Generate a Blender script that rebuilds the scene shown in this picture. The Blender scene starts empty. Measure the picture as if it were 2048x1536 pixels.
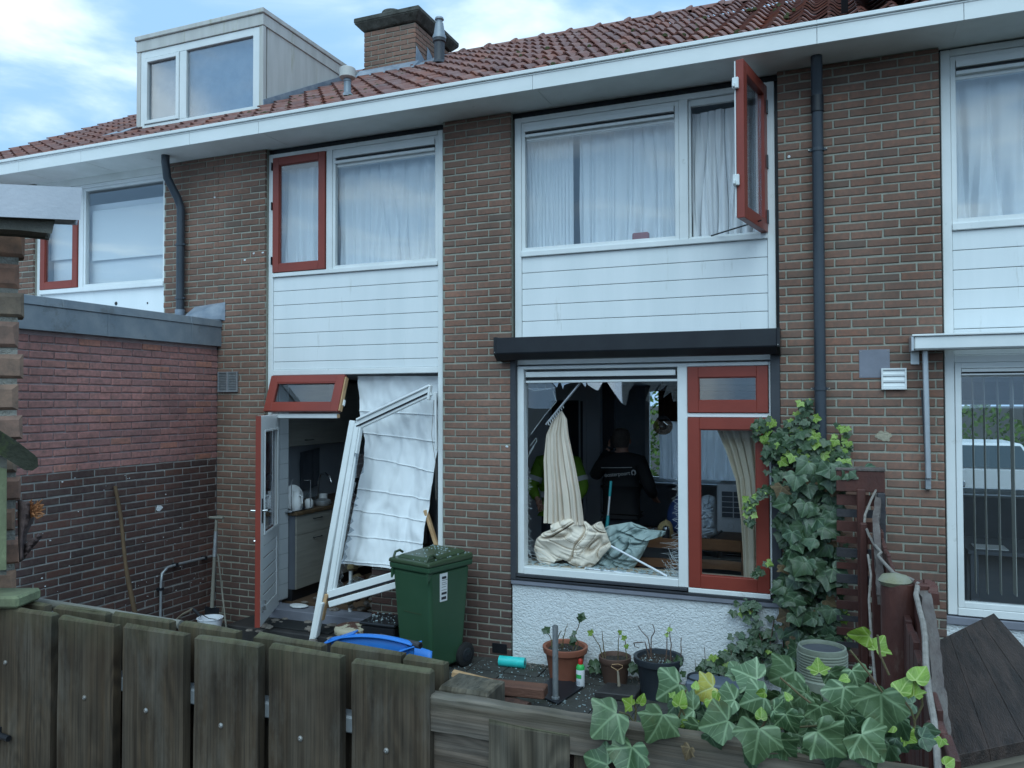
import bpy, bmesh, math, random
from mathutils import Vector, Matrix, noise, Euler
R = random.Random(7)
SC = bpy.context.scene
COL = SC.collection
# ---------------------------------------------------------------- camera
F, YAW, PIT, ROL = 1583.9, -0.38626, 0.022787, -0.00201
CAM = Vector((0, -6.39, 2.33))
_f = Vector((math.sin(YAW)*math.cos(PIT), math.cos(YAW)*math.cos(PIT), math.sin(PIT)))
_r = Vector((math.cos(YAW), -math.sin(YAW), 0))
_u = _r.cross(_f)
RT = _r*math.cos(ROL) + _u*math.sin(ROL)
UP = _u*math.cos(ROL) - _r*math.sin(ROL)
cd = bpy.data.cameras.new('camera'); cam = bpy.data.objects.new('camera', cd); COL.objects.link(cam)
cd.sensor_width = 36; cd.sensor_fit = 'HORIZONTAL'; cd.lens = F/2048*36
cd.clip_start = 0.05; cd.clip_end = 2000
cam.matrix_world = Matrix.Translation(CAM) @ Matrix((RT, UP, -_f)).transposed().to_4x4()
SC.camera = cam
# ---------------------------------------------------------------- light
SUN_EL, SUN_AZ = math.radians(48), math.radians(166)   # azimuth clockwise from +Y (north)
w = bpy.data.worlds.new('World'); SC.world = w; w.use_nodes = True
nt = w.node_tree; nt.nodes.clear()
def wn(t, **k):
    n = nt.nodes.new(t)
    for a, b in k.items(): setattr(n, a, b)
    return n
wl = nt.links.new
sky = wn('ShaderNodeTexSky', sky_type='NISHITA', sun_disc=False, sun_elevation=SUN_EL, sun_rotation=SUN_AZ)
tc = wn('ShaderNodeTexCoord')
sep = wn('ShaderNodeSeparateXYZ'); wl(tc.outputs['Generated'], sep.inputs[0])
zc = wn('ShaderNodeMath', operation='MAXIMUM'); wl(sep.outputs['Z'], zc.inputs[0]); zc.inputs[1].default_value = 0.12
cmb = wn('ShaderNodeCombineXYZ')
for ax in 'XY':
    d = wn('ShaderNodeMath', operation='DIVIDE'); wl(sep.outputs[ax], d.inputs[0]); wl(zc.outputs[0], d.inputs[1]); wl(d.outputs[0], cmb.inputs[ax])
nz = wn('ShaderNodeTexNoise'); nz.inputs['Scale'].default_value = 1.25; nz.inputs['Detail'].default_value = 7; nz.inputs['Roughness'].default_value = .52; nz.inputs['Distortion'].default_value = .35
wl(cmb.outputs[0], nz.inputs['Vector'])
rp = wn('ShaderNodeValToRGB'); rp.color_ramp.elements[0].position = .44; rp.color_ramp.elements[1].position = .72
rp.color_ramp.interpolation = 'EASE'
wl(nz.outputs['Fac'], rp.inputs[0])
base = wn('ShaderNodeMix', data_type='RGBA'); base.inputs[0].default_value = .93
wl(sky.outputs[0], base.inputs[6]); base.inputs[7].default_value = (2.9, 5.1, 7.7, 1)      # thin high overcast
cl = wn('ShaderNodeMix', data_type='RGBA')
wl(rp.outputs[0], cl.inputs[0]); wl(base.outputs[2], cl.inputs[6]); cl.inputs[7].default_value = (8.0, 9.4, 10.0, 1)
bg = wn('ShaderNodeBackground'); bg.inputs['Strength'].default_value = 0.1
wl(cl.outputs[2], bg.inputs['Color'])
wo = wn('ShaderNodeOutputWorld'); wl(bg.outputs[0], wo.inputs['Surface'])
sd = bpy.data.lights.new('sun', 'SUN'); sd.energy = 1.3; sd.angle = math.radians(55); sd.color = (.74, .95, 1.0)
sun = bpy.data.objects.new('sun', sd); COL.objects.link(sun)
_sd = Vector((math.sin(SUN_AZ)*math.cos(SUN_EL), math.cos(SUN_AZ)*math.cos(SUN_EL), math.sin(SUN_EL)))
sun.rotation_euler = _sd.to_track_quat('Z', 'Y').to_euler()
SC.view_settings.view_transform = 'Standard'; SC.view_settings.look = 'None'
SC.view_settings.exposure = 0.5; SC.view_settings.gamma = 1
SC.cycles.max_bounces = 8; SC.cycles.transparent_max_bounces = 16; SC.cycles.caustics_reflective = False; SC.cycles.caustics_refractive = False
# ---------------------------------------------------------------- measuring helpers
def ray(px, py): return RT*(px-1024) + UP*(768-py) + _f*F
def at(px, py, Y=0.0):
    d = ray(px, py); return CAM + d*((Y-CAM.y)/d.y)
def atx(px, py, X):
    d = ray(px, py); return CAM + d*((X-CAM.x)/d.x)
def atz(px, py, Z):
    d = ray(px, py); return CAM + d*((Z-CAM.z)/d.z)
def dist(p): return (Vector(p)-CAM).dot(_f)
# ---------------------------------------------------------------- materials
M = {}
def _mat(name):
    m = bpy.data.materials.new(name); m.use_nodes = True
    m.node_tree.nodes.clear(); return m
class NT:
    def __init__(s, m): s.t = m.node_tree
    def n(s, t, ins=None, **k):
        x = s.t.nodes.new(t)
        for a, b in k.items(): setattr(x, a, b)
        for a, b in (ins or {}).items():
            if hasattr(b, 'is_linked') or isinstance(b, bpy.types.NodeSocket): s.t.links.new(b, x.inputs[a])
            else: x.inputs[a].default_value = b
        return x
    def math(s, op, a, b=None, c=None, clamp=False):
        x = s.t.nodes.new('ShaderNodeMath'); x.operation = op; x.use_clamp = clamp
        for i, v in enumerate((a, b, c)):
            if v is None: continue
            if isinstance(v, bpy.types.NodeSocket): s.t.links.new(v, x.inputs[i])
            else: x.inputs[i].default_value = v
        return x.outputs[0]
    def mix(s, f, a, b, blend='MIX'):
        x = s.t.nodes.new('ShaderNodeMix'); x.data_type = 'RGBA'; x.blend_type = blend
        for i, v in ((0, f), (6, a), (7, b)):
            if isinstance(v, bpy.types.NodeSocket): s.t.links.new(v, x.inputs[i])
            elif i == 0: x.inputs[0].default_value = v
            else: x.inputs[i].default_value = (*v, 1) if len(v) == 3 else v
        return x.outputs[2]
    def ramp(s, f, stops, interp='LINEAR'):
        x = s.t.nodes.new('ShaderNodeValToRGB'); cr = x.color_ramp; cr.interpolation = interp
        while len(cr.elements) < len(stops): cr.elements.new(.5)
        for e, (p, c) in zip(cr.elements, stops):
            e.position = p; e.color = (*c, 1) if len(c) == 3 else c
        s.t.links.new(f, x.inputs[0]); return x.outputs[0]
    def noise(s, vec, scale, detail=3, rough=.5, dist=0):
        x = s.n('ShaderNodeTexNoise', {'Scale': scale, 'Detail': detail, 'Roughness': rough, 'Distortion': dist})
        if vec is not None: s.t.links.new(vec, x.inputs['Vector'])
        return x.outputs['Fac']
    def scale(s, vec, sc, loc=(0, 0, 0)):
        x = s.n('ShaderNodeMapping', {'Scale': sc, 'Location': loc}); s.t.links.new(vec, x.inputs['Vector']); return x.outputs[0]
    def pos(s): return s.n('ShaderNodeNewGeometry').outputs['Position']
    def obj(s): return s.n('ShaderNodeTexCoord').outputs['Object']
    def rnd(s): return s.n('ShaderNodeObjectInfo').outputs['Random']
    def attr(s, a): return s.n('ShaderNodeAttribute', attribute_name=a)
    def bump(s, h, strength=.3, dist=.01):
        return s.n('ShaderNodeBump', {'Height': h, 'Strength': strength, 'Distance': dist}).outputs[0]
    def out(s, col, rough=.6, metal=0, normal=None, spec=.5, **k):
        b = s.n('ShaderNodeBsdfPrincipled', {'Roughness': rough, 'Metallic': metal, 'Specular IOR Level': spec})
        if isinstance(col, bpy.types.NodeSocket): s.t.links.new(col, b.inputs['Base Color'])
        else: b.inputs['Base Color'].default_value = (*col, 1)
        if normal is not None: s.t.links.new(normal, b.inputs['Normal'])
        for a, v in k.items():
            a = a.replace('_', ' ')
            if isinstance(v, bpy.types.NodeSocket): s.t.links.new(v, b.inputs[a])
            else: b.inputs[a].default_value = v
        o = s.n('ShaderNodeOutputMaterial'); s.t.links.new(b.outputs[0], o.inputs[0]); return b
def mk(name, c1, c2=None, sc=6, rough=.6, bump=0, bsc=60, metal=0, spec=.35, st=(1, 1, 1), wear=None, wsc=3, wamt=.5, objv=0, lo=.35, hi=.65, **k):
    m = _mat(name); t = NT(m); p = t.scale(t.pos(), st)
    col = c1
    if c2 is not None: col = t.mix(t.ramp(t.noise(p, sc, 5, .6), [(lo, (0,)*3), (hi, (1,)*3)]), c1, c2)
    if wear is not None:
        f = t.ramp(t.noise(t.scale(p, (1, 1, 1), (5, 3, 1)), wsc, 7, .7), [(wamt, (0,)*3), (min(1, wamt+.13), (1,)*3)])
        col = t.mix(f, col if isinstance(col, bpy.types.NodeSocket) else c1, wear)
    if objv:
        h = t.n('ShaderNodeHueSaturation', {'Value': t.math('MULTIPLY_ADD', t.rnd(), objv, 1-objv/2)})
        if isinstance(col, bpy.types.NodeSocket): t.t.links.new(col, h.inputs['Color'])
        else: h.inputs['Color'].default_value = (*col, 1)
        col = h.outputs[0]
    nrm = t.bump(t.noise(p, bsc, 4, .6), bump) if bump else None
    t.out(col, rough, metal, nrm, spec, **k); M[name] = m; return m
def mk_brick(name, stops, damp=True, top=None, rough=.85):
    m = _mat(name); t = NT(m); P = t.pos()
    r = t.math('FRACT', t.math('ADD', t.attr('rnd').outputs['Fac'], t.math('MULTIPLY', t.rnd(), 7.31)))
    col = t.ramp(r, stops, 'LINEAR')
    n1 = t.noise(P, 28, 5, .65); n2 = t.noise(P, 1.3, 3, .5); n3 = t.noise(P, 160, 3, .6)
    col = t.mix(t.ramp(n1, [(.35, (0,)*3), (.75, (.75,)*3)]), col, (.13, .105, .09))
    col = t.mix(1.0, col, t.ramp(n2, [(.3, (.66,)*3), (.7, (1.12,)*3)]), 'MULTIPLY')
    # lime and salt bloom
    col = t.mix(t.ramp(t.noise(t.scale(P, (1, 1, 1), (9, 2, 4)), 5, 8, .75), [(.64, (0,)*3), (.80, (.45,)*3)]), col, (.36, .34, .30))
    if damp:
        z = t.n('ShaderNodeSeparateXYZ', {0: P}).outputs['Z']
        f = t.math('ADD', z, t.math('MULTIPLY', t.noise(P, 2.2, 4), -.9))
        f = t.ramp(f, [(.05, (1,)*3), (1.0, (0,)*3)])
        col = t.mix(t.math('MULTIPLY', f, .70), col, (.055, .04, .042))
    h = t.math('ADD', t.math('MULTIPLY', n1, .6), t.math('MULTIPLY', n3, .5))
    t.out(col, rough, 0, t.bump(h, .55, .003), .22); M[name] = m
mk_brick('brick', [(0, (.255, .144, .108)), (.25, (.285, .154, .112)), (.45, (.235, .138, .105)), (.65, (.275, .147, .108)), (.82, (.225, .138, .105)), (.92, (.305, .15, .104)), (.97, (.175, .122, .10)), (1, (.265, .142, .102))])
mk_brick('brick_purple', [(0, (.44, .21, .19)), (.3, (.50, .23, .205)), (.6, (.38, .19, .18)), (.85, (.46, .215, .19)), (.95, (.56, .24, .17)), (1, (.38, .19, .18))], damp=False)
mk_brick('brick_dark', [(0, (.085, .048, .045)), (.3, (.125, .060, .052)), (.6, (.070, .044, .045)), (.85, (.105, .053, .048)), (1, (.15, .065, .05))], damp=False)
mk_brick('brick_pier', [(0, (.48, .25, .17)), (.25, (.36, .22, .17)), (.5, (.52, .28, .18)), (.75, (.33, .26, .19)), (1, (.44, .22, .16))], damp=False)
mk('mortar', (.345, .345, .29), (.27, .275, .235), 9, .95, .5, 120, wear=(.15, .14, .12), wsc=1.6, wamt=.58)
mk('mortar_purple', (.306, .216, .216), (.378, .306, .306), 9, .95, .5, 120)
mk('mortar_light', (.42, .42, .40), (.30, .30, .28), 8, .95, .5, 120, wear=(.55, .55, .53), wsc=7, wamt=.64)
mk('white_paint', (.79, .81, .81), (.70, .73, .73), 2.5, .35, .08, 90, wear=(.46, .47, .44), wsc=7, wamt=.65)
mk('filler', (.40, .36, .27), (.30, .27, .21), 20, .95, .7, 60)
mk('white_panel', (.78, .81, .82), (.72, .76, .77), 1.4, .38, .04, 60, wear=(.56, .58, .56), wsc=4.5, wamt=.62, st=(3, 1, .35))
mk('fascia_paint', (.80, .82, .82), (.70, .73, .72), 1.8, .4, .05, 60, wear=(.42, .43, .36), wsc=4, wamt=.69, st=(.5, 1, 1))
mk('soffit_paint', (.80, .82, .80), (.70, .72, .69), 2.6, .6, .08, 60, wear=(.42, .42, .37), wsc=3, wamt=.66)
mk('dormer_board', (.561, .552, .527), (.476, .468, .442), 3, .5, .06, 60, wear=(.374, .357, .238), wsc=2.2, wamt=.58, st=(3, 3, .4))
mk('red_paint', (.265, .052, .036), (.225, .045, .032), 3, .34, .08, 70, wear=(.36, .12, .09), wsc=7, wamt=.67)
mk('black_metal', (.013, .014, .019), (.020, .023, .028), 4, .42, .04, 80)
mk('dark_grey_frame', (.041, .045, .055), (.055, .058, .066), 5, .5, .05, 80)
mk('pipe_pvc', (.037, .048, .062), (.050, .060, .075), 2.5, .33, .02, 60, wear=(.080, .090, .095), wsc=4, wamt=.66)
mk('zinc', (.195, .232, .270), (.270, .300, .330), 5, .45, .08, 50, wear=(.150, .158, .165), wsc=3, wamt=.6, metal=.25)
mk('lead', (.192, .232, .288), (.304, .336, .384), 7, .5, .2, 40, metal=.2)
mk('aluminium', (.558, .585, .612), (.468, .495, .522), 9, .35, .02, 80, metal=.6)
mk('galvanised', (.294, .322, .350), (.385, .406, .420), 26, .42, .05, 80, metal=.55, wear=(.210, .210, .196), wsc=12, wamt=.62)
mk('chrome', (.75, .76, .78), None, rough=.18, metal=1.0)
mk('moss', (.035, .042, .015), (.070, .070, .028), 30, .95, .9, 90)
mk('concrete_cap', (.055, .055, .047), (.110, .110, .099), 8, .95, .7, 50, wear=(.028, .030, .022), wsc=6, wamt=.52)
mk('plaster_white', (.74, .77, .79), (.68, .71, .73), 2.0, .75, 0, 60, wear=(.42, .43, .40), wsc=2.5, wamt=.68)
mk('sill_stone', (.225, .232, .277), (.180, .188, .225), 4, .55, .1, 60)
def sheer_mat(name, ca, cb, tl):
    m = _mat(name); t = NT(m); P = t.pos(); col = t.mix(t.noise(P, 3, 4), ca, cb)
    w = t.noise(t.scale(P, (1, 1, 1)), 260, 2)
    a = t.n('ShaderNodeBsdfDiffuse'); b = t.n('ShaderNodeBsdfTranslucent'); t.t.links.new(col, a.inputs[0]); t.t.links.new(col, b.inputs[0])
    nb = t.bump(w, .15, .002); t.t.links.new(nb, a.inputs['Normal'])
    mx = t.n('ShaderNodeMixShader', {0: tl}); t.t.links.new(a.outputs[0], mx.inputs[1]); t.t.links.new(b.outputs[0], mx.inputs[2])
    o = t.n('ShaderNodeOutputMaterial'); t.t.links.new(mx.outputs[0], o.inputs[0]); M[name] = m
sheer_mat('sheer', (.88, .90, .92), (.82, .85, .88), .15)
sheer_mat('sheer_back', (.84, .87, .90), (.74, .78, .82), .62)
mk('curtain_beige', (.60, .52, .40), (.54, .47, .37), 4, .9, .15, 260)
mk('curtain_pink_beige', (.66, .57, .48), (.60, .53, .44), 4, .9, .15, 260)
mk('cloth_sage', (.30, .38, .37), (.24, .31, .31), 4, .9, .2, 300)
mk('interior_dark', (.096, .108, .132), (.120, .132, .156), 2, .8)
mk('interior_wall', (.55, .59, .64), (.48, .52, .57), 2, .85)
mk('interior_floor', (.156, .102, .066), (.120, .078, .054), 3, .5)
mk('white_tile', (.561, .595, .612), (.510, .544, .570), 3, .25, .02)
mk('grout', (.35, .37, .38), None, rough=.9)
mk('wood_chair', (.144, .068, .032), (.104, .048, .024), 9, .45, .1, 60, st=(1, 1, 6))
mk('wood_light', (.42, .36, .27), (.34, .29, .22), 4, .6, .1, 60, st=(1, 1, 8))
mk('cabinet_front', (.288, .280, .248), (.240, .232, .208), 8, .5, .08, 60, st=(1, .3, 4))
mk('worktop', (.140, .091, .049), (.084, .056, .035), 14, .4, .05)
mk('plastic_green', (.028, .076, .040), (.038, .092, .050), 2.2, .38, .12, 140, wear=(.080, .120, .088), wsc=6, wamt=.67)
mk('plastic_lid', (.036, .060, .032), (.048, .076, .040), 3, .34, .14, 140, wear=(.088, .112, .072), wsc=6, wamt=.66)
mk('rubber', (.018, .019, .02), None, rough=.75, bump=.1)
mk('plastic_blue', (.03, .19, .62), (.035, .22, .68), 4, .35, .03)
mk('plastic_black', (.014, .015, .018), None, rough=.3, bump=.03)
mk('plastic_white', (.72, .75, .80), None, rough=.35)
mk('bottle_green', (.04, .42, .10), None, rough=.35)
mk('cap_red', (.45, .03, .02), None, rough=.35)
mk('planter_blue', (.088, .110, .154), (.121, .149, .187), 4, .5, .1, 60)
mk('mortar_rough', (.36, .34, .30), (.24, .23, .20), 16, .98, 1.0, 90, wear=(.50, .50, .44), wsc=9, wamt=.60)
mk('roof_timber', (.210, .203, .175), (.140, .133, .112), 8, .9, .6, 60)
mk('cap_lichen', (.238, .245, .210), (.210, .203, .126), 9, .85, .5, 60)
mk('bag', (.55, .60, .66), (.42, .47, .53), 9, .4, .2, 60)
mk('navy_sack', (.02, .04, .12), None, rough=.4, bump=.2)
mk('plastic_turquoise', (.04, .62, .60), (.03, .52, .50), 20, .35, .1, 60)
mk('terracotta', (.288, .104, .064), (.240, .088, .056), 5, .65, .15, 50, wear=(.336, .216, .176), wsc=4, wamt=.66)
mk('pot_brown', (.105, .060, .045), (.083, .049, .038), 5, .6, .1, 50)
mk('pot_dark', (.024, .031, .039), (.033, .039, .048), 5, .42, .1, 50)
mk('soil', (.025, .020, .017), (.049, .042, .035), 40, .95, 1.0, 60)
mk('twig', (.084, .052, .042), (.140, .091, .070), 30, .8, .4, 90)
mk('twig_green', (.085, .085, .035), (.13, .085, .05), 30, .7, .3, 90)
mk('glazed_clay', (.12, .135, .10), (.19, .21, .165), 9, .38, .15, 40, wear=(.34, .38, .38), wsc=9, wamt=.63)
mk('paving', (.043, .043, .040), (.065, .065, .060), 6, .85, .5, 60, wear=(.025, .030, .018), wsc=2.5, wamt=.55)
mk('dirt', (.025, .024, .020), (.045, .043, .035), 8, .95, .8, 30)
mk('grass', (.045, .075, .02), (.07, .10, .03), 20, .95, .5, 60)
mk('asphalt', (.05, .05, .052), (.065, .065, .065), 20, .9, .3, 100)
mk('tool_wood', (.225, .217, .188), (.165, .158, .135), 8, .8, .3, 60, st=(1, 1, .3))
mk('stick_wood', (.091, .059, .035), (.140, .091, .052), 14, .85, .5, 60, st=(1, 1, .3))
mk('raw_wood', (.55, .36, .20), (.40, .24, .12), 12, .8, .3, 80)
mk('log_char', (.042, .025, .021), (.112, .056, .042), 10, .85, .8, 40)
mk('beam_red', (.16, .075, .05), (.10, .05, .04), 8, .8, .6, 60, st=(.3, 1, 1), wear=(.26, .19, .14), wsc=8, wamt=.64)
mk('slate', (.027, .026, .027), (.042, .039, .039), 6, .55, .3, 50)
mk('fence_redbrown', (.094, .034, .026), (.064, .026, .022), 8, .55, .35, 60, st=(1, 1, .4), wear=(.165, .112, .090), wsc=5, wamt=.66)
mk('fence_grey', (.038, .038, .045), (.056, .052, .056), 8, .6, .3, 60)
mk('rail_weathered', (.163, .143, .130), (.098, .078, .072), 14, .9, .9, 50, st=(1, .25, 1), wear=(.065, .026, .019), wsc=7, wamt=.60)
mk('cable', (.30, .27, .24), (.20, .18, .16), 30, .8, .4, 80)
mk('jacket_black', (.010, .011, .014), None, rough=.8, bump=.2, bsc=200)

mk('hivis', (.13, .26, .02), None, rough=.7)
mk('cloth_cream', (.74, .66, .56), (.67, .59, .49), 4, .9, .12, 260)
mk('stool_paint', (.09, .045, .035), (.42, .38, .28), 9, .6, .3, 60, lo=.50, hi=.53)
mk('reflective', (.42, .44, .46), None, rough=.5)
mk('skin', (.42, .24, .18), (.38, .20, .15), 20, .55)
mk('trousers', (.03, .035, .05), None, rough=.85)
mk('hair_short', (.06, .05, .045), (.10, .08, .07), 40, .8, .5, 200)
mk('paper_white', (.75, .77, .78), None, rough=.6)
mk('ink', (.03, .03, .04), None, rough=.6)
mk('teal_paint', (.02, .22, .25), None, rough=.4)
mk('screw', (.42, .42, .41), (.28, .24, .20), 60, rough=.45, metal=.8)
mk('roof_felt', (.60, .61, .66), (.52, .54, .59), 6, .7, .12, 80)
mk('pale_green_wood', (.20, .23, .13), (.12, .13, .08), 12, .85, .6, 60, st=(1, 1, .4), wear=(.30, .30, .24), wsc=8, wamt=.62)
mk('bird_wood', (.036, .039, .027), (.021, .024, .015), 7, .9, .6, 60, wear=(.060, .084, .024), wsc=6, wamt=.6)
mk('husk', (.049, .035, .038), (.098, .063, .056), 12, .85, .9, 40)
mk('husk_orange', (.50, .20, .08), (.28, .13, .06), 20, .8, .6, 60)
mk('car_white', (.75, .77, .78), None, rough=.25)
mk('car_glass', (.05, .07, .08), None, rough=.08)
mk('blind_slat', (.42, .42, .38), None, rough=.7)
mk('tree_green', (.045, .10, .02), (.10, .17, .03), 3, .8, .5, 8)
mk('table_dark', (.022, .016, .014), (.060, .040, .033), 5, .5, .5, 40, st=(9, .8, 4), wear=(.075, .055, .045), wsc=9, wamt=.64)
mk('beige_board', (.252, .217, .168), None, rough=.7)
mk('insulation', (.270, .216, .108), (.150, .108, .060), 12, .95, .9, 30)
mk('rubble', (.132, .108, .096), (.228, .204, .180), 10, .95, .8, 30)
def tile_mat():
    m = _mat('roof_tile'); t = NT(m); P = t.pos()
    r = t.math('FRACT', t.math('ADD', t.attr('rnd').outputs['Fac'], t.math('MULTIPLY', t.rnd(), 5.7)))
    col = t.ramp(r, [(0, (.225, .095, .072)), (.35, (.18, .08, .068)), (.65, (.255, .10, .068)), (.9, (.20, .098, .082)), (1, (.15, .075, .068))])
    col = t.mix(t.ramp(t.noise(P, 5, 6, .65), [(.42, (0,)*3), (.72, (.55,)*3)]), col, (.30, .23, .22))
    n = t.noise(P, 13, 6, .7)
    col = t.mix(t.ramp(n, [(.62, (0,)*3), (.72, (.9,)*3)]), col, (.055, .045, .03))
    t.out(col, .66, 0, t.bump(t.noise(P, 70, 4), .35, .004), .35); M['roof_tile'] = m
tile_mat()
def glass_mat(name, tint, refl, rough=0.0):
    m = _mat(name); t = NT(m)
    tr = t.n('ShaderNodeBsdfTransparent'); tr.inputs[0].default_value = (*tint, 1)
    gl = t.n('ShaderNodeBsdfGlossy', {'Roughness': rough}); gl.inputs[0].default_value = (.95, .97, 1, 1)
    nrm = t.bump(t.noise(t.pos(), 1.3, 2), .015, .1); t.t.links.new(nrm, gl.inputs['Normal'])
    bf = t.n('ShaderNodeNewGeometry').outputs['Backfacing']
    fr = t.n('ShaderNodeFresnel', {'IOR': t.math('MULTIPLY_ADD', bf, 1/1.5-1.5, 1.5)}).outputs[0]
    f = t.math('MULTIPLY_ADD', fr, 1.0, refl, clamp=True)
    mx = t.n('ShaderNodeMixShader'); t.t.links.new(f, mx.inputs[0]); t.t.links.new(tr.outputs[0], mx.inputs[1]); t.t.links.new(gl.outputs[0], mx.inputs[2])
    o = t.n('ShaderNodeOutputMaterial'); t.t.links.new(mx.outputs[0], o.inputs[0]); M[name] = m
glass_mat('glass', (.97, .985, .99), .035)
glass_mat('glass_coated', (.86, .90, .93), .17, .02)
glass_mat('glass_clear', (.97, .98, .98), .0)
def plaster_bump():
    m = M['plaster_white']; t = NT(m); b = [n for n in m.node_tree.nodes if n.type == 'BSDF_PRINCIPLED'][0]
    P = t.pos()
    v = t.noise(t.scale(P, (1, 1, 1.25)), 52, 3, .5, .7)
    h = t.ramp(v, [(.36, (0,)*3), (.52, (.8,)*3), (.62, (1,)*3)])
    m.node_tree.links.new(t.bump(h, .7, .007), b.inputs['Normal'])
plaster_bump()
def wood_mat(name, ca, cb, cc, freq=34, axis='z', green=0):
    """weathered board: long grain along the board, growth rings bent round knots, moss towards the end grain"""
    m = _mat(name); t = NT(m); O = t.obj(); r = t.rnd()
    sx, sy, sz = (t.n('ShaderNodeSeparateXYZ', {0: O}).outputs[i] for i in 'XYZ')
    if axis == 'x': sx, sz = sz, sx
    off = t.math('MULTIPLY', r, 37.0)
    v = t.n('ShaderNodeCombineXYZ', {0: t.math('ADD', sx, off), 1: sy, 2: t.math('ADD', sz, t.math('MULTIPLY', r, 91.0))}).outputs[0]
    slow = t.noise(t.scale(v, (5, 5, 1.2)), 1.0, 3, .5, .3)
    vor = t.n('ShaderNodeTexVoronoi', {'Scale': 1.0}); t.t.links.new(t.scale(v, (9, .1, 3.2)), vor.inputs['Vector'])
    kd = vor.outputs['Distance']
    knot = t.math('POWER', t.math('SUBTRACT', 1.0, t.math('MULTIPLY', kd, 1.8), clamp=True), 2.0)
    ph = t.math('ADD', t.math('MULTIPLY', t.math('ADD', sx, off), freq), t.math('ADD', t.math('MULTIPLY', slow, 17.0), t.math('MULTIPLY', knot, 9.0)))
    ring = t.math('MULTIPLY_ADD', t.math('SINE', t.math('MULTIPLY', ph, 3.0)), .5, .5)
    fine = t.noise(t.scale(v, (160, 40, 3.0)), 1.0, 5, .65)
    st = t.noise(t.scale(v, (26, 8, .9)), 1.0, 4, .6)
    col = t.mix(ring, ca, cb)
    col = t.mix(t.ramp(st, [(.35, (0,)*3), (.7, (.85,)*3)]), col, cc)
    col = t.mix(1.0, col, t.ramp(fine, [(.3, (.52,)*3), (.7, (1.42,)*3)]), 'MULTIPLY')
    col = t.mix(t.ramp(knot, [(.52, (0,)*3), (.74, (.95,)*3)]), col, (.015, .011, .01))
    big = t.noise(t.scale(t.pos(), (1, 1, 1), (4, 4, 4)), 3.5, 4, .6)
    col = t.mix(1.0, col, t.ramp(big, [(.3, (.6,)*3), (.7, (1.4,)*3)]), 'MULTIPLY')
    if green:
        g = t.attr('moss').outputs['Fac']
        gm = t.math('MULTIPLY', g, t.ramp(t.noise(t.pos(), 22, 5, .7), [(.3, (.25,)*3), (.6, (1,)*3)]))
        gp = t.ramp(t.noise(t.scale(v, (7, 7, 2.2)), 1.0, 6, .7), [(.50, (0,)*3), (.72, (.55,)*3)])
        col = t.mix(gp, col, (.155, .145, .125))
        col = t.mix(t.ramp(t.noise(t.scale(v, (210, 60, 1.6)), 1.0, 2, .5), [(.66, (0,)*3), (.72, (.85,)*3)]), col, (.012, .010, .008))
        col = t.mix(t.math('MULTIPLY', gm, .75), col, (.120, .118, .066))
    h = t.math('ADD', t.math('MULTIPLY', ring, .35), t.math('MULTIPLY', fine, .8))
    t.out(col, .82, 0, t.bump(h, .6, .003), .3); M[name] = m
wood_mat('fence_wood', (.033, .021, .012), (.063, .042, .025), (.083, .067, .050), 30, green=1)
wood_mat('plank_wood', (.061, .045, .033), (.115, .086, .065), (.173, .151, .130), 26, 'x', green=1)
wood_mat('knot_wood', (.034, .026, .017), (.105, .084, .059), (.105, .093, .074), 14, green=1)
def leaf_mat(name, ca, cb, vein, rough=.42):
    m = _mat(name); t = NT(m)
    uv = t.n('ShaderNodeUVMap', uv_map='leaf').outputs[0]
    s = t.n('ShaderNodeSeparateXYZ', {0: uv})
    x = t.math('ABSOLUTE', t.math('MULTIPLY_ADD', s.outputs[0], 2.0, -1.0)); y = t.math('MULTIPLY_ADD', s.outputs[1], 2.0, -1.0)
    def line(dx, dy, ox=0, oy=0):
        a = t.math('SUBTRACT', x, ox); b = t.math('SUBTRACT', y, oy)
        d = t.math('ABSOLUTE', t.math('SUBTRACT', t.math('MULTIPLY', a, dy), t.math('MULTIPLY', b, dx)))
        along = t.math('ADD', t.math('MULTIPLY', a, dx), t.math('MULTIPLY', b, dy))
        return t.math('ADD', d, t.math('MULTIPLY', t.math('LESS_THAN', along, 0.0), 1.0))
    d = line(0, 1)
    for l in ((.91, .41), (.94, -.34)): d = t.math('MINIMUM', d, line(*l))
    d2 = line(.70, .71, 0, .28)
    for l in ((.72, .69, 0, .5), (.25, .97, .27, .12), (.99, .05, .27, .12), (.6, .8, .42, .19)): d2 = t.math('MINIMUM', d2, line(*l))
    v1 = t.ramp(d, [(0, (1,)*3), (.018, (.75,)*3), (.05, (0,)*3)])
    v2 = t.ramp(d2, [(0, (.5,)*3), (.022, (0,)*3)])
    vf = t.math('MAXIMUM', v1, v2)
    r = t.math('FRACT', t.math('ADD', t.attr('rnd').outputs['Fac'], t.math('MULTIPLY', t.rnd(), 3.3)))
    col = t.mix(r, ca, cb)
    col = t.mix(t.ramp(t.noise(t.pos(), 55, 4, .6), [(.35, (0,)*3), (.75, (.6,)*3)]), col, tuple(c*.55 for c in ca))
    col = t.mix(t.ramp(t.noise(t.pos(), 17, 5, .6), [(.62, (0,)*3), (.74, (.55,)*3)]), col, (.10, .10, .035))
    col = t.mix(vf, col, vein)
    h = t.math('ADD', t.math('MULTIPLY', vf, -.5), t.noise(t.pos(), 120, 3))
    b = t.out(col, rough, 0, t.bump(h, .35, .002), .45)
    M[name] = m
leaf_mat('leaf_ivy', (0.042, 0.09, 0.036), (0.078, 0.128, 0.056), (0.17, 0.25, 0.13))
leaf_mat('leaf_ivy_small', (.021, .049, .021), (.045, .087, .032), (.059, .105, .049))
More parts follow.
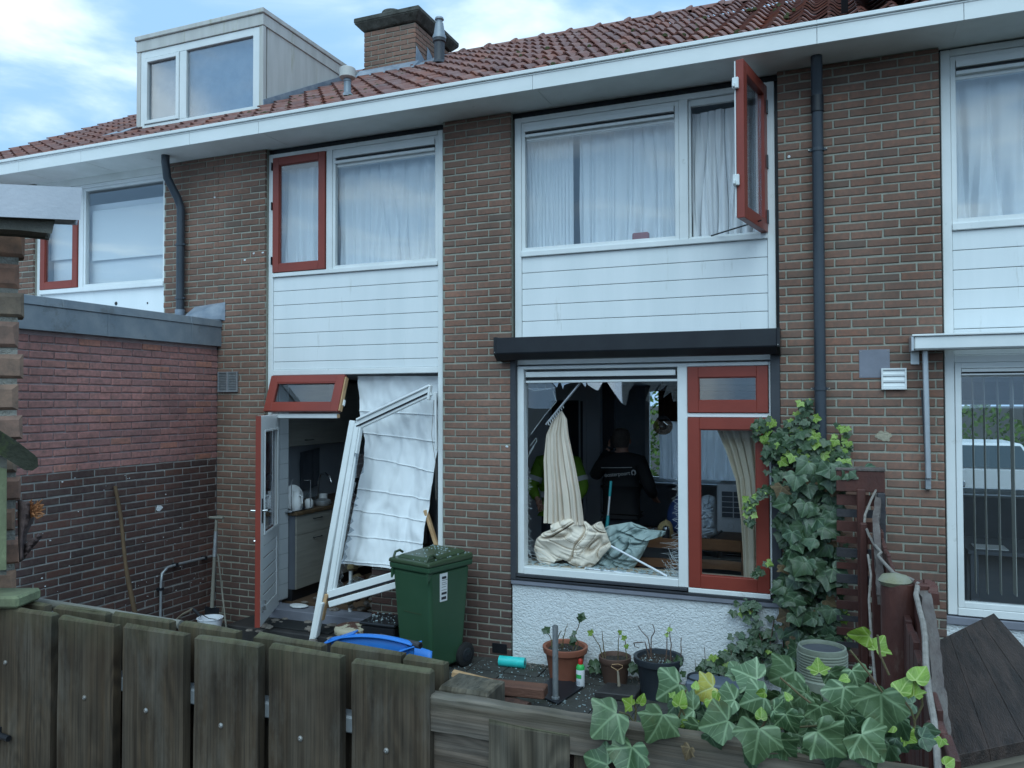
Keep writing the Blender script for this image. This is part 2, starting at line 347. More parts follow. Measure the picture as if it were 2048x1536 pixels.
leaf_mat('leaf_ivy_dark', (0.028, 0.064, 0.032), (0.066, 0.112, 0.058), (0.1, 0.16, 0.09))
leaf_mat('leaf_young', (.140, .252, .032), (.210, .322, .042), (.294, .385, .112))
leaf_mat('leaf_dead', (.09, .060, .030), (.15, .10, .04), (.17, .12, .06), .7)
leaf_mat('leaf_yellow', (.442, .391, .068), (.306, .323, .085), (.425, .442, .187))
leaf_mat('leaf_pale', (0.085, 0.15, 0.07), (0.12, 0.19, 0.09), (0.25, 0.35, 0.2))
glass_mat('smoke_glass', (.55, .46, .40), .05)
# ---------------------------------------------------------------- mesh building
class MB:
    def __init__(s): s.v = []; s.f = []; s.rnd = []; s.uv = None; s.moss = None
    def add(s, vs, fs):
        o = len(s.v); s.v += [Vector(p) for p in vs]; s.f += [tuple(i+o for i in f) for f in fs]; return s
    def box(s, x0, x1, y0, y1, z0, z1):
        x0, x1 = sorted((x0, x1)); y0, y1 = sorted((y0, y1)); z0, z1 = sorted((z0, z1))
        return s.add([(x0,y0,z0),(x1,y0,z0),(x1,y1,z0),(x0,y1,z0),(x0,y0,z1),(x1,y0,z1),(x1,y1,z1),(x0,y1,z1)],
                     [(0,3,2,1),(4,5,6,7),(0,1,5,4),(1,2,6,5),(2,3,7,6),(3,0,4,7)])
    def hexa(s, bot, top):
        return s.add(list(bot)+list(top), [(0,3,2,1),(4,5,6,7),(0,1,5,4),(1,2,6,5),(2,3,7,6),(3,0,4,7)])
    def bar(s, p, q, w, h, up=(0, 0, 1)):
        p, q = Vector(p), Vector(q); d = (q-p).normalized(); a = d.cross(Vector(up))
        if a.length < 1e-4: a = d.cross(Vector((0, 1, 0)))
        a.normalize(); b = a.cross(d).normalized(); a *= w/2; b *= h/2
        return s.hexa([p-a-b, p+a-b, p+a+b, p-a+b], [q-a-b, q+a-b, q+a+b, q-a+b])
    def prism(s, poly, dvec):
        n = len(poly); d = Vector(dvec); P = [Vector(p) for p in poly]
        nrm = Vector((0, 0, 0))
        for i in range(n): nrm += P[i].cross(P[(i+1) % n])
        if nrm.dot(d) > 0: P.reverse()
        return s.add(P+[p+d for p in P], [tuple(range(n)), tuple(range(2*n-1, n-1, -1))]+[(i, n+i, n+(i+1) % n, (i+1) % n)[::-1] for i in range(n)])
    def tube(s, pts, r, n=8, cap=True):
        pts = [Vector(p) for p in pts]; m = len(pts); rr = r if isinstance(r, (list, tuple)) else [r]*m
        d0 = (pts[1]-pts[0]).normalized(); a = d0.orthogonal().normalized(); o = len(s.v)
        for i, p in enumerate(pts):
            d = (pts[min(i+1, m-1)]-pts[max(i-1, 0)]).normalized()
            a = (a-d*a.dot(d)).normalized(); b = d.cross(a)
            for k in range(n):
                t = 2*math.pi*k/n; s.v.append(p+(a*math.cos(t)+b*math.sin(t))*rr[i])
        for i in range(m-1):
            for k in range(n):
                s.f.append((o+i*n+k, o+i*n+(k+1) % n, o+(i+1)*n+(k+1) % n, o+(i+1)*n+k))
        if cap: s.f += [tuple(o+k for k in range(n-1, -1, -1)), tuple(o+(m-1)*n+k for k in range(n))]
        return s
    def lathe(s, c, prof, n=24, axis=None, squash=None):
        c = Vector(c); o = len(s.v); m = len(prof)
        q = Vector((0, 0, 1)).rotation_difference(Vector(axis).normalized()) if axis is not None else None
        for r, z in prof:
            for k in range(n):
                t = 2*math.pi*k/n; p = Vector((r*math.cos(t), r*math.sin(t), z))
                if q: p = q @ p
                s.v.append(c+p)
        for i in range(m-1):
            for k in range(n): s.f.append((o+i*n+k, o+i*n+(k+1) % n, o+(i+1)*n+(k+1) % n, o+(i+1)*n+k))
        if prof[0][0] > 1e-4: s.f.append(tuple(o+k for k in range(n-1, -1, -1)))
        if prof[-1][0] > 1e-4: s.f.append(tuple(o+(m-1)*n+k for k in range(n)))
        return s
    def grid(s, fn, nu, nv):
        o = len(s.v)
        for j in range(nv+1):
            for i in range(nu+1): s.v.append(Vector(fn(i/nu, j/nv)))
        for j in range(nv):
            for i in range(nu):
                a = o+j*(nu+1)+i; s.f.append((a, a+1, a+nu+2, a+nu+1))
        return s
    def tri_count(s): return sum(len(f)-2 for f in s.f)
ORG = {}
def link(o): COL.objects.link(o); return o
def props(o, label=None, cat=None, group=None, kind=None):
    if label: o['label'] = label
    if cat: o['category'] = cat
    if group: o['group'] = group
    if kind: o['kind'] = kind
    return o
def thing(name, label, cat, loc=(0, 0, 0), rot=(0, 0, 0), group=None):
    o = bpy.data.objects.new(name, None); o.empty_display_size = .1; link(o)
    o.location = loc; o.rotation_euler = rot
    ORG[o.name] = Matrix.LocRotScale(Vector(loc), Euler(rot), None)
    return props(o, label, cat, group)
def mesh(name, mb, mat, inv=None, smooth=False):
    me = bpy.data.meshes.new(name)
    V = [inv @ v for v in mb.v] if inv else mb.v
    me.from_pydata([tuple(v) for v in V], [], mb.f); me.update()
    if mat: me.materials.append(M[mat] if isinstance(mat, str) else mat)
    if smooth:
        me.polygons.foreach_set('use_smooth', [True]*len(me.polygons)); me.set_sharp_from_angle(angle=math.radians(42))
    if mb.rnd:
        a = me.attributes.new('rnd', 'FLOAT', 'FACE'); a.data.foreach_set('value', mb.rnd)
    if mb.moss:
        a = me.attributes.new('moss', 'FLOAT', 'POINT'); a.data.foreach_set('value', mb.moss)
    if mb.uv:
        u = me.uv_layers.new(name='leaf')
        for l in me.loops: u.data[l.index].uv = mb.uv[l.vertex_index]
    return me
def obj(name, mb, mat, parent=None, smooth=False, bevel=0, solid=0, local=False, label=None, cat=None, group=None, kind=None, seg=1, sub=0, angle=None, loc=None):
    """one mesh object. World-space vertices unless local; a top-level one gets its origin at its base."""
    if parent is not None:
        Mx = ORG[parent.name]; inv = None if local else Mx.inverted()
        me = mesh(name, mb, mat, inv, smooth)
        o = link(bpy.data.objects.new(name, me)); o.parent = parent; ORG[o.name] = Mx
    else:
        if loc is None:
            xs = [v.x for v in mb.v]; ys = [v.y for v in mb.v]; zs = [v.z for v in mb.v]
            loc = ((min(xs)+max(xs))/2, (min(ys)+max(ys))/2, min(zs))
        Mx = Matrix.Translation(loc)
        me = mesh(name, mb, mat, Mx.inverted(), smooth); o = link(bpy.data.objects.new(name, me)); o.location = loc; ORG[o.name] = Mx
    if solid: md = o.modifiers.new('thick', 'SOLIDIFY'); md.thickness = solid; md.offset = 0
    if bevel:
        md = o.modifiers.new('edge', 'BEVEL'); md.width = bevel; md.segments = seg; md.limit_method = 'ANGLE'; md.angle_limit = math.radians(40)
    if sub: md = o.modifiers.new('soft', 'SUBSURF'); md.levels = sub; md.render_levels = sub
    return props(o, label, cat, group, kind)
def put(name, me, loc, rot=(0, 0, 0), scale=(1, 1, 1), parent=None, mat4=None, **k):
    """shared-mesh object placed in WORLD coordinates, parented or not"""
    o = link(bpy.data.objects.new(name, me))
    W = mat4 if mat4 is not None else Matrix.LocRotScale(Vector(loc), Euler(rot), Vector(scale))
    if parent is not None: o.parent = parent; W = ORG[parent.name].inverted() @ W
    o.matrix_local = W
    return props(o, **k)
def join_into(mb, me_mb, W, rnd=None):
    o = len(mb.v); mb.v += [W @ v for v in me_mb.v]; mb.f += [tuple(i+o for i in f) for f in me_mb.f]
    if rnd is not None: mb.rnd += [rnd]*len(me_mb.f)
    if me_mb.uv: mb.uv = (mb.uv or [])+me_mb.uv
# ---------------------------------------------------------------- bricks
def brick_mb(L, H, D, rng, ch=.0035, rough=.0022):
    """face in the plane y=0 looking to -y, body going to +y; chipped, slightly pillowed arris"""
    j = lambda a: rng.uniform(-a, a)
    fr = [(0, 0), (L, 0), (L, H), (0, H)]
    mb = MB(); vs = []
    for (x, z) in fr:
        sx = 1 if x == 0 else -1; sz = 1 if z == 0 else -1
        vs.append((x+sx*(ch+abs(j(rough))), j(.0012), z+sz*(ch+abs(j(rough)))))
    for (x, z) in fr: vs.append((x+j(rough*.6), ch*1.3, z+j(rough*.6)))
    for (x, z) in fr: vs.append((x, D, z))
    mb.add(vs, [(0,1,2,3)]+[(4+i, 4+(i+1) % 4, (i+1) % 4, i) for i in range(4)]+[(8+i, 8+(i+1) % 4, 4+(i+1) % 4, 4+i) for i in range(4)])
    return mb
BL, CH = .22, .0655           # brick pitch and course height
_br = random.Random(3)
BV = [brick_mb(BL-.0115, CH-.0120, .03, _br, .0028, .0040) for _ in range(9)]
_bm = {}
def brick_mesh(i, mat):
    if (i, mat) not in _bm: _bm[i, mat] = mesh('brick', BV[i], mat)
    return _bm[i, mat]
def brickwork(core, runs, budget=300, single=lambda p: True, rng=None, jut=.002, tilt=0):
    """runs: (x0, x1, z0, z1, frame, mat, phase): frame = 4x4 taking wall-local (x, y into wall, z) to world. Singles are the ones that show largest."""
    rng = rng or random.Random(11); L = []
    for (x0, x1, z0, z1, fr, mat, ph) in runs:
        k0 = int(math.floor(z0/CH)); z = k0*CH; k = k0
        while z < z1-.02:
            if z >= z0-.03:
                xo = (k % 2)*BL/2+ph
                i = math.floor((x0-xo)/BL)-1
                while True:
                    a = xo+i*BL; b = a+BL-.012; i += 1
                    if a > x1-.03: break
                    a2, b2 = max(a, x0), min(b, x1)
                    if b2-a2 < .03: continue
                    vi = rng.randrange(9); sx = (b2-a2)/(BL-.012)
                    zz = z+rng.uniform(-.002, .002)+.0025*noise.noise(Vector((a*1.3, z*3, 0))); hs = min(1, (z1-z)/CH)
                    T = Matrix.Translation((a2, -rng.uniform(0, jut), zz))
                    if tilt: T = T @ Matrix.Rotation(-rng.uniform(.3, 1)*tilt, 4, 'X')
                    W = fr @ T @ Matrix.Diagonal((sx, 1, hs, 1))
                    c = W @ Vector((.1, 0, .03)); L.append((dist(c) if single(c) else 99, vi, W, mat))
            z += CH; k += 1
    L.sort(key=lambda t: t[0]); rest = {}
    for n, (d, vi, W, mat) in enumerate(L):
        if n < budget and d < 99: put('brick', brick_mesh(vi, mat), None, parent=core, mat4=W)
        else: rest.setdefault(mat, MB()); join_into(rest[mat], BV[vi], W, rng.random())
    for mat, mb in rest.items():
        obj('brick_courses', mb, mat, core, kind='stuff')
I4 = Matrix.Identity(4)
def cloth_px(left, right, Y, nu=60, nv=40, pleats=8, amp=.02, top_amp=None, bulge=0, seed=0, ywarp=None, phase=0, wr=.0):
    """hanging cloth: edges given as outline points at distance Y (number or function of u,v); pleats give it depth"""
    def edge(pts, t):
        n = len(pts)-1; s = t*n; i = min(int(s), n-1); f = s-i
        return pts[i][0]*(1-f)+pts[i+1][0]*f, pts[i][1]*(1-f)+pts[i+1][1]*f
    mb = MB()
    def fn(u, v):
        l, r = edge(left, v), edge(right, v); px = l[0]*(1-u)+r[0]*u; py = l[1]*(1-u)+r[1]*u
        yy = Y(u, v) if callable(Y) else Y
        p = at(px, py, yy); a = amp if top_amp is None else top_amp*(1-v)+amp*v
        q = noise.noise(Vector((u*3+seed, v*1.5, seed*.7)))
        s = math.sin((u*pleats+q*.55+phase)*2*math.pi)
        s = s*.75+.25*math.sin((u*pleats*2.3+q+v*.4)*2*math.pi)
        p.y += a*s+bulge*math.sin(math.pi*u)*math.sin(math.pi*v)
        p.x += a*.35*math.cos((u*pleats+q*.55+phase)*2*math.pi)*(1 if 0 < u < 1 else 0)
        if wr: p.y += wr*noise.fractal(Vector((u*5+seed, v*6, 3.1)), 1.0, 2.0, 4)
        return p
    return mb.grid(fn, nu, nv)
def shard(pts, Y, t=.004, tilt=0):
    P = [at(x, y, Y+tilt*(y-pts[0][1])*.001) for x, y in pts]
    return MB().prism(P, (0, t, 0))
# ================================================================ SETTING
GZ = .10
def struct(name, mb, m, **k): return obj(name, mb, m, kind='structure', loc=(0, 0, 0), **k)
g = MB(); N = 14
g.box(-300, 300, -300, 400, -.6, .02); struct('ground', g, 'dirt')
g = MB(); g.box(-6.2, 6, -5.2, -.02, .021, GZ-.03); pv = struct('courtyard_paving', g, 'dirt')
# concrete garden slabs: laid 0.3 m, slightly uneven
_pr = random.Random(5); ps = MB(); ps.box(0, .292, 0, .292, -.03, 0); pme = mesh('paving_slab', ps, 'paving'); cnt = 0
for j in range(15):
    for i in range(20):
        x, y = -5.85+i*.3+(j % 2)*.0, -.32-j*.3
        if -5.86 < x < -.1 and cnt < 290:
            put('paving_slab', pme, (x, y, GZ+_pr.uniform(-.006, .004)), (_pr.uniform(-.012, .012), _pr.uniform(-.012, .012), 0), parent=pv); cnt += 1
g = MB(); g.box(-12, 8, 9.0, 14.5, .021, .06); struct('street', g, 'asphalt')
g = MB(); g.box(-12, 8, 7.2, 9.0, .021, .14); struct('pavement', g, 'paving')

# ================================================================ HOUSES
XP0, XP1 = -5.865, -.087                     # party lines of the middle house
YF = .05                                     # outer face of the window frames
TOP = 4.88; RY0, RZ0, RM = -.33, 5.045, .566; RIDGE = 3.35
FL, CE = .30, 2.60                           # ground floor and its ceiling
def ring(mb, x0, x1, z0, z1, w, y0, y1):
    l, r, b, t = w if isinstance(w, tuple) else (w,)*4
    mb.box(x0, x0+l, y0, y1, z0, z1); mb.box(x1-r, x1, y0, y1, z0, z1)
    mb.box(x0+l, x1-r, y0, y1, z0, z0+b); mb.box(x0+l, x1-r, y0, y1, z1-t, z1); return mb
def pane(parent, x0, x1, z0, z1, y, m='glass', name='pane'):
    return obj(name, MB().box(x0, x1, y, y+.008, z0, z1), m, parent)
def house(label, x0, x1, loc):
    return thing('terraced_house', label, 'house', loc)
HM = house('middle brick terraced house with shattered ground floor windows and a red casement hanging open', XP0, XP1, (-2.98, 3, 0))
HL = house('left brick terraced house with the white roof dormer and a white roller blind upstairs', -10.05, XP0, (-8, 3, 0))
HR = house('right brick terraced house with intact window, white awning box and vertical blinds', XP1, 3, (1.5, 3, 0))
FR0 = I4
def core(parent, boxes, name='wall', m='mortar', y0=.0055, y1=.10):
    return [obj(name, MB().box(b[0], b[1], y0, y1, b[2], b[3]), m, parent) for b in boxes]
A = (XP0, -5.272, GZ-.05, TOP); B = (-3.272, -2.612, GZ-.05, TOP); C = (-.382, XP1, GZ-.05, TOP); D = (XP1, .722, GZ-.05, TOP)
E_ = (-6.60, XP0, 2.95, TOP); E2 = (-10.05, -8.60, 2.95, TOP)
cM = core(HM, [A, B, C]); cR = core(HR, [D]); cL = core(HL, [E_, E2])
vis = lambda c: not (c.x < -3.3 and c.z < .5)
for cc, a, ph, bud in zip(cM, (A, B, C), (.05, .045, .115), (0, 150, 82)): brickwork(cc, [(a[0], a[1], a[2], a[3], FR0, 'brick', ph)], bud, vis, random.Random(int(ph*1000)))
brickwork(cR[0], [(D[0], D[1], D[2], D[3], FR0, 'brick', .13)], 300, vis, random.Random(2))
for cc, a in zip(cL, (E_, E2)): brickwork(cc, [(a[0], a[1], 3.05, TOP, FR0, 'brick', .02)], 100, vis, random.Random(4))
# soldier course and damaged corner at the plinth of pier B
# --- solid shell: inner leaf, floors, ceilings, party and back walls
def shell(h, x0, x1, piers, spandrels, backs, up_y=3.2):
    mb = MB()
    for a, b, z0, z1 in piers: mb.box(a+.003, b-.003, .101, .30, z0, z1)
    for a, b, z0, z1 in spandrels: mb.box(a, b, .14, .30, z0, z1)
    for a, b, z0, z1 in backs: mb.box(a, b, 6.5, 6.7, z0, z1)
    obj('inner_leaf', mb, 'interior_wall', h)
    for a in (x0, x1-.1): obj('party_wall', MB().box(a, a+.1, .301, 6.499, GZ-.05, TOP), 'interior_wall', h)
    mb = MB(); mb.box(x0+.101, x1-.101, .301, 6.499, CE, CE+.22)
    obj('first_floor', mb, 'interior_wall', h)
    mb = MB(); mb.box(x0, x1, .12, 6.7, TOP+.0, TOP+.12); obj('loft_floor', mb, 'interior_wall', h)
    mb = MB(); mb.box(x0+.101, x1-.101, up_y, up_y+.1, CE+.221, TOP-.001); obj('bedroom_wall', mb, 'interior_wall', h)
    mb = MB(); mb.box(x0+.101, x1-.101, .301, 6.499, GZ-.1, FL); obj('ground_floor', mb, 'interior_floor', h)
shell(HM, XP0, XP1, [A, B, C], [(-5.272, -3.272, 2.66, 3.58), (-2.612, -.382, 2.66, 3.58), (-2.612, -.382, GZ-.05, .80)],
      [(XP0, -3.75, GZ, TOP), (-3.75, -3.55, 2.3, TOP), (-3.55, -2.85, GZ, TOP), (-2.85, -.55, GZ, 1.06), (-2.85, -.55, 2.55, TOP), (-.55, XP1, GZ, TOP), (-3.75, -3.55, GZ, .5)])
shell(HR, XP1, 3.6, [D, (3.0, 3.6, GZ, TOP)], [(.722, 3.0, 2.66, 3.58), (.722, 3.0, GZ-.05, .80)],
      [(XP1, 1.25, GZ, TOP), (1.25, 3.3, GZ, 1.03), (1.25, 3.3, 2.35, TOP), (3.3, 3.6, GZ, TOP)])
shell(HL, -10.05, XP0, [E_, E2], [(-8.60, -6.60, 2.66, 3.58)], [(-10.05, XP0, GZ, TOP)], 2.2)
obj('inner_leaf', MB().box(-10.05, XP0, .101, .30, GZ, 2.65), 'interior_wall', HL)

# --- upper window of the middle house, above the kitchen (U1)
def boards(parent, x0, x1, z0, z1, n=None, pitch=.1415, y=.062):
    z = z1
    while z > z0+.02:
        zb = max(z0, z-pitch+.004)
        mb = MB(); mb.box(x0, x1, y, y+.016, zb, z)
        obj('board', mb, 'white_panel', parent, bevel=.003)
        z -= pitch
    obj('board_backing', MB().box(x0, x1, y+.018, y+.03, z0, z1), 'dark_grey_frame', parent)
def vent_grille(parent, x0, x1, z0, z1, y=YF):
    mb = MB(); mb.box(x0, x1, y+.03, y+.06, z0, z1); h = (z1-z0)
    mb.box(x0, x1, y-.012, y+.029, z0+h*.62, z1); mb.box(x0, x1, y-.006, y+.029, z0+h*.22, z0+h*.42)
    obj('vent_grille', mb, 'white_paint', parent, bevel=.002)
    obj('vent_slot', MB().box(x0+.002, x1-.002, y+.018, y+.0295, z0+h*.43, z0+h*.61), 'black_metal', parent)
def red_casement(parent, x0, x1, z0, z1, w=.075, y=YF-.018, glass='glass'):
    mb = ring(MB(), x0, x1, z0, z1, (w, w, w*1.1, w), y, y+.055)
    c = obj('red_casement', mb, 'red_paint', parent, bevel=.003)
    ring_b = ring(MB(), x0+w, x1-w, z0+w*1.1, z1-w, .008, y+.012, y+.03); obj('glazing_bead', ring_b, 'red_paint', parent)
    pane(parent, x0+w+.008, x1-w-.008, z0+w*1.1+.008, z1-w-.008, y+.022, glass)
    return c
z0, z1 = 2.615, 4.83
mb = MB(); x0, x1 = -5.267, -3.300
mb.box(x0, x0+.058, YF, YF+.09, GZ, z1); mb.box(x1-.050, x1, YF, YF+.09, .96, z1)
mb.box(x0+.058, x1-.050, YF, YF+.09, z1-.04, z1); mb.box(x0+.058, x1-.050, YF-.012, YF+.09, 3.585, 3.625)
mb.box(x0+.058, x1-.050, YF, YF+.09, 2.60, 2.655); mb.box(-4.575, -4.505, YF, YF+.09, 3.625, z1-.04)
U1 = obj('window_frame', mb, 'white_paint', HM, bevel=.004)
red_casement(U1, -5.205, -4.580, 3.63, 4.785)
ringm = ring(MB(), -4.503, -3.352, 3.627, 4.788, .03, YF+.008, YF+.05); obj('glazing_bead', ringm, 'white_paint', U1, bevel=.002)
vent_grille(U1, -4.47, -3.385, 4.62, 4.755)
pane(U1, -4.47, -3.385, 3.66, 4.62, YF+.03, 'glass')
boards(U1, x0+.060, x1-.052, 2.657, 3.582)
for zz in (4.7, 4.3, 3.75): obj('hinge', MB().box(-5.215, -5.207, YF-.03, YF-.01, zz-.04, zz+.04), 'black_metal', U1)
# --- upper window of the middle house, above the living room (U2)
x0, x1 = -2.590, -.410
mb = MB(); mb.box(x0, x0+.062, YF, YF+.09, 2.885, z1); mb.box(x1-.058, x1, YF, YF+.09, 2.885, z1)
mb.box(x0+.062, x1-.058, YF, YF+.09, z1-.045, z1); mb.box(x0+.062, x1-.058, YF-.014, YF+.09, 3.60, 3.645)
mb.box(-1.150, -1.078, YF, YF+.09, 3.645, z1-.045)
U2 = obj('window_frame', mb, 'white_paint', HM, bevel=.004)
ringm = ring(MB(), -2.526, -1.152, 3.647, 4.783, .032, YF+.008, YF+.05); obj('glazing_bead', ringm, 'white_paint', U2, bevel=.002)
vent_grille(U2, -2.49, -1.187, 4.625, 4.745)
pane(U2, -2.49, -1.187, 3.68, 4.625, YF+.03, 'glass')
ringm = ring(MB(), -1.076, -.470, 3.647, 4.783, (.018, .010, .018, .05), YF+.03, YF+.07); obj('glazing_bead', ringm, 'white_paint', U2, bevel=.002)
boards(U2, x0+.064, x1-.060, 2.89, 3.598)
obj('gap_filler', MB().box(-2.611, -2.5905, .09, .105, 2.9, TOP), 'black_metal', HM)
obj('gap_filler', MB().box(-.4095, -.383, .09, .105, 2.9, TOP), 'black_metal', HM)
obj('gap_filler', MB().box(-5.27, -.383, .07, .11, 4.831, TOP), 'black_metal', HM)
# casement swung open to a right angle
ang = math.radians(-79); hx, hz0, hz1 = -.462, 3.645, 4.79; W_ = .61
def sw(mb):   # closed sash runs from the hinge towards -x; swing about the hinge
    T = Matrix.Translation((hx, YF-.01, 0)) @ Matrix.Rotation(-ang, 4, 'Z')
    mb.v = [T @ v for v in mb.v]; return mb
mb = ring(MB(), -W_, 0, hz0, hz1, (.085, .085, .095, .085), -.0, .055); sash = obj('open_casement', sw(mb), 'red_paint', U2, bevel=.003)
obj('pane', sw(MB().box(-W_+.085, -.085, .024, .032, hz0+.095, hz1-.085)), 'glass_coated', U2)
mb = MB(); mb.box(-W_-.006, -W_+.04, .056, .064, hz0+.01, hz1-.01); obj('weather_strip', sw(mb), 'white_paint', U2)
for zz in (hz0+.28, hz0+.98):
    mb = MB(); mb.box(-W_-.030, -W_-.004, .03, .075, zz-.05, zz+.03); mb.box(-W_-.055, -W_-.030, .05, .068, zz-.045, zz-.012)
    obj('window_catch', sw(mb), 'white_paint', U2, bevel=.004)
for zz in (hz0+.12, hz0+.55, hz0+.98): obj('hinge', MB().box(-.472, -.455, YF-.04, YF+.005, zz-.05, zz+.05), 'dark_grey_frame', U2)
obj('window_stay', MB().tube([(-.90, YF+.02, 3.66), (-.49, YF-.30, 3.68)], .006, 6), 'black_metal', U2)
# --- curtains upstairs
def hang(name, mb, m, label, cat='curtain', group=None, solid=0):
    return obj(name, mb, m, smooth=True, label=label, cat=cat, group=group, solid=solid)
def net(x0, x1, z0, z1, y, pleats, amp, seed=0, m='sheer', flare=0):
    mb = MB()
    def fn(u, v):
        q = noise.noise(Vector((u*3+seed, v*1.2, seed))); r = noise.noise(Vector((u*9+seed, v*.8, seed+5)))
        s = math.sin((u*pleats+q*.8)*2*math.pi)*(.45+.55*v)+.5*math.sin((u*pleats*2.7+r)*2*math.pi)*(.3+.4*v)
        return (x0+(x1-x0)*u+amp*.4*math.cos((u*pleats+q*.8)*2*math.pi)+flare*(u-.5)*v, y+amp*s, z1+(z0-z1)*v+.012*q)
    return mb.grid(fn, 150, 16)
hang('net_curtain', net(-5.22, -4.56, 3.60, 4.70, .19, 5, .022, 1), 'sheer', 'white net curtain behind the closed red casement above the kitchen door')
hang('net_curtain', net(-4.52, -3.34, 3.60, 4.72, .20, 8, .026, 2), 'sheer', 'wide white net curtain filling the fixed pane beside the red casement')
hang('net_curtain', net(-2.54, -2.10, 3.62, 4.74, .20, 12, .012, 3), 'sheer', 'narrow finely pleated white curtain at the left edge of the middle upper window')
hang('net_curtain', net(-2.05, -1.16, 3.62, 4.74, .21, 7, .026, 4), 'sheer', 'white net curtain right of the gap in the middle upper window')
hang('net_curtain', net(-1.07, -.52, 3.665, 4.70, .16, 6, .03, 5), 'sheer', 'short white curtain hanging in the opening of the swung-out red casement')
obj('toy_box', MB().box(-1.56, -1.42, .13, .18, 3.67, 3.75), 'red_paint', label='small red object on the sill behind the large upper pane', cat='ornament', bevel=.01)

# --- right neighbour: window above, spandrel, big window below
x0, x1 = .737, 2.95
mb = MB(); mb.box(x0, x0+.062, YF, YF+.09, .81, 4.87); mb.box(x1-.06, x1, YF, YF+.09, .81, 4.87)
mb.box(x0+.062, x1-.06, YF, YF+.09, 4.82, 4.87); mb.box(x0+.062, x1-.06, YF-.012, YF+.09, 3.555, 3.605)
mb.box(x0+.062, x1-.06, YF, YF+.09, 2.605, 2.66); mb.box(x0+.062, x1-.06, YF-.01, YF+.09, .81, .865)
mb.box(2.35, 2.42, YF, YF+.09, .865, 2.605)
UR = obj('window_frame', mb, 'white_paint', HR, bevel=.004)
obj('glazing_bead', ring(MB(), x0+.064, 2.9, 3.607, 4.818, .034, YF+.01, YF+.05), 'white_paint', UR, bevel=.002)
vent_grille(UR, x0+.1, 2.86, 4.65, 4.78)
pane(UR, x0+.098, 2.86, 3.64, 4.65, YF+.03)
boards(UR, x0+.064, x1-.062, 2.662, 3.552)
obj('glazing_bead', ring(MB(), x0+.064, 2.349, .867, 2.603, .04, YF-.008, YF+.05), 'white_paint', UR, bevel=.003)
vent_grille(UR, x0+.106, 2.31, 2.50, 2.56)
pane(UR, x0+.104, 2.31, .908, 2.50, YF+.03, 'glass')
hang('net_curtain', net(.84, 2.85, 3.60, 4.72, .22, 9, .04, 9), 'sheer', 'grey-white net curtain in the upper window of the right house')
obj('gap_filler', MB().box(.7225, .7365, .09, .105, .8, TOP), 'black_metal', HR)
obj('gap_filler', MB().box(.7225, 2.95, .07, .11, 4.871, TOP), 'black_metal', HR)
obj('sill', MB().box(.723, 3.0, .03, .13, .745, .80), 'sill_stone', HR, bevel=.004)
obj('plaster_panel', MB().box(.723, 3.0, .055, .139, GZ-.05, .744), 'plaster_white', HR)
# --- left neighbour's upper window
x0, x1 = -8.600, -6.615
mb = MB(); mb.box(x0, x0+.065, YF, YF+.09, 2.9, 4.80); mb.box(x1-.03, x1, YF, YF+.09, 2.9, 4.80)
mb.box(x0+.065, x1-.03, YF, YF+.09, 4.76, 4.80); mb.box(x0+.065, x1-.03, YF-.02, YF+.09, 3.585, 3.635); mb.box(-7.93, -7.86, YF, YF+.09, 3.635, 4.76)
UL = obj('window_frame', mb, 'white_paint', HL, bevel=.004)
red_casement(UL, -8.53, -7.935, 3.64, 4.755)
obj('glazing_bead', ring(MB(), -7.858, -6.647, 3.637, 4.758, .03, YF+.008, YF+.05), 'white_paint', UL, bevel=.002)
pane(UL, -7.826, -6.679, 3.668, 4.727, YF+.03, 'glass')
obj('panel', MB().box(x0+.066, x1-.031, YF+.02, YF+.05, 2.92, 3.583), 'white_panel', UL)
for p in ((232, 607), (281, 627), (295, 606)):
    q = at(*p, YF+.018); s = .022 if p[0] == 232 else .011
    obj('hole', MB().lathe(q, [(0, 0), (s, 0), (s*.8, .004)], 9, (0, -1, 0)), 'black_metal', UL)
obj('top_board', MB().box(x0, x1, YF-.01, YF+.04, 4.801, TOP), 'soffit_paint', HL)
hang('roller_blind', MB().box(-7.84, -6.66, .155, .158, 3.95, 4.52), 'paper_white', 'white roller blind pulled half down in the left house upper window', 'blind')
hang('roller_blind', MB().box(-8.50, -7.90, .155, .158, 4.0, 4.52), 'paper_white', 'small white roller blind behind the far left red casement', 'blind')
hang('roller_blind', MB().box(-8.50, -6.66, .19, .193, 3.60, 4.60), 'sheer', 'sheer grey screen behind the roller blinds of the left house', 'blind')

# --- ground floor: lower living room window (L1)
x0, x1 = -2.562, -.452
mb = MB(); mb.box(x0, x0+.060, YF-.02, YF+.08, .845, 2.640); mb.box(x1-.016, x1, YF-.02, YF+.08, .845, 2.640)
mb.box(x0+.06, x1-.016, YF-.02, YF+.08, 2.612, 2.640); mb.box(x0+.06, -1.172, YF-.028, YF+.08, .845, .905)
mb.box(-1.172, -1.092, YF-.02, YF+.08, .845, 2.612); mb.box(-1.092, x1-.016, YF-.02, YF+.08, 2.206, 2.240); mb.box(-1.092, x1-.016, YF-.04, YF+.08, .812, .850)
L1 = obj('window_frame', mb, 'white_paint', HM, bevel=.004)
mb = MB(); mb.box(x0+.075, -1.19, YF-.012, YF+.05, 2.545, 2.590); mb.box(x0+.075, -1.172, YF-.005, YF+.06, 2.495, 2.515)
obj('vent_grille', mb, 'white_paint', L1, bevel=.003)
obj('vent_slot', MB().box(x0+.075, -1.175, YF+.02, YF+.05, 2.516, 2.544), 'black_metal', L1)
red_casement(L1, -1.088, -.472, 2.243, 2.608, .085, YF-.035, 'glass')
red_casement(L1, -1.088, -.472, .853, 2.203, .092, YF-.035, 'glass')
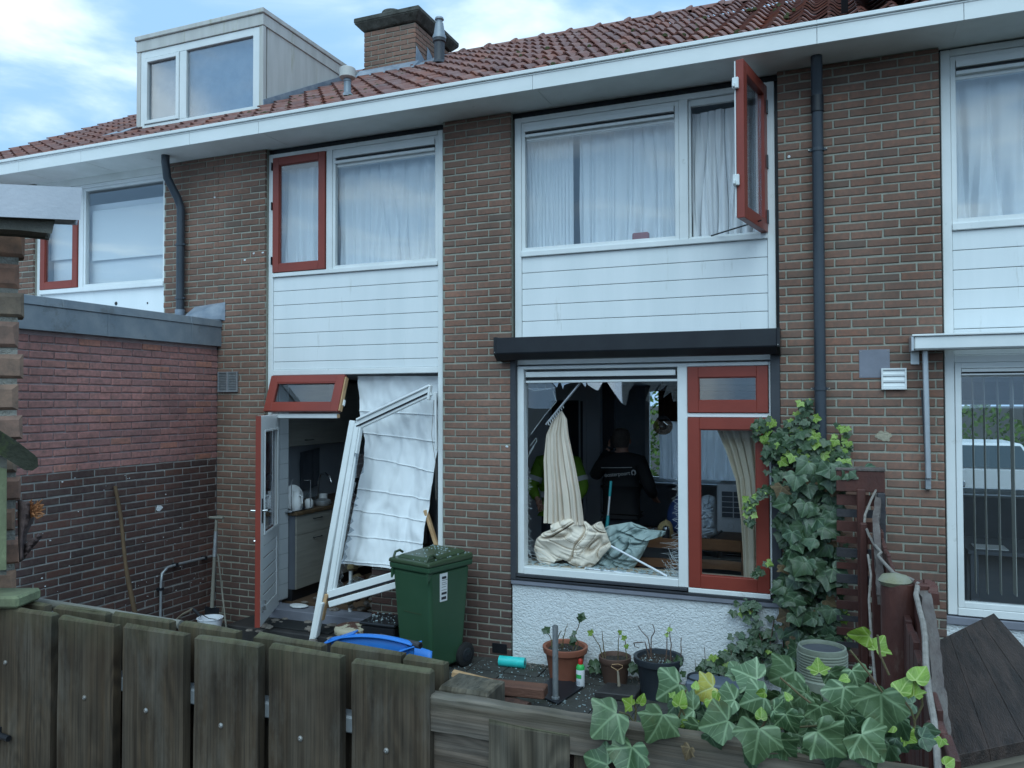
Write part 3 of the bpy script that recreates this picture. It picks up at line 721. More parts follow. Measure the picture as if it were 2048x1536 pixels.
for q in ((-2.612, -2.563), (-.4515, -.3825)):
    obj('shutter_guide', MB().box(q[0], q[1], -.012, .045, .80, 2.70), 'dark_grey_frame', HM, bevel=.003)
sb = MB(); sb.prism([(-2.678, -.02+.018, 2.88), (-2.678, -.165, 2.88), (-2.678, -.165, 2.745), (-2.678, -.10, 2.69), (-2.678, -.02+.018, 2.69)], (2.285, 0, 0))
RS = obj('roller_shutter_box', sb, 'black_metal', HM, bevel=.006)
sb = MB(); sb.prism([(-2.700, -.0, 2.885), (-2.700, -.17, 2.885), (-2.700, -.17, 2.742), (-2.700, -.10, 2.683), (-2.700, -.0, 2.683)], (.021, 0, 0)); obj('end_cap', sb, 'plastic_black', RS)
sb = MB(); sb.prism([(-.392, -.0, 2.885), (-.392, -.17, 2.885), (-.392, -.17, 2.742), (-.392, -.10, 2.683), (-.392, -.0, 2.683)], (.021, 0, 0)); obj('end_cap', sb, 'plastic_black', RS)
for xx in (-2.69, -.385): obj('screw', MB().lathe((xx, -.172, 2.755), [(.005, 0), (.004, .003), (0, .004)], 8, (0, -1, 0)), 'screw', RS)
mb = MB(); mb.box(-2.612, -.383, -.02, .09, .822, .844) if False else None
obj('sill_profile', MB().box(-2.612, -1.10, .0, .05, .825, .8449).box(-2.612, -.383, -.006, .05, .803, .8115), 'dark_grey_frame', HM)
obj('sill', MB().box(-2.600, -.380, -.035, .13, .762, .800), 'sill_stone', HM, bevel=.005)
obj('drip_rail', MB().box(-2.600, -.380, -.038, -.01, .8005, .8028), 'black_metal', HM)
obj('plaster_panel', MB().box(-2.596, -.3825, -.008, .138, GZ-.06, .7615), 'plaster_white', HM, bevel=.004)

# --- rainwater pipes
def pipe(h, pts, r, zs, name='downpipe'):
    p = obj(name, MB().tube(pts, r, 16), 'pipe_pvc', h, smooth=True)
    for (q, s) in zs:
        q = Vector(q)
        mb = MB(); mb.tube([q-Vector((0, 0, .012)), q+Vector((0, 0, .012))], r+.006, 16); mb.box(q.x-r-.025, q.x+r+.025, q.y-.012, q.y+.012, q.z-.008, q.z+.008)
        b = obj('pipe_bracket', mb, 'pipe_pvc', p)
    return p
px_ = -.095; py_ = -.062
dpR = pipe(HM, [(px_, py_, 1.93), (px_, py_, 3.4), (px_, py_, 4.60), (px_-.002, py_-.02, 4.68), (px_, py_-.10, 4.80), (px_, py_-.11, 4.90)], .041, [((px_, py_, 4.215), 0), ((px_, py_, 2.425), 0)])
obj('pipe_lower', MB().tube([(px_, py_, GZ), (px_, py_, 1.93)], .041, 14), 'pipe_pvc', HM, smooth=True)
mb = MB(); mb.tube([(px_, py_-.004, 4.50), (px_, py_-.004, 4.62)], .046, 16); obj('pipe_socket', mb, 'black_metal', dpR, smooth=True)
for s in (-1, 1):
    for zz in (4.215, 2.425): obj('screw', MB().lathe((px_+s*.062, py_-.014, zz), [(.007, 0), (.005, .005), (0, .006)], 8, (0, -1, 0)), 'screw', dpR)
a = at(334, 315, -.20); b = at(336, 345, -.17); c = at(362, 385, -.06)
dl = Vector((at(361, 500, -.06).x, -.06, 0))
dpL = pipe(HL, [(a.x, -.22, TOP), (a.x, -.22, a.z-.05), (b.x+.01, -.19, b.z-.06), (dl.x-.02, -.08, 4.46), (dl.x, -.06, 4.36), (dl.x, -.06, 3.10)], .041, [((dl.x, -.06, 3.98), 0), ((dl.x, -.06, 3.42), 0)])
obj('pipe_foot', MB().tube([(dl.x, -.06, 3.0), (dl.x, -.06, 3.30)], .05, 14), 'lead', HL, smooth=True)

# --- eaves: soffit, fascia gutter
def eaves(h, x0, x1, joints):
    s = obj('soffit', MB().box(x0, x1, -.384, .06, TOP, TOP+.02), 'soffit_paint', h)
    xs = [x0]+joints+[x1]
    for i, (a, b) in enumerate(zip(xs, xs[1:])):
        f = obj('fascia_board', MB().box(a+.0015, b-.0015, -.404, -.385, TOP-.006, 5.003), 'fascia_paint', h, bevel=.002)
    mb = MB(); mb.box(x0, x1, -.424, -.385, 5.006, 5.038); mb.box(x0, x1, -.41, -.30, 4.99, 5.005)
    obj('gutter_lip', mb, 'fascia_paint', h, bevel=.004)
    # joint cover strips of the soffit
    for a in joints: obj('joint_strip', MB().box(a-.03, a+.03, -.380, -.002, TOP-.003, TOP-.0005), 'soffit_paint', s)
eaves(HM, XP0, XP1, [-5.02, -2.25]); eaves(HL, -10.05, XP0, [-8.3, -7.35]); eaves(HR, XP1, 3.6, [.83])
# --- roof deck + tiles
def rz(y): return RZ0+RM*(y-RY0)
PITCH = math.atan(RM); TW, TG = .205, .270
def tile_mb():
    mb = MB(); n = 10; w = TW+.022; L = .345; top = []; 
    def h(u): return .030*math.cos(2*math.pi*u*TW/TW*.98)+.006*math.sin(4*math.pi*u)
    rows = [(0, .034), (L, .004)]
    for (y, o) in rows:
        for i in range(n+1): u = i/n; mb.v.append(Vector((u*w-.011, y, h(u)+o)))
    for i in range(n+1): u = i/n; mb.v.append(Vector((u*w-.011, .002, h(u)+.034-.016)))
    for i in range(n):
        mb.f.append((i, i+1, n+1+i+1, n+1+i)); mb.f.append((2*n+2+i, 2*n+2+i+1, i+1, i))
    e = 2*n+2; mb.f.append((e, 0, n+1)); mb.f.append((n, e+n, 2*n+1))
    return mb
TM = tile_mb(); TME = mesh('roof_tile', TM, 'roof_tile'); 
def roof(h, x0, x1, skip, budget, cols, seed):
    mb = MB(); e = RIDGE
    mb.prism([(x0, -.30, 4.94), (x0, -.30, 4.95), (x0, e, rz(e)-.115), (x0, 2*e+.36, 4.95), (x0, 2*e+.36, 4.94)], (x1-x0, 0, 0))
    deck = obj('roof', mb, 'rubber', h); rg = random.Random(seed); L = []
    nx = [i for i in cols]
    for k in range(14):
        for i in nx:
            X = -10.05+i*TW; Y = RY0+k*TG; Z = rz(Y)-.020
            if skip(X+TW/2, Y+TG/2): continue
            W = Matrix.Translation((X, Y, Z+rg.uniform(-.003, .003))) @ Matrix.Rotation(PITCH+rg.uniform(-.006, .012), 4, 'X') @ Matrix.Rotation(rg.uniform(-.012, .012), 4, 'Z')
            L.append((dist((X, Y, Z)), W))
    L.sort(key=lambda t: t[0]); rest = MB()
    for n, (d, W) in enumerate(L):
        if n < budget: put('roof_tile', TME, None, parent=deck, mat4=W)
        else: join_into(rest, TM, W, rg.random())
    if rest.v: obj('roof_tile_courses', rest, 'roof_tile', deck, smooth=False, kind='stuff')
    # ridge caps
    cap = MB(); nn = 9; Lc = .405
    for yy, r0 in ((0, .105), (.05, .125), (.075, .125), (.08, .098), (Lc, .094)):
        for i in range(nn+1):
            t = math.pi*i/nn; cap.v.append(Vector((yy, -math.cos(t)*r0, math.sin(t)*r0*.8)))
    for j in range(4):
        for i in range(nn): a = j*(nn+1)+i; cap.f.append((a, a+1, a+nn+2, a+nn+1))
    cme = mesh('ridge_tile', cap, 'roof_tile', smooth=True); X = x0
    while X < x1-.1:
        put('ridge_tile', cme, (X, e, rz(e)-.045+rg.uniform(-.004, .004)), parent=deck); X += .385
    return deck
chim = (-5.69, -4.92, 2.45, 3.42); dorm = (-7.67, -5.80, .55, 2.62)
def sk(x, y): return (chim[0]-.05 < x < chim[1]+.05 and chim[2] < y < chim[3]) or (dorm[0]-.02 < x < dorm[1]+.04 and dorm[2]-.02 < y < dorm[3]+.02)
nL = int(round((XP0+10.05)/TW)); nM = int(round((XP1+10.05)/TW))
roof(HL, -10.05, XP0, sk, 200, range(0, nL), 1); roof(HM, XP0, XP1, sk, 300, range(nL, nM), 2); roof(HR, XP1, 3.6, sk, 120, range(nM, nM+16), 3)
obj('gable', MB().prism([(-10.05, 0, 2.9), (-10.05, 0, 5.0), (-10.05, RIDGE, rz(RIDGE)-.1), (-10.05, 6.7, 5.0), (-10.05, 6.7, 0)], (.1, 0, 0)), 'mortar', HL)
# solar panel on the right roof
sp = thing('solar_panel', 'dark solar panel in a pale frame lying on the tiles above the right house', 'solar panel', (1.6, 1.0, rz(1.0)+.12))
def on_roof(x0, x1, y0, y1, o0, o1):
    n = Vector((0, -math.sin(PITCH), math.cos(PITCH)))
    def P(x, y, o): return Vector((x, y, rz(y)))+n*o
    return MB().hexa([P(x0, y0, o0), P(x1, y0, o0), P(x1, y1, o0), P(x0, y1, o0)], [P(x0, y0, o1), P(x1, y0, o1), P(x1, y1, o1), P(x0, y1, o1)])
obj('panel_glass', on_roof(.22, 1.90, .02, 1.10, .10, .118), 'car_glass', sp)
mb = MB()
for q in ((.17, .22, -.03, 1.15), (1.90, 1.95, -.03, 1.15), (.22, 1.90, -.03, .02), (.22, 1.90, 1.10, 1.15)):
    t_ = on_roof(*q, .085, .125); mb.add(t_.v, t_.f)
obj('panel_frame', mb, 'plastic_black', sp, bevel=.003)
mb = MB(); t_ = on_roof(.08, .13, .10, .14, .0, .10); mb.add(t_.v, t_.f); t_ = on_roof(1.0, 1.05, .0, 1.1, .0, .085); mb.add(t_.v, t_.f); obj('mounting_rail', mb, 'plastic_black', sp)
# --- chimney
ch = obj('chimney', MB().box(chim[0]+.008, chim[1]-.008, chim[2]+.008, chim[3], 6.2, 7.20), 'mortar', HM)
FY = Matrix.Translation((0, chim[2], 0))
FX = Matrix.Translation((chim[1], 0, 0)) @ Matrix.Rotation(math.radians(90), 4, 'Z')
brickwork(ch, [(chim[0], chim[1], 6.48, 7.22, FY, 'brick', .03), (chim[2], chim[3], 6.48, 7.22, FX, 'brick', .0)], 68, lambda c: True, random.Random(8))
cap = MB(); cap.hexa([(chim[0]-.02, chim[2]-.02, 7.215), (chim[1]+.02, chim[2]-.02, 7.215), (chim[1]+.02, chim[3]+.02, 7.215), (chim[0]-.02, chim[3]+.02, 7.215)],
                     [(chim[0]-.10, chim[2]-.10, 7.30), (chim[1]+.10, chim[2]-.10, 7.30), (chim[1]+.10, chim[3]+.10, 7.30), (chim[0]-.10, chim[3]+.10, 7.30)])
cap.box(chim[0]-.10, chim[1]+.10, chim[2]-.10, chim[3]+.10, 7.301, 7.365)
obj('cap', cap, 'concrete_cap', ch, bevel=.01); obj('flue_pot', MB().lathe((-5.36, 2.62, 7.365), [(.15, 0), (.15, .09), (.14, .11), (.11, .11), (.11, 0)], 20), 'concrete_cap', ch, smooth=True)
mb = MB(); mb.prism([(chim[0]-.06, 2.30, rz(2.30)+.02), (chim[0]-.06, 2.445, 6.70), (chim[0]-.06, 2.449, 6.60), (chim[0]-.06, 2.34, rz(2.34)-.02)], (chim[1]-chim[0]+.12, 0, 0))
obj('lead_apron', mb, 'lead', ch, bevel=.004)
mb = MB()
for i, (ya, yb, za, zb) in enumerate(((2.44, 2.72, 6.90, 6.80), (2.73, 2.98, 7.00, 6.90), (2.99, 3.20, 7.08, 7.0))):
    X = chim[1]+.004+.003*i
    mb.prism([(X, ya, rz(ya)-.02), (X, yb, rz(yb)-.02), (X, yb, zb-.03), (X, ya+.02, za)], (.006, 0, 0))
obj('lead_flashing', mb, 'lead', ch)
obj('lead_skirt', MB().hexa([(chim[1], 2.34, rz(2.34)+.0), (chim[1]+.16, 2.34, rz(2.34)+.0), (chim[1]+.16, 3.2, rz(3.2)+.01), (chim[1], 3.2, rz(3.2)+.01)], [(chim[1], 2.34, rz(2.34)+.04), (chim[1]+.16, 2.34, rz(2.34)+.03), (chim[1]+.16, 3.2, rz(3.2)+.03), (chim[1], 3.2, rz(3.2)+.05)]), 'lead', ch)
fc = (-4.50, 2.30); fz = rz(fc[1])-.02
fl = obj('flue_terminal', MB().lathe((*fc, fz), [(.12, 0), (.07, .05), (.066, .06), (.066, .28), (.082, .29), (.082, .325)], 20), 'dark_grey_frame', HM, smooth=True)
obj('flue_cowl', MB().lathe((*fc, fz+.326), [(.086, 0), (.086, .03), (.072, .06), (.050, .20), (.040, .205), (.040, .23), (.058, .245), (.050, .27), (.0, .262)], 20), 'zinc', fl, smooth=True)
vc = (-4.50, .30); vz = rz(vc[1])-.02
v = obj('vent_pipe', MB().lathe((*vc, vz), [(.10, 0), (.045, .05), (.036, .06), (.036, .17), (.040, .172), (.040, .20), (.036, .20), (.036, .22)], 18), 'zinc', HM, smooth=True)
obj('vent_cap', MB().lathe((*vc, vz+.20), [(.060, .0), (.080, .012), (.080, .10), (.072, .108), (0, .112)], 22), 'dormer_board', v, smooth=True)
# --- dormer
dx0, dx1, dy0, dy1 = dorm[0], dorm[1], .60, 2.60; dz0, dz1 = 5.50, 6.69
body = MB(); far = MB(); far.prism([(dx0+.02, dy0+.08, dz0-.1), (dx0+.02, dy0+.08, dz1-.04), (dx0+.02, dy1, dz1-.04), (dx0+.02, dy1, rz(dy1)-.1), (dx0+.02, dy0+.08, rz(dy0)-.2)], (.02, 0, 0))
body.prism([(dx1-.03, dy0+.08, dz0-.1), (dx1-.03, dy0+.08, dz1-.18), (dx1-.03, dy1, dz1-.18), (dx1-.03, dy1+.05, rz(dy1)-.1), (dx1-.03, dy0+.08, rz(dy0)-.2)], (.02, 0, 0))
dm = obj('dormer', body, 'dormer_board', HL); obj('side_board', far, 'dormer_board', dm)
obj('dormer_roof', MB().box(dx0-.01, dx1+.02, dy0-.03, dy1+.25, dz1-.055, dz1), 'dormer_board', dm, bevel=.006)
obj('fascia_band', MB().box(dx0, dx1+.005, dy0-.01, dy0+.03, dz1-.185, dz1-.058).box(dx1-.02, dx1+.005, dy0+.031, dy1+.2, dz1-.185, dz1-.058), 'dormer_board', dm, bevel=.003)
obj('corner_post', MB().box(dx1-.055, dx1-.001, dy0, dy0+.05, dz0-.02, dz1-.187).box(dx0, dx0+.06, dy0, dy0+.05, dz0-.02, dz1-.187), 'dormer_board', dm, bevel=.003)
wx0, wx1, wz0, wz1 = dx0+.061, dx1-.057, dz0+.03, dz1-.188
mb = ring(MB(), wx0, wx1, wz0, wz1, (.06, .09, .09, .09), dy0+.005, dy0+.07); xm = at(365, 150, .6).x; mb.box(xm-.05, xm+.05, dy0+.005, dy0+.07, wz0+.09, wz1-.09)
obj('window_frame', mb, 'white_paint', dm, bevel=.005)
mb = ring(MB(), wx0+.065, xm-.055, wz0+.095, wz1-.095, .045, dy0-.008, dy0+.05); obj('casement', mb, 'white_paint', dm, bevel=.005)
pane(dm, wx0+.11, xm-.10, wz0+.14, wz1-.14, dy0+.03, 'glass_coated'); pane(dm, xm+.051, wx1-.091, wz0+.091, wz1-.091, dy0+.035, 'glass_coated')
obj('reflected_sky_sheet', MB().box(wx0+.05, wx1-.05, dy0+.12, dy0+.125, wz0+.05, wz1-.05), 'lead', dm)  # grey sheet added behind the panes to tone them like reflected sky
obj('lead_flashing', MB().prism([(dx1, dy0, rz(dy0)+.0), (dx1, dy0, rz(dy0)+.10), (dx1, dy1-.05, rz(dy1-.05)+.08), (dx1, dy1-.05, rz(dy1-.05)-.02)], (.012, 0, 0)), 'lead', dm)
obj('lead_patch', MB().hexa([(dx0-.35, .35, rz(.35)+.015), (dx0+.02, .35, rz(.35)+.015), (dx0+.02, .6, rz(.6)+.02), (dx0-.25, .6, rz(.6)+.02)], [(dx0-.35, .35, rz(.35)+.03), (dx0+.02, .35, rz(.35)+.03), (dx0+.02, .6, rz(.6)+.05), (dx0-.25, .6, rz(.6)+.04)]), 'lead', dm)
# moss cushions in the tile troughs
ms = MB(); mr = random.Random(6)
for i in range(150):
    X = mr.choice((mr.uniform(-5.7, -4.2), mr.uniform(-4.2, .5))); Y = RY0+TG*(mr.randrange(0, 9))+mr.uniform(-.01, .02); s = mr.uniform(.012, .034)
    ms.lathe((X, Y, rz(Y)+.012), [(s, -.02), (s*1.05, 0), (s*.7, s*.45), (0, s*.6)], 7)
obj('roof_moss', ms, 'moss', HM, smooth=True, kind='stuff')

# ================================================================ GARAGE / EXTENSION WALL on the left
GW = thing('garden_wall', 'left side wall, purple brick above dark brick, under a grey zinc coping', 'wall', (XP0, -1.5, GZ))
gfr = Matrix.Translation((XP0, 0, 0)) @ Matrix.Rotation(math.radians(90), 4, 'Z')     # local x -> world y, faces +x
c1 = obj('wall_upper', MB().box(XP0-.25, XP0-.009, -3.6, .0, 1.79, 2.92), 'mortar_purple', GW)
c2 = obj('wall_lower', MB().box(XP0-.25, XP0-.006, -3.6, .0, GZ-.05, 1.785), 'mortar_light', GW)
gv = lambda c: c.y > -2.3 and c.z > .3
rg = random.Random(21)
brickwork(c1, [(-3.6, 0, 1.79, 2.90, gfr, 'brick_purple', .04)], 150, gv, rg, jut=.004, tilt=.05)
brickwork(c2, [(-3.6, 0, GZ, 1.78, gfr, 'brick_dark', .10)], 150, gv, rg, jut=.003)
mb = MB(); mb.box(XP0-.35, XP0+.055, -3.6, .0, 3.115, 3.185)
cp = obj('coping', MB().box(XP0+.03, XP0+.05, -3.6, .04, 2.905, 3.10).box(XP0-.35, XP0+.03, -3.6, .04, 2.93, 3.10), 'zinc', GW, bevel=.003)
for ya, yb in ((-3.6, -1.81), (-1.808, -.42), (-.418, .05)):
    obj('coping_cap', MB().hexa([(XP0-.35, ya, 3.101), (XP0+.062, ya, 3.101), (XP0+.062, yb, 3.101), (XP0-.35, yb, 3.101)], [(XP0-.35, ya, 3.20), (XP0+.050, ya, 3.175), (XP0+.050, yb, 3.175), (XP0-.35, yb, 3.20)]), 'zinc', cp, bevel=.004)
for ya in (-1.36, -.40): obj('seam', MB().box(XP0+.0505, XP0+.054, ya-.012, ya+.012, 2.905, 3.10), 'zinc', cp)
obj('lead_saddle', MB().hexa([(XP0-.3, -.16, 3.19), (XP0+.06, -.03, 3.185), (XP0+.10, -.004, 3.17), (XP0-.3, -.004, 3.20)], [(XP0-.3, -.16, 3.21), (XP0+.06, -.03, 3.22), (XP0+.10, -.004, 3.36), (XP0-.3, -.004, 3.33)]), 'lead', GW)
# left extension roof behind it
obj('flat_roof', MB().box(-9.9, XP0-.351, -3.6, .0, 3.0, 3.08), 'roof_felt', GW)
# pale splashes and scars on the dark bricks
rr = random.Random(9); mb = MB()
def splat(mb, c, s, ax, seed):
    r = random.Random(seed); n = 9; pts = []
    for k in range(n):
        a = 2*math.pi*k/n; q = s*r.uniform(.6, 1.0)
        pts.append((c[0]+.0, c[1]+math.cos(a)*q, c[2]+math.sin(a)*q*.75) if ax == 'X' else (c[0]+math.cos(a)*q, c[1], c[2]+math.sin(a)*q*.75))
    mb.prism(pts, (.0025, 0, 0) if ax == 'X' else (0, -.0025, 0))
for i in range(60):
    splat(mb, (XP0+.0015, rr.uniform(-2.1, -.1), rr.uniform(.5, 1.75)), rr.uniform(.003, .010), 'X', i)
q = atx(318, 1016, XP0); splat(mb, (XP0+.0015, q.y, q.z), .05, 'X', 77)
obj('mortar_splashes', mb, 'plaster_white', GW, kind='stuff')

# --- fittings on the brick piers
def louvre(parent, x0, x1, z0, z1, y, m, n=9, frame=.012):
    o = obj('vent_cover', ring(MB(), x0, x1, z0, z1, frame, y-.018, y).box(x0+frame, x1-frame, y-.003, y, z0+frame, z1-frame), m, parent, bevel=.001)
    mb = MB(); h = (z1-z0-2*frame)/n
    for i in range(n):
        za = z0+frame+i*h; mb.hexa([(x0+frame, y-.014, za), (x1-frame, y-.014, za), (x1-frame, y-.003, za+h*.5), (x0+frame, y-.003, za+h*.5)], [(x0+frame, y-.014, za+h*.3), (x1-frame, y-.014, za+h*.3), (x1-frame, y-.003, za+h*.85), (x0+frame, y-.003, za+h*.85)])
    obj('louvre', mb, m, o, kind=None)
p, q = at(438, 744), at(477, 784); louvre(HM, p.x, q.x, q.z, p.z, -.004, 'galvanised', 11)
obj('vent_divider', MB().box((p.x+q.x)/2-.006, (p.x+q.x)/2+.006, -.026, -.005, q.z, p.z), 'aluminium', HM)
p, q = at(1762, 737), at(1813, 779); louvre(HR, p.x, q.x, q.z, p.z, -.012, 'white_paint', 3)
p, q = at(1718, 700), at(1780, 755)
pl = obj('cover_plate', MB().box(p.x, q.x, -.006, .0, q.z, p.z), 'sill_stone', HR, bevel=.001)
for a in ((.012, .012), (-.012, .012), (.012, -.012), (-.012, -.012)):
    X = p.x+a[0] if a[0] > 0 else q.x+a[0]; Z = q.z+a[1] if a[1] > 0 else p.z+a[1]
    obj('screw', MB().lathe((X, -.006, Z), [(.004, 0), (.003, .002), (0, .003)], 8, (0, -1, 0)), 'screw', pl)
p, q = at(985, 1285), at(1014, 1308); obj('cellar_vent', MB().box(p.x, q.x, -.008, .0, q.z, p.z), 'plastic_black', HM, bevel=.002)
# plaster-filled hole and bird lime on the brickwork
q = at(1768, 872); mb = MB(); n_ = 30; _r2 = random.Random(19)
pts = [(q.x+math.cos(6.283*k/n_)*.060*_r2.uniform(.62, 1.1), -.0030, q.z+math.sin(6.283*k/n_)*.046*_r2.uniform(.62, 1.1)) for k in range(n_)]; mb.prism(pts, (0, -.002, 0)); obj('filler_patch', mb, 'filler', HR)
mb = MB()
for i, (a, b) in enumerate(((490, 520), (508, 507), (526, 505), (430, 395), (1578, 313), (1014, 893), (1640, 745))):
    q = at(a, b); splat(mb, (q.x, -.002, q.z), .016, 'Y', i)
obj('paint_splash', mb, 'plaster_white', HM, kind='stuff')
# --- awning of the right house
aw = thing('awning', 'white folded awning cassette with its grey arm over the right house window', 'awning', (1.7, -.1, 2.7))
z_ = 2.795
obj('cassette', MB().box(.520, 3.1, -.20, -.02, z_-.105, z_-.012), 'white_paint', aw, bevel=.01)
obj('cassette_lid', MB().box(.510, 3.1, -.215, -.005, z_-.0115, z_+.003), 'white_paint', aw, bevel=.003)
obj('end_plate', MB().box(.505, .5195, -.21, -.01, z_-.11, z_-.013), 'aluminium', aw)
obj('wall_bracket', MB().box(.515, .570, -.02, .0, z_-.20, z_-.106), 'white_paint', aw, bevel=.003)
p, q = at(1850, 700, -.06), at(1857, 958, -.06)
obj('folding_arm', MB().bar((p.x, -.06, p.z), (q.x, -.05, q.z), .036, .03, (0, 1, 0)), 'aluminium', aw, bevel=.006)
p2 = at(1848, 780, -.04); obj('arm_strut', MB().bar((p2.x-.012, -.03, p2.z), (q.x-.012, -.03, q.z+.1), .012, .02, (0, 1, 0)), 'dark_grey_frame', aw)
obj('arm_foot', MB().box(q.x-.018, q.x+.018, -.045, .0, q.z-.075, q.z+.005), 'galvanised', aw, bevel=.003)
# ================================================================ GROUND FLOOR OF THE MIDDLE HOUSE
KX = -3.45
mb = MB(); mb.box(KX, KX+.1, .31, 2.3, FL, CE); obj('partition', mb, 'interior_wall', HM)
mb = MB(); mb.box(-3.03, -2.80, 3.5, 3.62, FL, CE); mb.box(-5.7, -3.50, 3.5, 3.62, FL, CE); mb.box(-3.50, -3.03, 3.5, 3.62, 2.35, CE); obj('cross_wall', mb, 'interior_wall', HM)
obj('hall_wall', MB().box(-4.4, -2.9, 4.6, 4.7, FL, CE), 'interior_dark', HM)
obj('door_casing', ring(MB(), -3.08, -2.98, FL, 2.36, .02, 3.48, 3.499), 'interior_wall', HM)
mb = MB(); ring(mb, -3.77, -3.53, .5, 2.32, .03, 6.47, 6.52); obj('hall_window_frame', mb, 'white_paint', HM)
mb = MB(); ring(mb, -2.87, -.53, 1.04, 2.57, .07, 6.44, 6.52); mb.box(-2.50, -2.44, 6.44, 6.52, 1.1, 2.5); obj('street_window_frame', mb, 'white_paint', HM)
pane(HM, -2.80, -.60, 1.11, 2.50, 6.49, 'glass_clear')
obj('street_sill', MB().box(-2.9, -.5, 6.2, 6.45, 1.0, 1.035), 'interior_wall', HM)
obj('brown_reflection', MB().box(-2.60, -.5, 6.20, 6.32, 2.02, 2.50), 'beam_red', HM)  # brown box added to stand for the dark reflection above the net curtain
hang('net_curtain', net(-2.62, -.6, 1.10, 2.05, 6.30, 12, .04, 21), 'sheer_back', 'white net curtain at the street window seen through the smashed pane')
hang('net_curtain', net(-3.76, -3.56, .6, 2.05, 6.42, 2, .02, 23), 'sheer_back', 'narrow white curtain in the hall window left of the man in black')
# kitchen reveal tiles, cabinets
tw = obj('tiled_reveal', MB().box(-5.209, -5.20, .141, .292, .33, 2.58), 'grout', HM)
rg = random.Random(31)
tm = MB().box(0, .005, 0, .147, 0, .147); tme = mesh('wall_tile', tm, 'white_tile')
for j in range(15):
    for i in range(1): put('wall_tile', tme, (-5.1999, .143+i*.152, .34+j*.152), (0, 0, 0), parent=tw)
def cabinet(name, label, x, y0, y1, z0, z1, doors):
    t = thing(name, label, 'cabinet', (x-.25, (y0+y1)/2, z0))
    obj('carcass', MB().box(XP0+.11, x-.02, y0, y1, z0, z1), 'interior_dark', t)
    for ya, yb, za, zb in doors:
        d = obj('cabinet_door', MB().box(x-.019, x, ya+.002, yb-.002, za+.002, zb-.002), 'cabinet_front', t, bevel=.002)
        zz = zb-.06 if name == 'base_cabinet' else za+.06; ym = (ya+yb)/2
        obj('cabinet_handle', MB().tube([(x, ym-.07, zz), (x+.025, ym-.06, zz), (x+.025, ym+.06, zz), (x, ym+.07, zz)], .005, 6), 'black_metal', d)
    return t
CX_ = -5.10
bc = cabinet('base_cabinet', 'pale wood-grain kitchen base cabinet with drawers behind the open door', CX_, .30, 3.1, .42, 1.17, [(.30, 1.0, .97, 1.17), (.30, 1.0, .42, .97), (1.0, 1.9, .97, 1.17), (1.0, 1.9, .42, .97), (1.9, 3.1, .97, 1.17), (1.9, 3.1, .42, .97)])
obj('plinth', MB().box(XP0+.11, CX_-.05, .30, 3.1, FL, .42), 'plastic_black', bc)
obj('worktop', MB().box(XP0+.11, CX_+.02, .28, 3.1, 1.171, 1.21), 'worktop', bc, bevel=.006)
cabinet('wall_cabinet', 'wood-grain kitchen wall cabinet hanging in the dark above the worktop', -5.36, .45, 3.1, 1.86, 2.56, [(.45, 1.25, 1.86, 2.56), (1.25, 2.1, 1.86, 2.56), (2.1, 3.1, 1.86, 2.56)])
WZ = 1.211
def P(px, py, X): v = atx(px, py, X); return v
pt = P(583, 985, -5.25)
obj('plate', MB().lathe((-5.22, pt.y, WZ+.135), [(0, .006), (.07, .004), (.125, -.012), (.128, -.008), (.07, .012), (0, .012)], 28, (.95, -.25, .12)), 'paper_white', smooth=True, label='white dinner plate standing on edge in the kitchen dish rack', cat='plate')
dr = thing('dish_rack', 'chrome wire dish rack holding the white plate on the kitchen worktop', 'dish rack', (-5.25, pt.y, WZ))
for s in (-.16, .16):
    for q in (-.12, .12): obj('rack_wire', MB().tube([(-5.25+q, pt.y+s, WZ), (-5.25+q, pt.y+s, WZ+.30), (-5.25+q*.6, pt.y+s*.7, WZ+.30)], .005, 6), 'chrome', dr, smooth=True)
obj('rack_base', ring(MB(), -5.39, -5.11, 0, .02, .01, 0, .02) if False else MB().box(-5.39, -5.11, pt.y-.18, pt.y+.18, WZ+.001, WZ+.012), 'chrome', dr)
jg = thing('jug', 'white enamel jug with a loop handle on the near end of the kitchen worktop', 'jug', (-5.19, .42, WZ))
obj('jug_body', MB().lathe((-5.19, .42, WZ), [(.05, 0), (.065, .04), (.06, .12), (.04, .17), (.045, .20), (.038, .20), (.03, .17), (.05, .02), (0, .012)], 20), 'paper_white', jg, smooth=True)
obj('jug_handle', MB().tube([(-5.14, .40, WZ+.16), (-5.10, .39, WZ+.15), (-5.09, .38, WZ+.08), (-5.13, .40, WZ+.04)], .008, 8), 'paper_white', jg, smooth=True)
fa = thing('tap', 'curved chrome kitchen tap above the worktop beside the dish rack', 'tap', (-5.45, 1.15, WZ))
obj('spout', MB().tube([(-5.45, 1.15, WZ), (-5.45, 1.15, WZ+.22), (-5.42, 1.15, WZ+.30), (-5.34, 1.13, WZ+.32), (-5.27, 1.12, WZ+.28), (-5.25, 1.12, WZ+.22)], .011, 10), 'chrome', fa, smooth=True)
for i, (y, h, m, lb, ct) in enumerate(((.95, .11, 'paper_white', 'small white cup on the kitchen worktop right of the tap', 'cup'), (1.55, .22, 'plastic_black', 'dark pot standing at the back of the kitchen worktop', 'pot'), (2.0, .16, 'plastic_black', 'dark pan beside the pot on the kitchen worktop', 'pan'), (.72, .14, 'glass', 'clear drinking glass next to the dish rack', 'glass'))):
    r = h*.42 if i != 2 else .13
    obj(('cup', 'cooking_pot', 'frying_pan', 'drinking_glass')[i], MB().lathe((-5.24, y, WZ), [(r*.8, 0), (r, h*.3), (r, h), (r*.92, h), (r*.9, h*.2), (0, h*.12)], 18), m, smooth=True, label=lb, cat=ct)

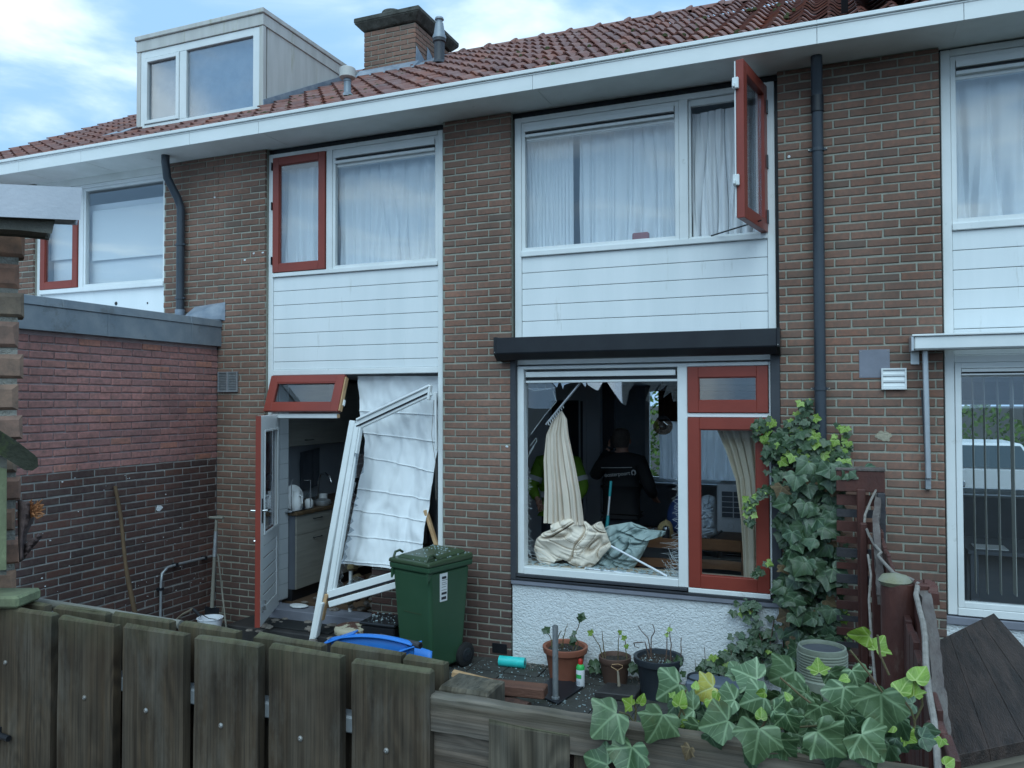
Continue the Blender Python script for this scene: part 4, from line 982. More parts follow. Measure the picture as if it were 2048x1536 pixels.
for k, (y, hh, rr_, m_n, nm, lb, ct) in enumerate(((.60, .10, .045, 'paper_white', 'mug', 'white mug between the jug and the dish rack', 'mug'), (1.35, .17, .035, 'glass', 'glass_jar', 'clear glass jar behind the kitchen tap', 'jar'), (1.75, .26, .04, 'bottle_green', 'bottle', 'green bottle in the dark at the back of the worktop', 'bottle'), (2.35, .20, .10, 'plastic_black', 'kettle', 'dark kettle at the far end of the worktop', 'kettle'), (.84, .07, .09, 'aluminium', 'bowl', 'small metal bowl in front of the dish rack', 'bowl'))):
    obj(nm, MB().lathe((-5.17-.03*(k % 2), y, WZ), [(rr_*.8, 0), (rr_, hh*.35), (rr_, hh*.8), (rr_*.6, hh), (rr_*.5, hh), (rr_*.7, hh*.3), (0, hh*.1)], 18), m_n, smooth=True, label=lb, cat=ct)
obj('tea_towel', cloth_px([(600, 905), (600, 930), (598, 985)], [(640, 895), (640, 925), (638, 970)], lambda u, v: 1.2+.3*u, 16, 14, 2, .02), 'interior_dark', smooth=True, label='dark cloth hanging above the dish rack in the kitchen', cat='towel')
# ---------------------------------------------------------------- kitchen door, fanlight, torn-out frame
hx, hy = -5.165, .04
AD = math.radians(-63)
dr_ = obj('kitchen_door', MB().box(0, .80, 0, .045, 0, .30).box(0, .12, 0, .045, .30, 1.885).box(.69, .80, 0, .045, .30, 1.885).box(.12, .69, 0, .045, .30, .74).box(.12, .69, 0, .045, 1.78, 1.885), None) if False else None
TD = Matrix.Translation((hx, hy, .325)) @ Matrix.Rotation(AD, 4, 'Z')
def dl_(mb): mb.v = [TD @ v for v in mb.v]; return mb
mb = MB(); mb.box(.0, .11, .008, .045, 0, 1.885); mb.box(.69, .80, .008, .045, 0, 1.885); mb.box(.11, .69, .008, .045, 0, .14); mb.box(.11, .69, .008, .045, .70, .80); mb.box(.11, .69, .008, .045, 1.76, 1.885)
DRR = obj('door', dl_(mb), 'white_paint', HM, bevel=.003)
obj('outer_face', dl_(MB().box(0, .803, -.002, .0075, 0, 1.885).box(.8005, .806, -.002, .044, 0, 1.885)), 'red_paint', DRR)
obj('glazing_bead', dl_(ring(MB(), .11, .69, .80, 1.76, .022, .046, .058)), 'white_paint', DRR, bevel=.003)
obj('pane', dl_(MB().box(.132, .668, .02, .028, .82, 1.74)), 'glass_coated', DRR)
for i in range(5): obj('door_board', dl_(MB().box(.112, .688, .030, .040, .145+i*.111, .145+i*.111+.104)), 'white_panel', DRR, bevel=.005)
obj('lock_plate', dl_(MB().box(.735, .765, .046, .052, .92, 1.14)), 'black_metal', DRR)
obj('door_handle', dl_(MB().tube([(.75, .05, 1.03), (.75, .09, 1.03), (.65, .092, 1.03)], .009, 8)), 'chrome', DRR, smooth=True)
obj('outer_handle', dl_(MB().tube([(.75, -.004, 1.03), (.75, -.05, 1.03), (.68, -.052, 1.03)], .009, 8)), 'chrome', DRR, smooth=True)
obj('bolt', dl_(MB().box(.70, .76, .046, .060, .12, .17).box(.705, .715, .046, .075, .13, .22)), 'chrome', DRR)
obj('cylinder_ring', dl_(MB().lathe((.75, -.004, .76), [(.012, 0), (.012, .02), (.006, .022)], 10, (0, -1, 0))), 'chrome', DRR)
# fanlight hanging open above the door
TH = Matrix.Translation((-5.203, YF-.025, 2.598)) @ Matrix.Rotation(math.radians(-19), 4, 'X')
def hl_(mb): mb.v = [TH @ v for v in mb.v]; return mb
FLt = obj('fanlight', hl_(ring(MB(), 0, .865, -.37, 0, (.085, .085, .085, .075), 0, .05)), 'red_paint', U1, bevel=.003)
obj('pane', hl_(MB().box(.085, .78, .02, .028, -.285, -.075)), 'glass', U1)
obj('glazing_bead', hl_(ring(MB(), .085, .78, -.285, -.075, .010, .004, .018)), 'red_paint', U1)
obj('fanlight_edge', hl_(MB().box(.8655, .880, .012, .056, -.36, -.02)), 'raw_wood', U1)
obj('fanlight_catch', hl_(MB().box(.86, .89, .04, .07, -.30, -.24)), 'white_paint', U1, bevel=.004)
bf = thing('broken_window_frame', 'white window frame torn out of the kitchen opening, leaning outwards with shards left in it', 'window frame', tuple(at(632, 1290, -.42)))
# splintered end of the transom
a, b = at(545, 832, -.02), at(676, 832, -.03)
obj('transom', MB().bar(a, b, .055, .045, (0, 0, 1)), 'white_paint', U1, bevel=.006)
obj('splintered_end', MB().box(b.x, b.x+.012, b.y-.02, b.y+.02, b.z-.02, b.z+.018), 'raw_wood', U1, bevel=.004)
def stick(name, p, q, w, h, m='white_paint', parent=bf, up=(0, -1, 0), be=.005): return obj(name, MB().bar(p, q, w, h, up), m, parent, bevel=be)
t0, t1 = at(708, 842, -.06), at(627, 1285, -.42)
stick('mullion', t0, t1, .062, .07)
u0, u1 = at(716, 848, -.09), at(660, 1188, -.37)
stick('left_stile', u0, u1, .05, .05); stick('stile_lip', u0+Vector((.035, .01, 0)), u1+Vector((.035, .01, 0)), .018, .05)
v0, v1 = at(716, 850, -.09), at(862, 782, -.03)
stick('top_rail', v0, v1, .085, .045); stick('top_lip', v0+Vector((.0, -.03, .05)), v1+Vector((0, -.03, .05)), .02, .02); obj('rail_groove', MB().bar(v0+Vector((0, -.026, -.012)), v1+Vector((0, -.026, -.012)), .014, .012, (0, -1, 0)), 'black_metal', bf)
stick('top_end', at(861, 770, -.04), at(858, 800, -.04), .025, .05)
w0, w1 = at(658, 1190, -.37), at(905, 1118, -.16)
stick('bottom_rail', w0, w1, .075, .06); stick('bottom_lip', w0+Vector((.02, -.02, -.075)), w1+Vector((.02, -.02, -.075)), .055, .05); obj('rail_groove', MB().bar(w0+Vector((0.01, -.036, -.030)), w1+Vector((.01, -.036, -.030)), .018, .012, (0, -1, 0)), 'black_metal', bf)
stick('right_stile', at(871, 785, -.02), at(873, 900, -.02), .016, .03)
stick('torn_wood', at(655, 1188, -.39), at(643, 1240, -.42), .035, .05, 'raw_wood')
stick('stile_end', at(645, 1205, -.45), at(631, 1275, -.47), .03, .04)
stick('loose_batten', at(851, 1020, .05), at(876, 1100, .05), .03, .05, 'raw_wood')
stick('post', at(702, 1130, .12), at(700, 1238, .10), .03, .03, 'white_paint')
def shards(parent, polys, Y, m='glass_coated', name='glass_shard', tilt=0):
    for p in polys: obj(name, shard(p, Y, .004, tilt), m, parent)
shards(bf, [[(702, 905), (728, 909), (727, 945), (696, 967)], [(697, 962), (712, 965), (700, 1008)], [(698, 966), (690, 985), (703, 985)]], -.16)
sr = random.Random(12); y = 985
while y < 1165:
    f = (y-850)/(1190-850); x = 726+(674-726)*f; L = sr.uniform(7, 22)*(1-.4*f); h = sr.uniform(12, 26)
    obj('glass_shard', shard([(x, y), (x+L, y+h*.55), (x-2, y+h)], -.12-.24*f, .004), 'glass_coated', bf); y += h*.85
for p in ([(690, 1170), (712, 1152), (735, 1162), (740, 1178), (700, 1190)], [(705, 1180), (745, 1165), (760, 1172), (720, 1186)], [(668, 1186), (676, 1165), (688, 1172), (690, 1188)]):
    obj('glass_shard', shard(p, -.25), 'glass_coated', bf)
# roman blind still hanging in the hole
Lp = [(715, 752), (718, 800), (722, 836), (728, 880), (727, 925), (712, 990), (703, 1030), (694, 1080), (684, 1127)]
Rp = [(876, 752), (875, 800), (874, 850), (874, 900), (866, 960), (858, 1010), (849, 1055), (846, 1095), (843, 1143)]
def yb(u, v): return .16-.30*max(0, v-.35)-.06*v
bl = cloth_px(Lp, Rp, yb, 60, 60, 3.1, .016, .004, .04, 8, wr=.034)
BLD = obj('roman_blind', bl, 'sheer', smooth=True, label='long white roman blind blown out through the broken kitchen window', cat='blind')
for v in (.21, .345, .48, .60, .72, .86, .995):
    j = int(v*60); pts = [bl.v[j*61+i]+Vector((0, -.006, 0)) for i in range(0, 61, 2)]
    obj('rod_pocket', MB().tube(pts, .0045, 6), 'paper_white', BLD, smooth=True)
mb = MB().tube([at(868, 800, .02), at(863, 870, .0), at(872, 930, .02), at(872, 1000, .03)], .0025, 5); obj('blind_cord', mb, 'cable', BLD)
# ---------------------------------------------------------------- broken parapet, step, debris
pw = thing('broken_parapet', 'smashed low brick wall stump under the torn-out kitchen window', 'wall', (-3.6, .1, GZ))
pc = obj('wall_core', MB().box(-4.02, -3.275, .012, .24, GZ-.05, .93), 'mortar', pw)
brickwork(pc, [(-4.02, -3.275, GZ, .95, Matrix.Translation((0, .004, 0)), 'brick_dark', .05)], 60, lambda c: True, random.Random(5))
rb = random.Random(14)
def lump(c, s, r, sq=(1, 1, .7)):
    m = MB(); n, k = 7, 5; c = Vector(c)
    for j in range(k+1):
        t = math.pi*j/k
        for i in range(n):
            p = 2*math.pi*i/n; q = s*r.uniform(.72, 1.1)
            m.v.append(c+Vector((math.sin(t)*math.cos(p)*q*sq[0], math.sin(t)*math.sin(p)*q*sq[1], math.cos(t)*q*sq[2])))
    for j in range(k):
        for i in range(n): m.f.append((j*n+i, j*n+(i+1) % n, (j+1)*n+(i+1) % n, (j+1)*n+i))
    return m
for k in range(24):
    x, z = rb.uniform(-4.35, -4.0), rb.uniform(.35, .92); obj('broken_masonry', lump((x, rb.uniform(.06, .18), z), rb.uniform(.03, .075), rb), ('insulation', 'rubble', 'rubble', 'log_char')[k % 4], pw)
st = thing('door_step', 'dark stone step in front of the open kitchen door', 'step', (-4.6, -.25, GZ))
obj('lower_slab', MB().box(-5.35, -4.05, -.42, .0, GZ-.02, .23), 'slate', st, bevel=.008); obj('threshold', MB().box(-5.20, -4.05, -.08, .14, .231, .325), 'sill_stone', st, bevel=.006)
obj('door_mat', MB().box(-5.05, -4.25, -.34, -.10, .2305, .245), 'rubber', label='dark rubber mat on the stone step before the kitchen door', cat='doormat', bevel=.004)
mb = MB(); rr = random.Random(33)
for k in range(70): lm = lump((rr.uniform(-5.0, -3.7), rr.uniform(-.6, .9), FL+.02 if False else .0), rr.uniform(.012, .05), rr, (1.3, 1, .4)); z = .335 if lm.v[0].y > 0 else .245; lm.v = [v+Vector((0, 0, z)) for v in lm.v]; mb.add(lm.v, lm.f)
obj('rubble', mb, 'rubble', label='scattered plaster and brick crumbs inside the kitchen doorway', cat='rubble', kind='stuff')
p = at(598, 1227, .05); obj('crumpled_rag', lump((p.x, p.y, .34), .13, random.Random(3), (1.1, .7, .14)), 'paper_white', smooth=True, sub=1, label='crumpled white rag lying on the kitchen doorstep', cat='rag')
dm_ = thing('round_stool', 'round brown stool with flaking cream paint beside the black box', 'stool', (*at(703, 1250, -.45)[:2], GZ))
c = at(703, 1252, -.45); obj('stool_top', MB().lathe((c.x, c.y, c.z), [(.135, -.07), (.15, -.05), (.15, -.012), (.14, 0), (.06, .008), (0, .008)], 26), 'stool_paint', dm_, smooth=True)
for k in range(3): a_ = k*2.1; obj('leg', MB().tube([(c.x+.10*math.cos(a_), c.y+.10*math.sin(a_), c.z-.06), (c.x+.13*math.cos(a_), c.y+.13*math.sin(a_), GZ)], .015, 8), 'pot_brown', dm_)
c = at(771, 1240, -.34); bb = thing('black_box', 'shiny black box with glass splinters on its lid, left of the green bin', 'box', (c.x, c.y, GZ))
z_ = at(771, 1232, -.25).z
obj('box_body', MB().box(c.x-.17, c.x+.17, c.y-.14, c.y+.16, GZ, z_-.03), 'plastic_black', bb, bevel=.012); obj('box_lid', MB().box(c.x-.18, c.x+.18, c.y-.15, c.y+.17, z_-.028, z_), 'plastic_black', bb, bevel=.01)
# glass splinters everywhere
def splinters(name, label, box, z, n, seed, s=(.004, .014), slope=None):
    r = random.Random(seed); m = MB()
    for k in range(n):
        x, y = r.uniform(box[0], box[1]), r.uniform(box[2], box[3]); zz = z(x, y) if callable(z) else z
        q = s[0]*.6+(s[1]*1.25-s[0]*.6)*r.random()**3.2; a_ = r.uniform(0, 6.28); pts = [(x+q*math.cos(a_+t)*r.uniform(.5, 1.2), y+q*math.sin(a_+t)*r.uniform(.4, 1), zz+r.uniform(0, .003)) for t in (0, 1.9, 4.1)]
        m.prism(pts, (0, 0, r.uniform(.003, .008)))
    return obj(name, m, 'splinter', label=label, cat='broken glass', kind='stuff')
mm = _mat('splinter'); t_ = NT(mm); t_.out((.34, .42, .44), .10, 0, None, .9); M['splinter'] = mm
splinters('glass_splinters', 'glass splinters scattered over the lid of the black box', (c.x-.17, c.x+.17, c.y-.14, c.y+.16), z_+.001, 60, 2)
splinters('glass_splinters', 'field of broken glass on the paving between the bin and the plaster wall', (-3.1, -1.5, -.95, -.1), GZ+.002, 520, 3, (.003, .011))
splinters('glass_splinters', 'broken glass on the paving below the kitchen doorstep', (-5.3, -3.3, -1.2, -.45), GZ+.002, 200, 4, (.003, .010))
# gravel at the foot of the plaster
mb = MB(); rr = random.Random(8)
for k in range(420):
    s = rr.uniform(.005, .014); mb.lathe((rr.uniform(-2.7, -.1), -.02-abs(rr.gauss(0, .06)), GZ-.004), [(s, 0), (s*.8, s*.7), (0, s)], 6)
obj('gravel', mb, 'rubble', label='strip of loose pebbles along the foot of the white plaster', cat='gravel', kind='stuff')
# blue tub
tb = thing('blue_tub', 'bright blue plastic tub with folded rim flaps seen over the fence boards', 'tub', (-3.05, -1.35, GZ))
YB = -1.30
prof = [(648, 1268), (648, 1300), (664, 1300), (664, 1283), (690, 1272), (727, 1272), (765, 1279), (808, 1291), (836, 1301), (838, 1286), (842, 1283), (815, 1285), (798, 1290), (766, 1280), (716, 1270), (710, 1264), (690, 1266)]
a, b = at(655, 1280, YB), at(835, 1292, YB)
def rimz(u): return a.z+(b.z-a.z)*u+.045*math.sin(math.pi*u)**.8
n = 24
mb = MB()
def tubf(u, v):
    x = a.x+.02+(b.x-a.x-.06)*u; z = rimz(u); return Vector((x+(.04-.08*u)*v, YB+.02+.05*v, z*(1-v)+GZ*v))
obj('tub_side', mb.grid(tubf, n, 6), 'plastic_blue', tb, smooth=True, solid=.012)
mb = MB(); obj('tub_back', mb.grid(lambda u, v: Vector((a.x+.04+(b.x-a.x-.08)*u, YB+.30-.05*v, (rimz(u)-.13)*(1-v)+GZ*v)), n, 4), 'plastic_blue', tb, smooth=True, solid=.012)
mb = MB(); obj('tub_rim', mb.grid(lambda u, v: Vector((a.x+.02+(b.x-a.x-.06)*u, YB-.02+.07*v, rimz(u)+.012*math.sin(math.pi*v))), n, 4), 'plastic_blue', tb, smooth=True, solid=.008)
for p, q, s in ((at(650, 1285, YB), at(712, 1264, YB+.05), 1), (at(800, 1300, YB), at(842, 1286, YB+.05), -1)):
    obj('rim_flap', MB().bar(p, q, .10, .012, (0, 0, 1)), 'plastic_blue', tb, bevel=.004)
p, q = at(760, 1274, YB+.12), at(841, 1291, YB+.0); obj('tube', MB().tube([p, q], .024, 14), 'dark_grey_frame', tb, smooth=True); obj('tube_mouth', MB().lathe(q, [(.0, .001), (.018, .002)], 14, (q-p)), 'plastic_black', tb)

# ---------------------------------------------------------------- wheelie bin
LZ = 1.075
cn = [atz(x, y, LZ) for x, y in ((786, 1112), (891, 1126), (936, 1096), (839, 1078))]
ctr = sum(cn, Vector())/4; fx = ((cn[1]-cn[0])+(cn[2]-cn[3])).normalized(); fy = Vector((-fx.y, fx.x, 0))
bw, bd = .475, .54
wb = thing('wheelie_bin', 'dark green wheelie bin with a closed olive lid and white sticker by the brick pier', 'bin', (ctr.x, ctr.y, GZ), (0, 0, math.atan2(fx.y, fx.x)))
def taper(w0, d0, z0, w1, d1, z1, off=0): return MB().hexa([(-w0, -d0+off, z0), (w0, -d0+off, z0), (w0, d0+off, z0), (-w0, d0+off, z0)], [(-w1, -d1, z1), (w1, -d1, z1), (w1, d1, z1), (-w1, d1, z1)])
h = LZ-GZ-.075
obj('bin_body', taper(.185, .185, .045, .218, .245, h-.05), 'plastic_green', wb, bevel=.03, seg=3, local=True)
obj('bin_collar', taper(.232, .262, h-.05, .236, .266, h), 'plastic_green', wb, bevel=.012, seg=2, local=True)
obj('corner_brace', MB().prism([(-.216, -.262, h-.13), (-.216, -.262, h-.05), (-.216, -.20, h-.05)], (.02, 0, 0)).prism([(.196, -.262, h-.13), (.196, -.262, h-.05), (.196, -.20, h-.05)], (.02, 0, 0)), 'plastic_green', wb, local=True)
ld = obj('bin_lid', MB().hexa([(-.240, -.275, h), (.240, -.275, h), (.240, .27, h), (-.240, .27, h)], [(-.235, -.27, h+.035), (.235, -.27, h+.035), (.235, .262, h+.055), (-.235, .262, h+.055)]), 'plastic_lid', wb, bevel=.014, seg=3, local=True)
obj('lid_dome', MB().hexa([(-.20, -.235, h+.034), (.20, -.235, h+.034), (.20, .24, h+.05), (-.20, .24, h+.05)], [(-.17, -.19, h+.062), (.17, -.19, h+.062), (.17, .21, h+.085), (-.17, .21, h+.085)]), 'plastic_lid', ld, bevel=.02, seg=3, local=True)
for s in (-1, 1): obj('lid_grip', MB().tube([(s*.19-.01, -.245, h+.035), (s*.195-.01, -.22, h+.078), (s*.195-.01, -.17, h+.085), (s*.19-.01, -.14, h+.065)], .011, 8), 'plastic_lid', ld, smooth=True, local=True)
obj('rib', MB().box(-.10, .10, -.222, -.205, .50, .508), 'plastic_lid', wb, local=True)
for s in (-1, 1):
    wl_ = obj('wheel', MB().lathe((s*.20, .20, .10), [(.04, -.025), (.085, -.025), (.10, -.015), (.10, .015), (.085, .025), (.04, .025)], 26, (s, 0, 0)), 'rubber', wb, smooth=True, local=True)
    obj('hub', MB().lathe((s*.226, .20, .10), [(.06, 0), (.05, .006), (.015, .008), (.0, .014)], 16, (s, 0, 0)), 'black_metal', wl_, local=True)
obj('axle', MB().tube([(-.2, .20, .10), (.2, .20, .10)], .012, 8), 'black_metal', wb, local=True)
obj('handle_bar', MB().tube([(-.16, .29, h-.02), (.16, .29, h-.02)], .014, 10).box(-.17, -.15, .25, .30, h-.04, h).box(.15, .17, .25, .30, h-.04, h), 'plastic_green', wb, local=True)
sx = .222
stt = obj('sticker', MB().hexa([(.2085, -.115, h-.30), (.2105, -.115, h-.30), (.2105, -.03, h-.30), (.2085, -.03, h-.30)], [(.2170, -.125, h-.07), (.2195, -.125, h-.07), (.2195, -.035, h-.07), (.2170, -.035, h-.07)]), 'paper_white', wb, local=True)
mb = MB()
for zz, w_, t2 in ((.095, .05, .02), (.125, .07, .003), (.145, .055, .003), (.16, .06, .003), (.18, .05, .003), (.205, .06, .003), (.225, .06, .018), (.262, .055, .022)):
    x_ = .2195-(zz-.07)*.0391; mb.box(x_-.001, x_+.0012, -.10, -.10+w_, h-zz-t2, h-zz)
obj('sticker_print', mb, 'ink', stt, local=True)
def lidz(x, y): return GZ+h+.088
m_ = Matrix.LocRotScale(Vector((ctr.x, ctr.y, 0)), Euler((0, 0, math.atan2(fx.y, fx.x))), None)
r = random.Random(5); mb = MB()
for k in range(70):
    x, y = r.uniform(-.22, .22), r.uniform(-.25, .25); q = r.uniform(.003, .008); e = max(abs(x)/.2, abs(y)/.24); zz = GZ+h+(.062+.023*(y+.19)/.4 if abs(x) < .16 and -.18 < y < .2 else .042+.012*(y+.25)/.5)
    mb.prism([m_ @ Vector((x+q*math.cos(a_), y+q*math.sin(a_), zz)) for a_ in (0, 2, 4)], (0, 0, .006))
obj('glass_splinters', mb, 'splinter', label='glass splinters sprinkled on the olive lid of the wheelie bin', cat='broken glass', kind='stuff')

# ---------------------------------------------------------------- tools in the corner
def on_wall(px, py, d=.03): return atx(px, py, XP0+d)
a = on_wall(230, 972); b = on_wall(268, 1225, .25); b2 = b+(b-a)*.25; b2.z = max(b2.z, GZ)
pts = [a.lerp(b2, t)+Vector((0, .012*math.sin(t*9), 0)) for t in [i/10 for i in range(11)]]
obj('wooden_pole', MB().tube(pts, [.016]*6+[.020]*5, 10), 'stick_wood', smooth=True, label='long crooked brown pole leaning against the dark brick side wall', cat='pole')
pp = [on_wall(320, 1290, .04), on_wall(322, 1165, .04), on_wall(324, 1147, .04), on_wall(335, 1135, .04), on_wall(350, 1130, .04), on_wall(424, 1112, .04)]
gp = thing('water_pipe', 'grey plastic pipe bending along the dark brick side wall beside the spade', 'pipe', tuple(pp[0]))
obj('pipe_run', MB().tube(pp, .013, 12), 'galvanised', gp, smooth=True)
for q, w_ in (((322, 1178), 0), ((352, 1130), 1), ((410, 1116), 1)):
    p = on_wall(*q, .04); obj('pipe_clip', MB().box(p.x-.04, p.x+.018, p.y-.015, p.y+.015, p.z-.018, p.z+.018) if w_ else MB().box(p.x-.04, p.x+.018, p.y-.018, p.y+.018, p.z-.012, p.z+.012), 'black_metal', gp)
sp_ = thing('spade', 'garden spade with a grey wooden T-handle standing in the corner', 'spade', (-5.45, -.45, GZ))
Ys = -.28
a, b = at(433, 1040, Ys), at(424, 1215, Ys-.05); e = at(419, 1290, Ys-.07)
obj('shaft', MB().tube([a, a.lerp(b, .5), b], [.014, .017, .02], 12), 'tool_wood', sp_, smooth=True)
obj('handle', MB().tube([at(419, 1035, Ys), at(447, 1036, Ys)], .014, 10), 'tool_wood', sp_, smooth=True)
obj('handle_socket', MB().tube([a.lerp(b, .13), a.lerp(b, .42)], [.018, .021], 12), 'galvanised', sp_, smooth=True)
d_ = (e-b); mb = MB(); side = Vector((.085, 0, 0)); mb.hexa([b-side*.9+Vector((0, -.004, 0)), b+side*.9+Vector((0, -.004, 0)), b+side*.9+Vector((0, .004, 0)), b-side*.9+Vector((0, .004, 0))], [e-side*.6, e+side*.6, e+side*.6+Vector((0, .004, 0)), e-side*.6+Vector((0, .004, 0))][::1])
obj('blade', MB().prism([b-side, b+side, e+side*.8+Vector((0, 0, .05)), e, e-side*.8+Vector((0, 0, .05))], (0, .006, 0)), 'black_metal', sp_, bevel=.002)
a, b = at(436, 1108, -.10), at(452, 1252, -.30); obj('thin_cane', MB().tube([a, b, b+(b-a)*.2], .009, 8), 'tool_wood', smooth=True, label='thin pale cane leaning behind the spade', cat='cane')
c = at(420, 1248, -.62)
bk = thing('bucket', 'white enamel bucket under the spade blade', 'bucket', (c.x, c.y, GZ))
obj('bucket_body', MB().lathe((c.x, c.y, c.z-.12), [(.085, -.05), (.11, .17), (.118, .175), (.118, .18), (.104, .18), (.08, -.03), (0, -.04)], 24), 'plastic_white', bk, smooth=True)
obj('bucket_foot', MB().lathe((c.x, c.y, GZ), [(.09, 0), (.085, c.z-.17-GZ)], 20), 'plastic_white', bk)
obj('bucket_handle', MB().tube([(c.x-.115, c.y, c.z+.05), (c.x-.06, c.y-.05, c.z+.10), (c.x+.04, c.y-.06, c.z+.07), (c.x+.115, c.y, c.z+.05)], .004, 6), 'black_metal', bk)
pts = [at(338, 1252, -.55), at(352, 1240, -.58), at(366, 1228, -.6), at(386, 1218, -.62)]; pts2 = [pts[-1], at(395, 1226, -.62), at(404, 1240, -.6), at(410, 1262, -.6)]
lv = thing('hand_pump_lever', 'bent pale metal bar with a dark end sticking up beside the bucket', 'bar', tuple(pts2[-1])); obj('pale_bar', MB().tube([pts[0]+Vector((-.03, 0, -.25))]+pts, .010, 8), 'beige_board', lv, smooth=True); obj('dark_bar', MB().tube(pts2+[pts2[-1]+Vector((.02, 0, -.25))], .014, 8), 'black_metal', lv, smooth=True)
# ================================================================ LIVING ROOM seen through the smashed window
# glass left in the frame (L1)
TS = [[(1102, 762), (1118, 762), (1114, 775), (1109, 770)], [(1120, 762), (1146, 761), (1140, 766), (1134, 768), (1128, 770), (1126, 778)],
      [(1161, 761), (1173, 761), (1171, 774), (1169, 772)], [(1172, 761), (1208, 760), (1196, 781), (1190, 779), (1176, 770)],
      [(1211, 760), (1272, 759), (1267, 769), (1258, 782), (1252, 811), (1243, 806), (1228, 785)],
      [(1277, 762), (1325, 759), (1310, 780), (1297, 804), (1291, 800), (1301, 771), (1284, 766)], [(1326, 759), (1342, 758), (1336, 768), (1320, 781), (1315, 779)],
      [(1342, 782), (1357, 780), (1357, 802), (1346, 803)], [(1338, 760), (1357, 758), (1357, 776), (1344, 782), (1334, 790), (1326, 796)]]
shards(L1, TS, .085, 'glass_coated')
shards(L1, [[(1050, 762), (1098, 762), (1112, 776), (1095, 780), (1070, 782), (1052, 776)], [(1050, 776), (1110, 776), (1112, 802), (1080, 840), (1063, 870), (1050, 880)]], .09, 'glass')
crk = MB()
def crack(pts, Y=.083, r=.0014):
    crk.tube([at(x, y, Y) for x, y in pts], r, 4)
crack([(1052, 774), (1070, 782), (1092, 778), (1110, 775)]); crack([(1067, 764), (1078, 780)]); crack([(1090, 762), (1092, 778)]); crack([(1106, 782), (1113, 803), (1090, 830), (1062, 868)], r=.0018)
crack([(1050, 764), (1053, 860), (1055, 930)], r=.002); crack([(1060, 892), (1072, 876), (1074, 882), (1058, 905)]); crack([(1055, 915), (1068, 893)])
crack([(1327, 843), (1335, 850)], r=.002)
cr = random.Random(41)
for side, x0, x1, ya, yb_ in (('l', 1052, 1066, 935, 1130), ('r', 1342, 1358, 900, 1150), ('l', 1053, 1085, 1070, 1138), ('r', 1318, 1356, 1085, 1158)):
    y = ya
    while y < yb_:
        h = cr.uniform(4, 13); xa = x0 if side == 'l' else x1; xb = xa+(cr.uniform(3, x1-x0) if side == 'l' else -cr.uniform(3, x1-x0))
        crack([(xa, y), (xb, y+h*cr.uniform(.1, .9)), (xa+cr.uniform(-1, 3), y+h)], .08+cr.uniform(-.01, .03), .0011); y += h*.8
for k in range(26):
    x = cr.uniform(1315, 1352); y = cr.uniform(1095, 1150); crack([(x, y), (x+cr.uniform(4, 16), y+cr.uniform(6, 22))], cr.uniform(.06, .14), .0011)
for k in range(20):
    x = cr.uniform(1056, 1090); y = cr.uniform(1095, 1132); crack([(x, y), (x+cr.uniform(4, 22), y+cr.uniform(3, 16))], cr.uniform(.06, .14), .0011)
mcr = _mat('crack'); NT(mcr).out((.62, .68, .70), .25, 0, None, .8); M['crack'] = mcr
obj('crack_line', crk, 'crack', L1, kind='stuff')
splinters('glass_splinters', 'drift of glass splinters lying on the inner sill of the smashed window', (-2.48, -1.2, .10, .24), .913, 260, 9, (.006, .03))
# inner sill that carries the cloth
obj('inner_sill', MB().box(-2.61, -.385, .135, .36, .86, .905), 'wood_light', HM, bevel=.004)
# curtain rods and curtains
rod = obj('curtain_rod', MB().tube([at(1162, 764, .11), at(1092, 849, .14)], .0105, 10), 'aluminium', smooth=True, label='bent white curtain rod hanging diagonally from the top of the smashed window', cat='curtain rod')
cm = cloth_px([(1119, 824), (1103, 842), (1092, 870), (1087, 920), (1089, 980), (1088, 1046)], [(1124, 822), (1134, 838), (1138, 870), (1150, 930), (1160, 990), (1167, 1050)], .17, 110, 50, 6.5, .030, .010, 0, 3)
hang('curtain', cm, 'curtain_pink_beige', 'cream curtain gathered on the fallen rod, hanging narrow at the top like a cone')
mb = MB()
for k in range(9):
    p = at(1096+k*3.6, 848-k*4.3, .125); mb.tube([p+Vector((0, 0, .014)), p+Vector((.012, 0, -.012))], .0025, 5)
obj('curtain_hooks', mb, 'plastic_white', label='row of small white curtain hooks along the fallen rod', cat='curtain hooks', kind='stuff')
hang('curtain', cloth_px([(1434, 858), (1452, 900), (1472, 960), (1482, 1040), (1486, 1110), (1488, 1172)], [(1530, 858), (1530, 900), (1530, 960), (1532, 1040), (1532, 1110), (1534, 1175)], .20, 90, 30, 4.5, .030, .022, 0, 5), 'curtain_beige', 'long beige curtain drawn to the right behind the red casement')
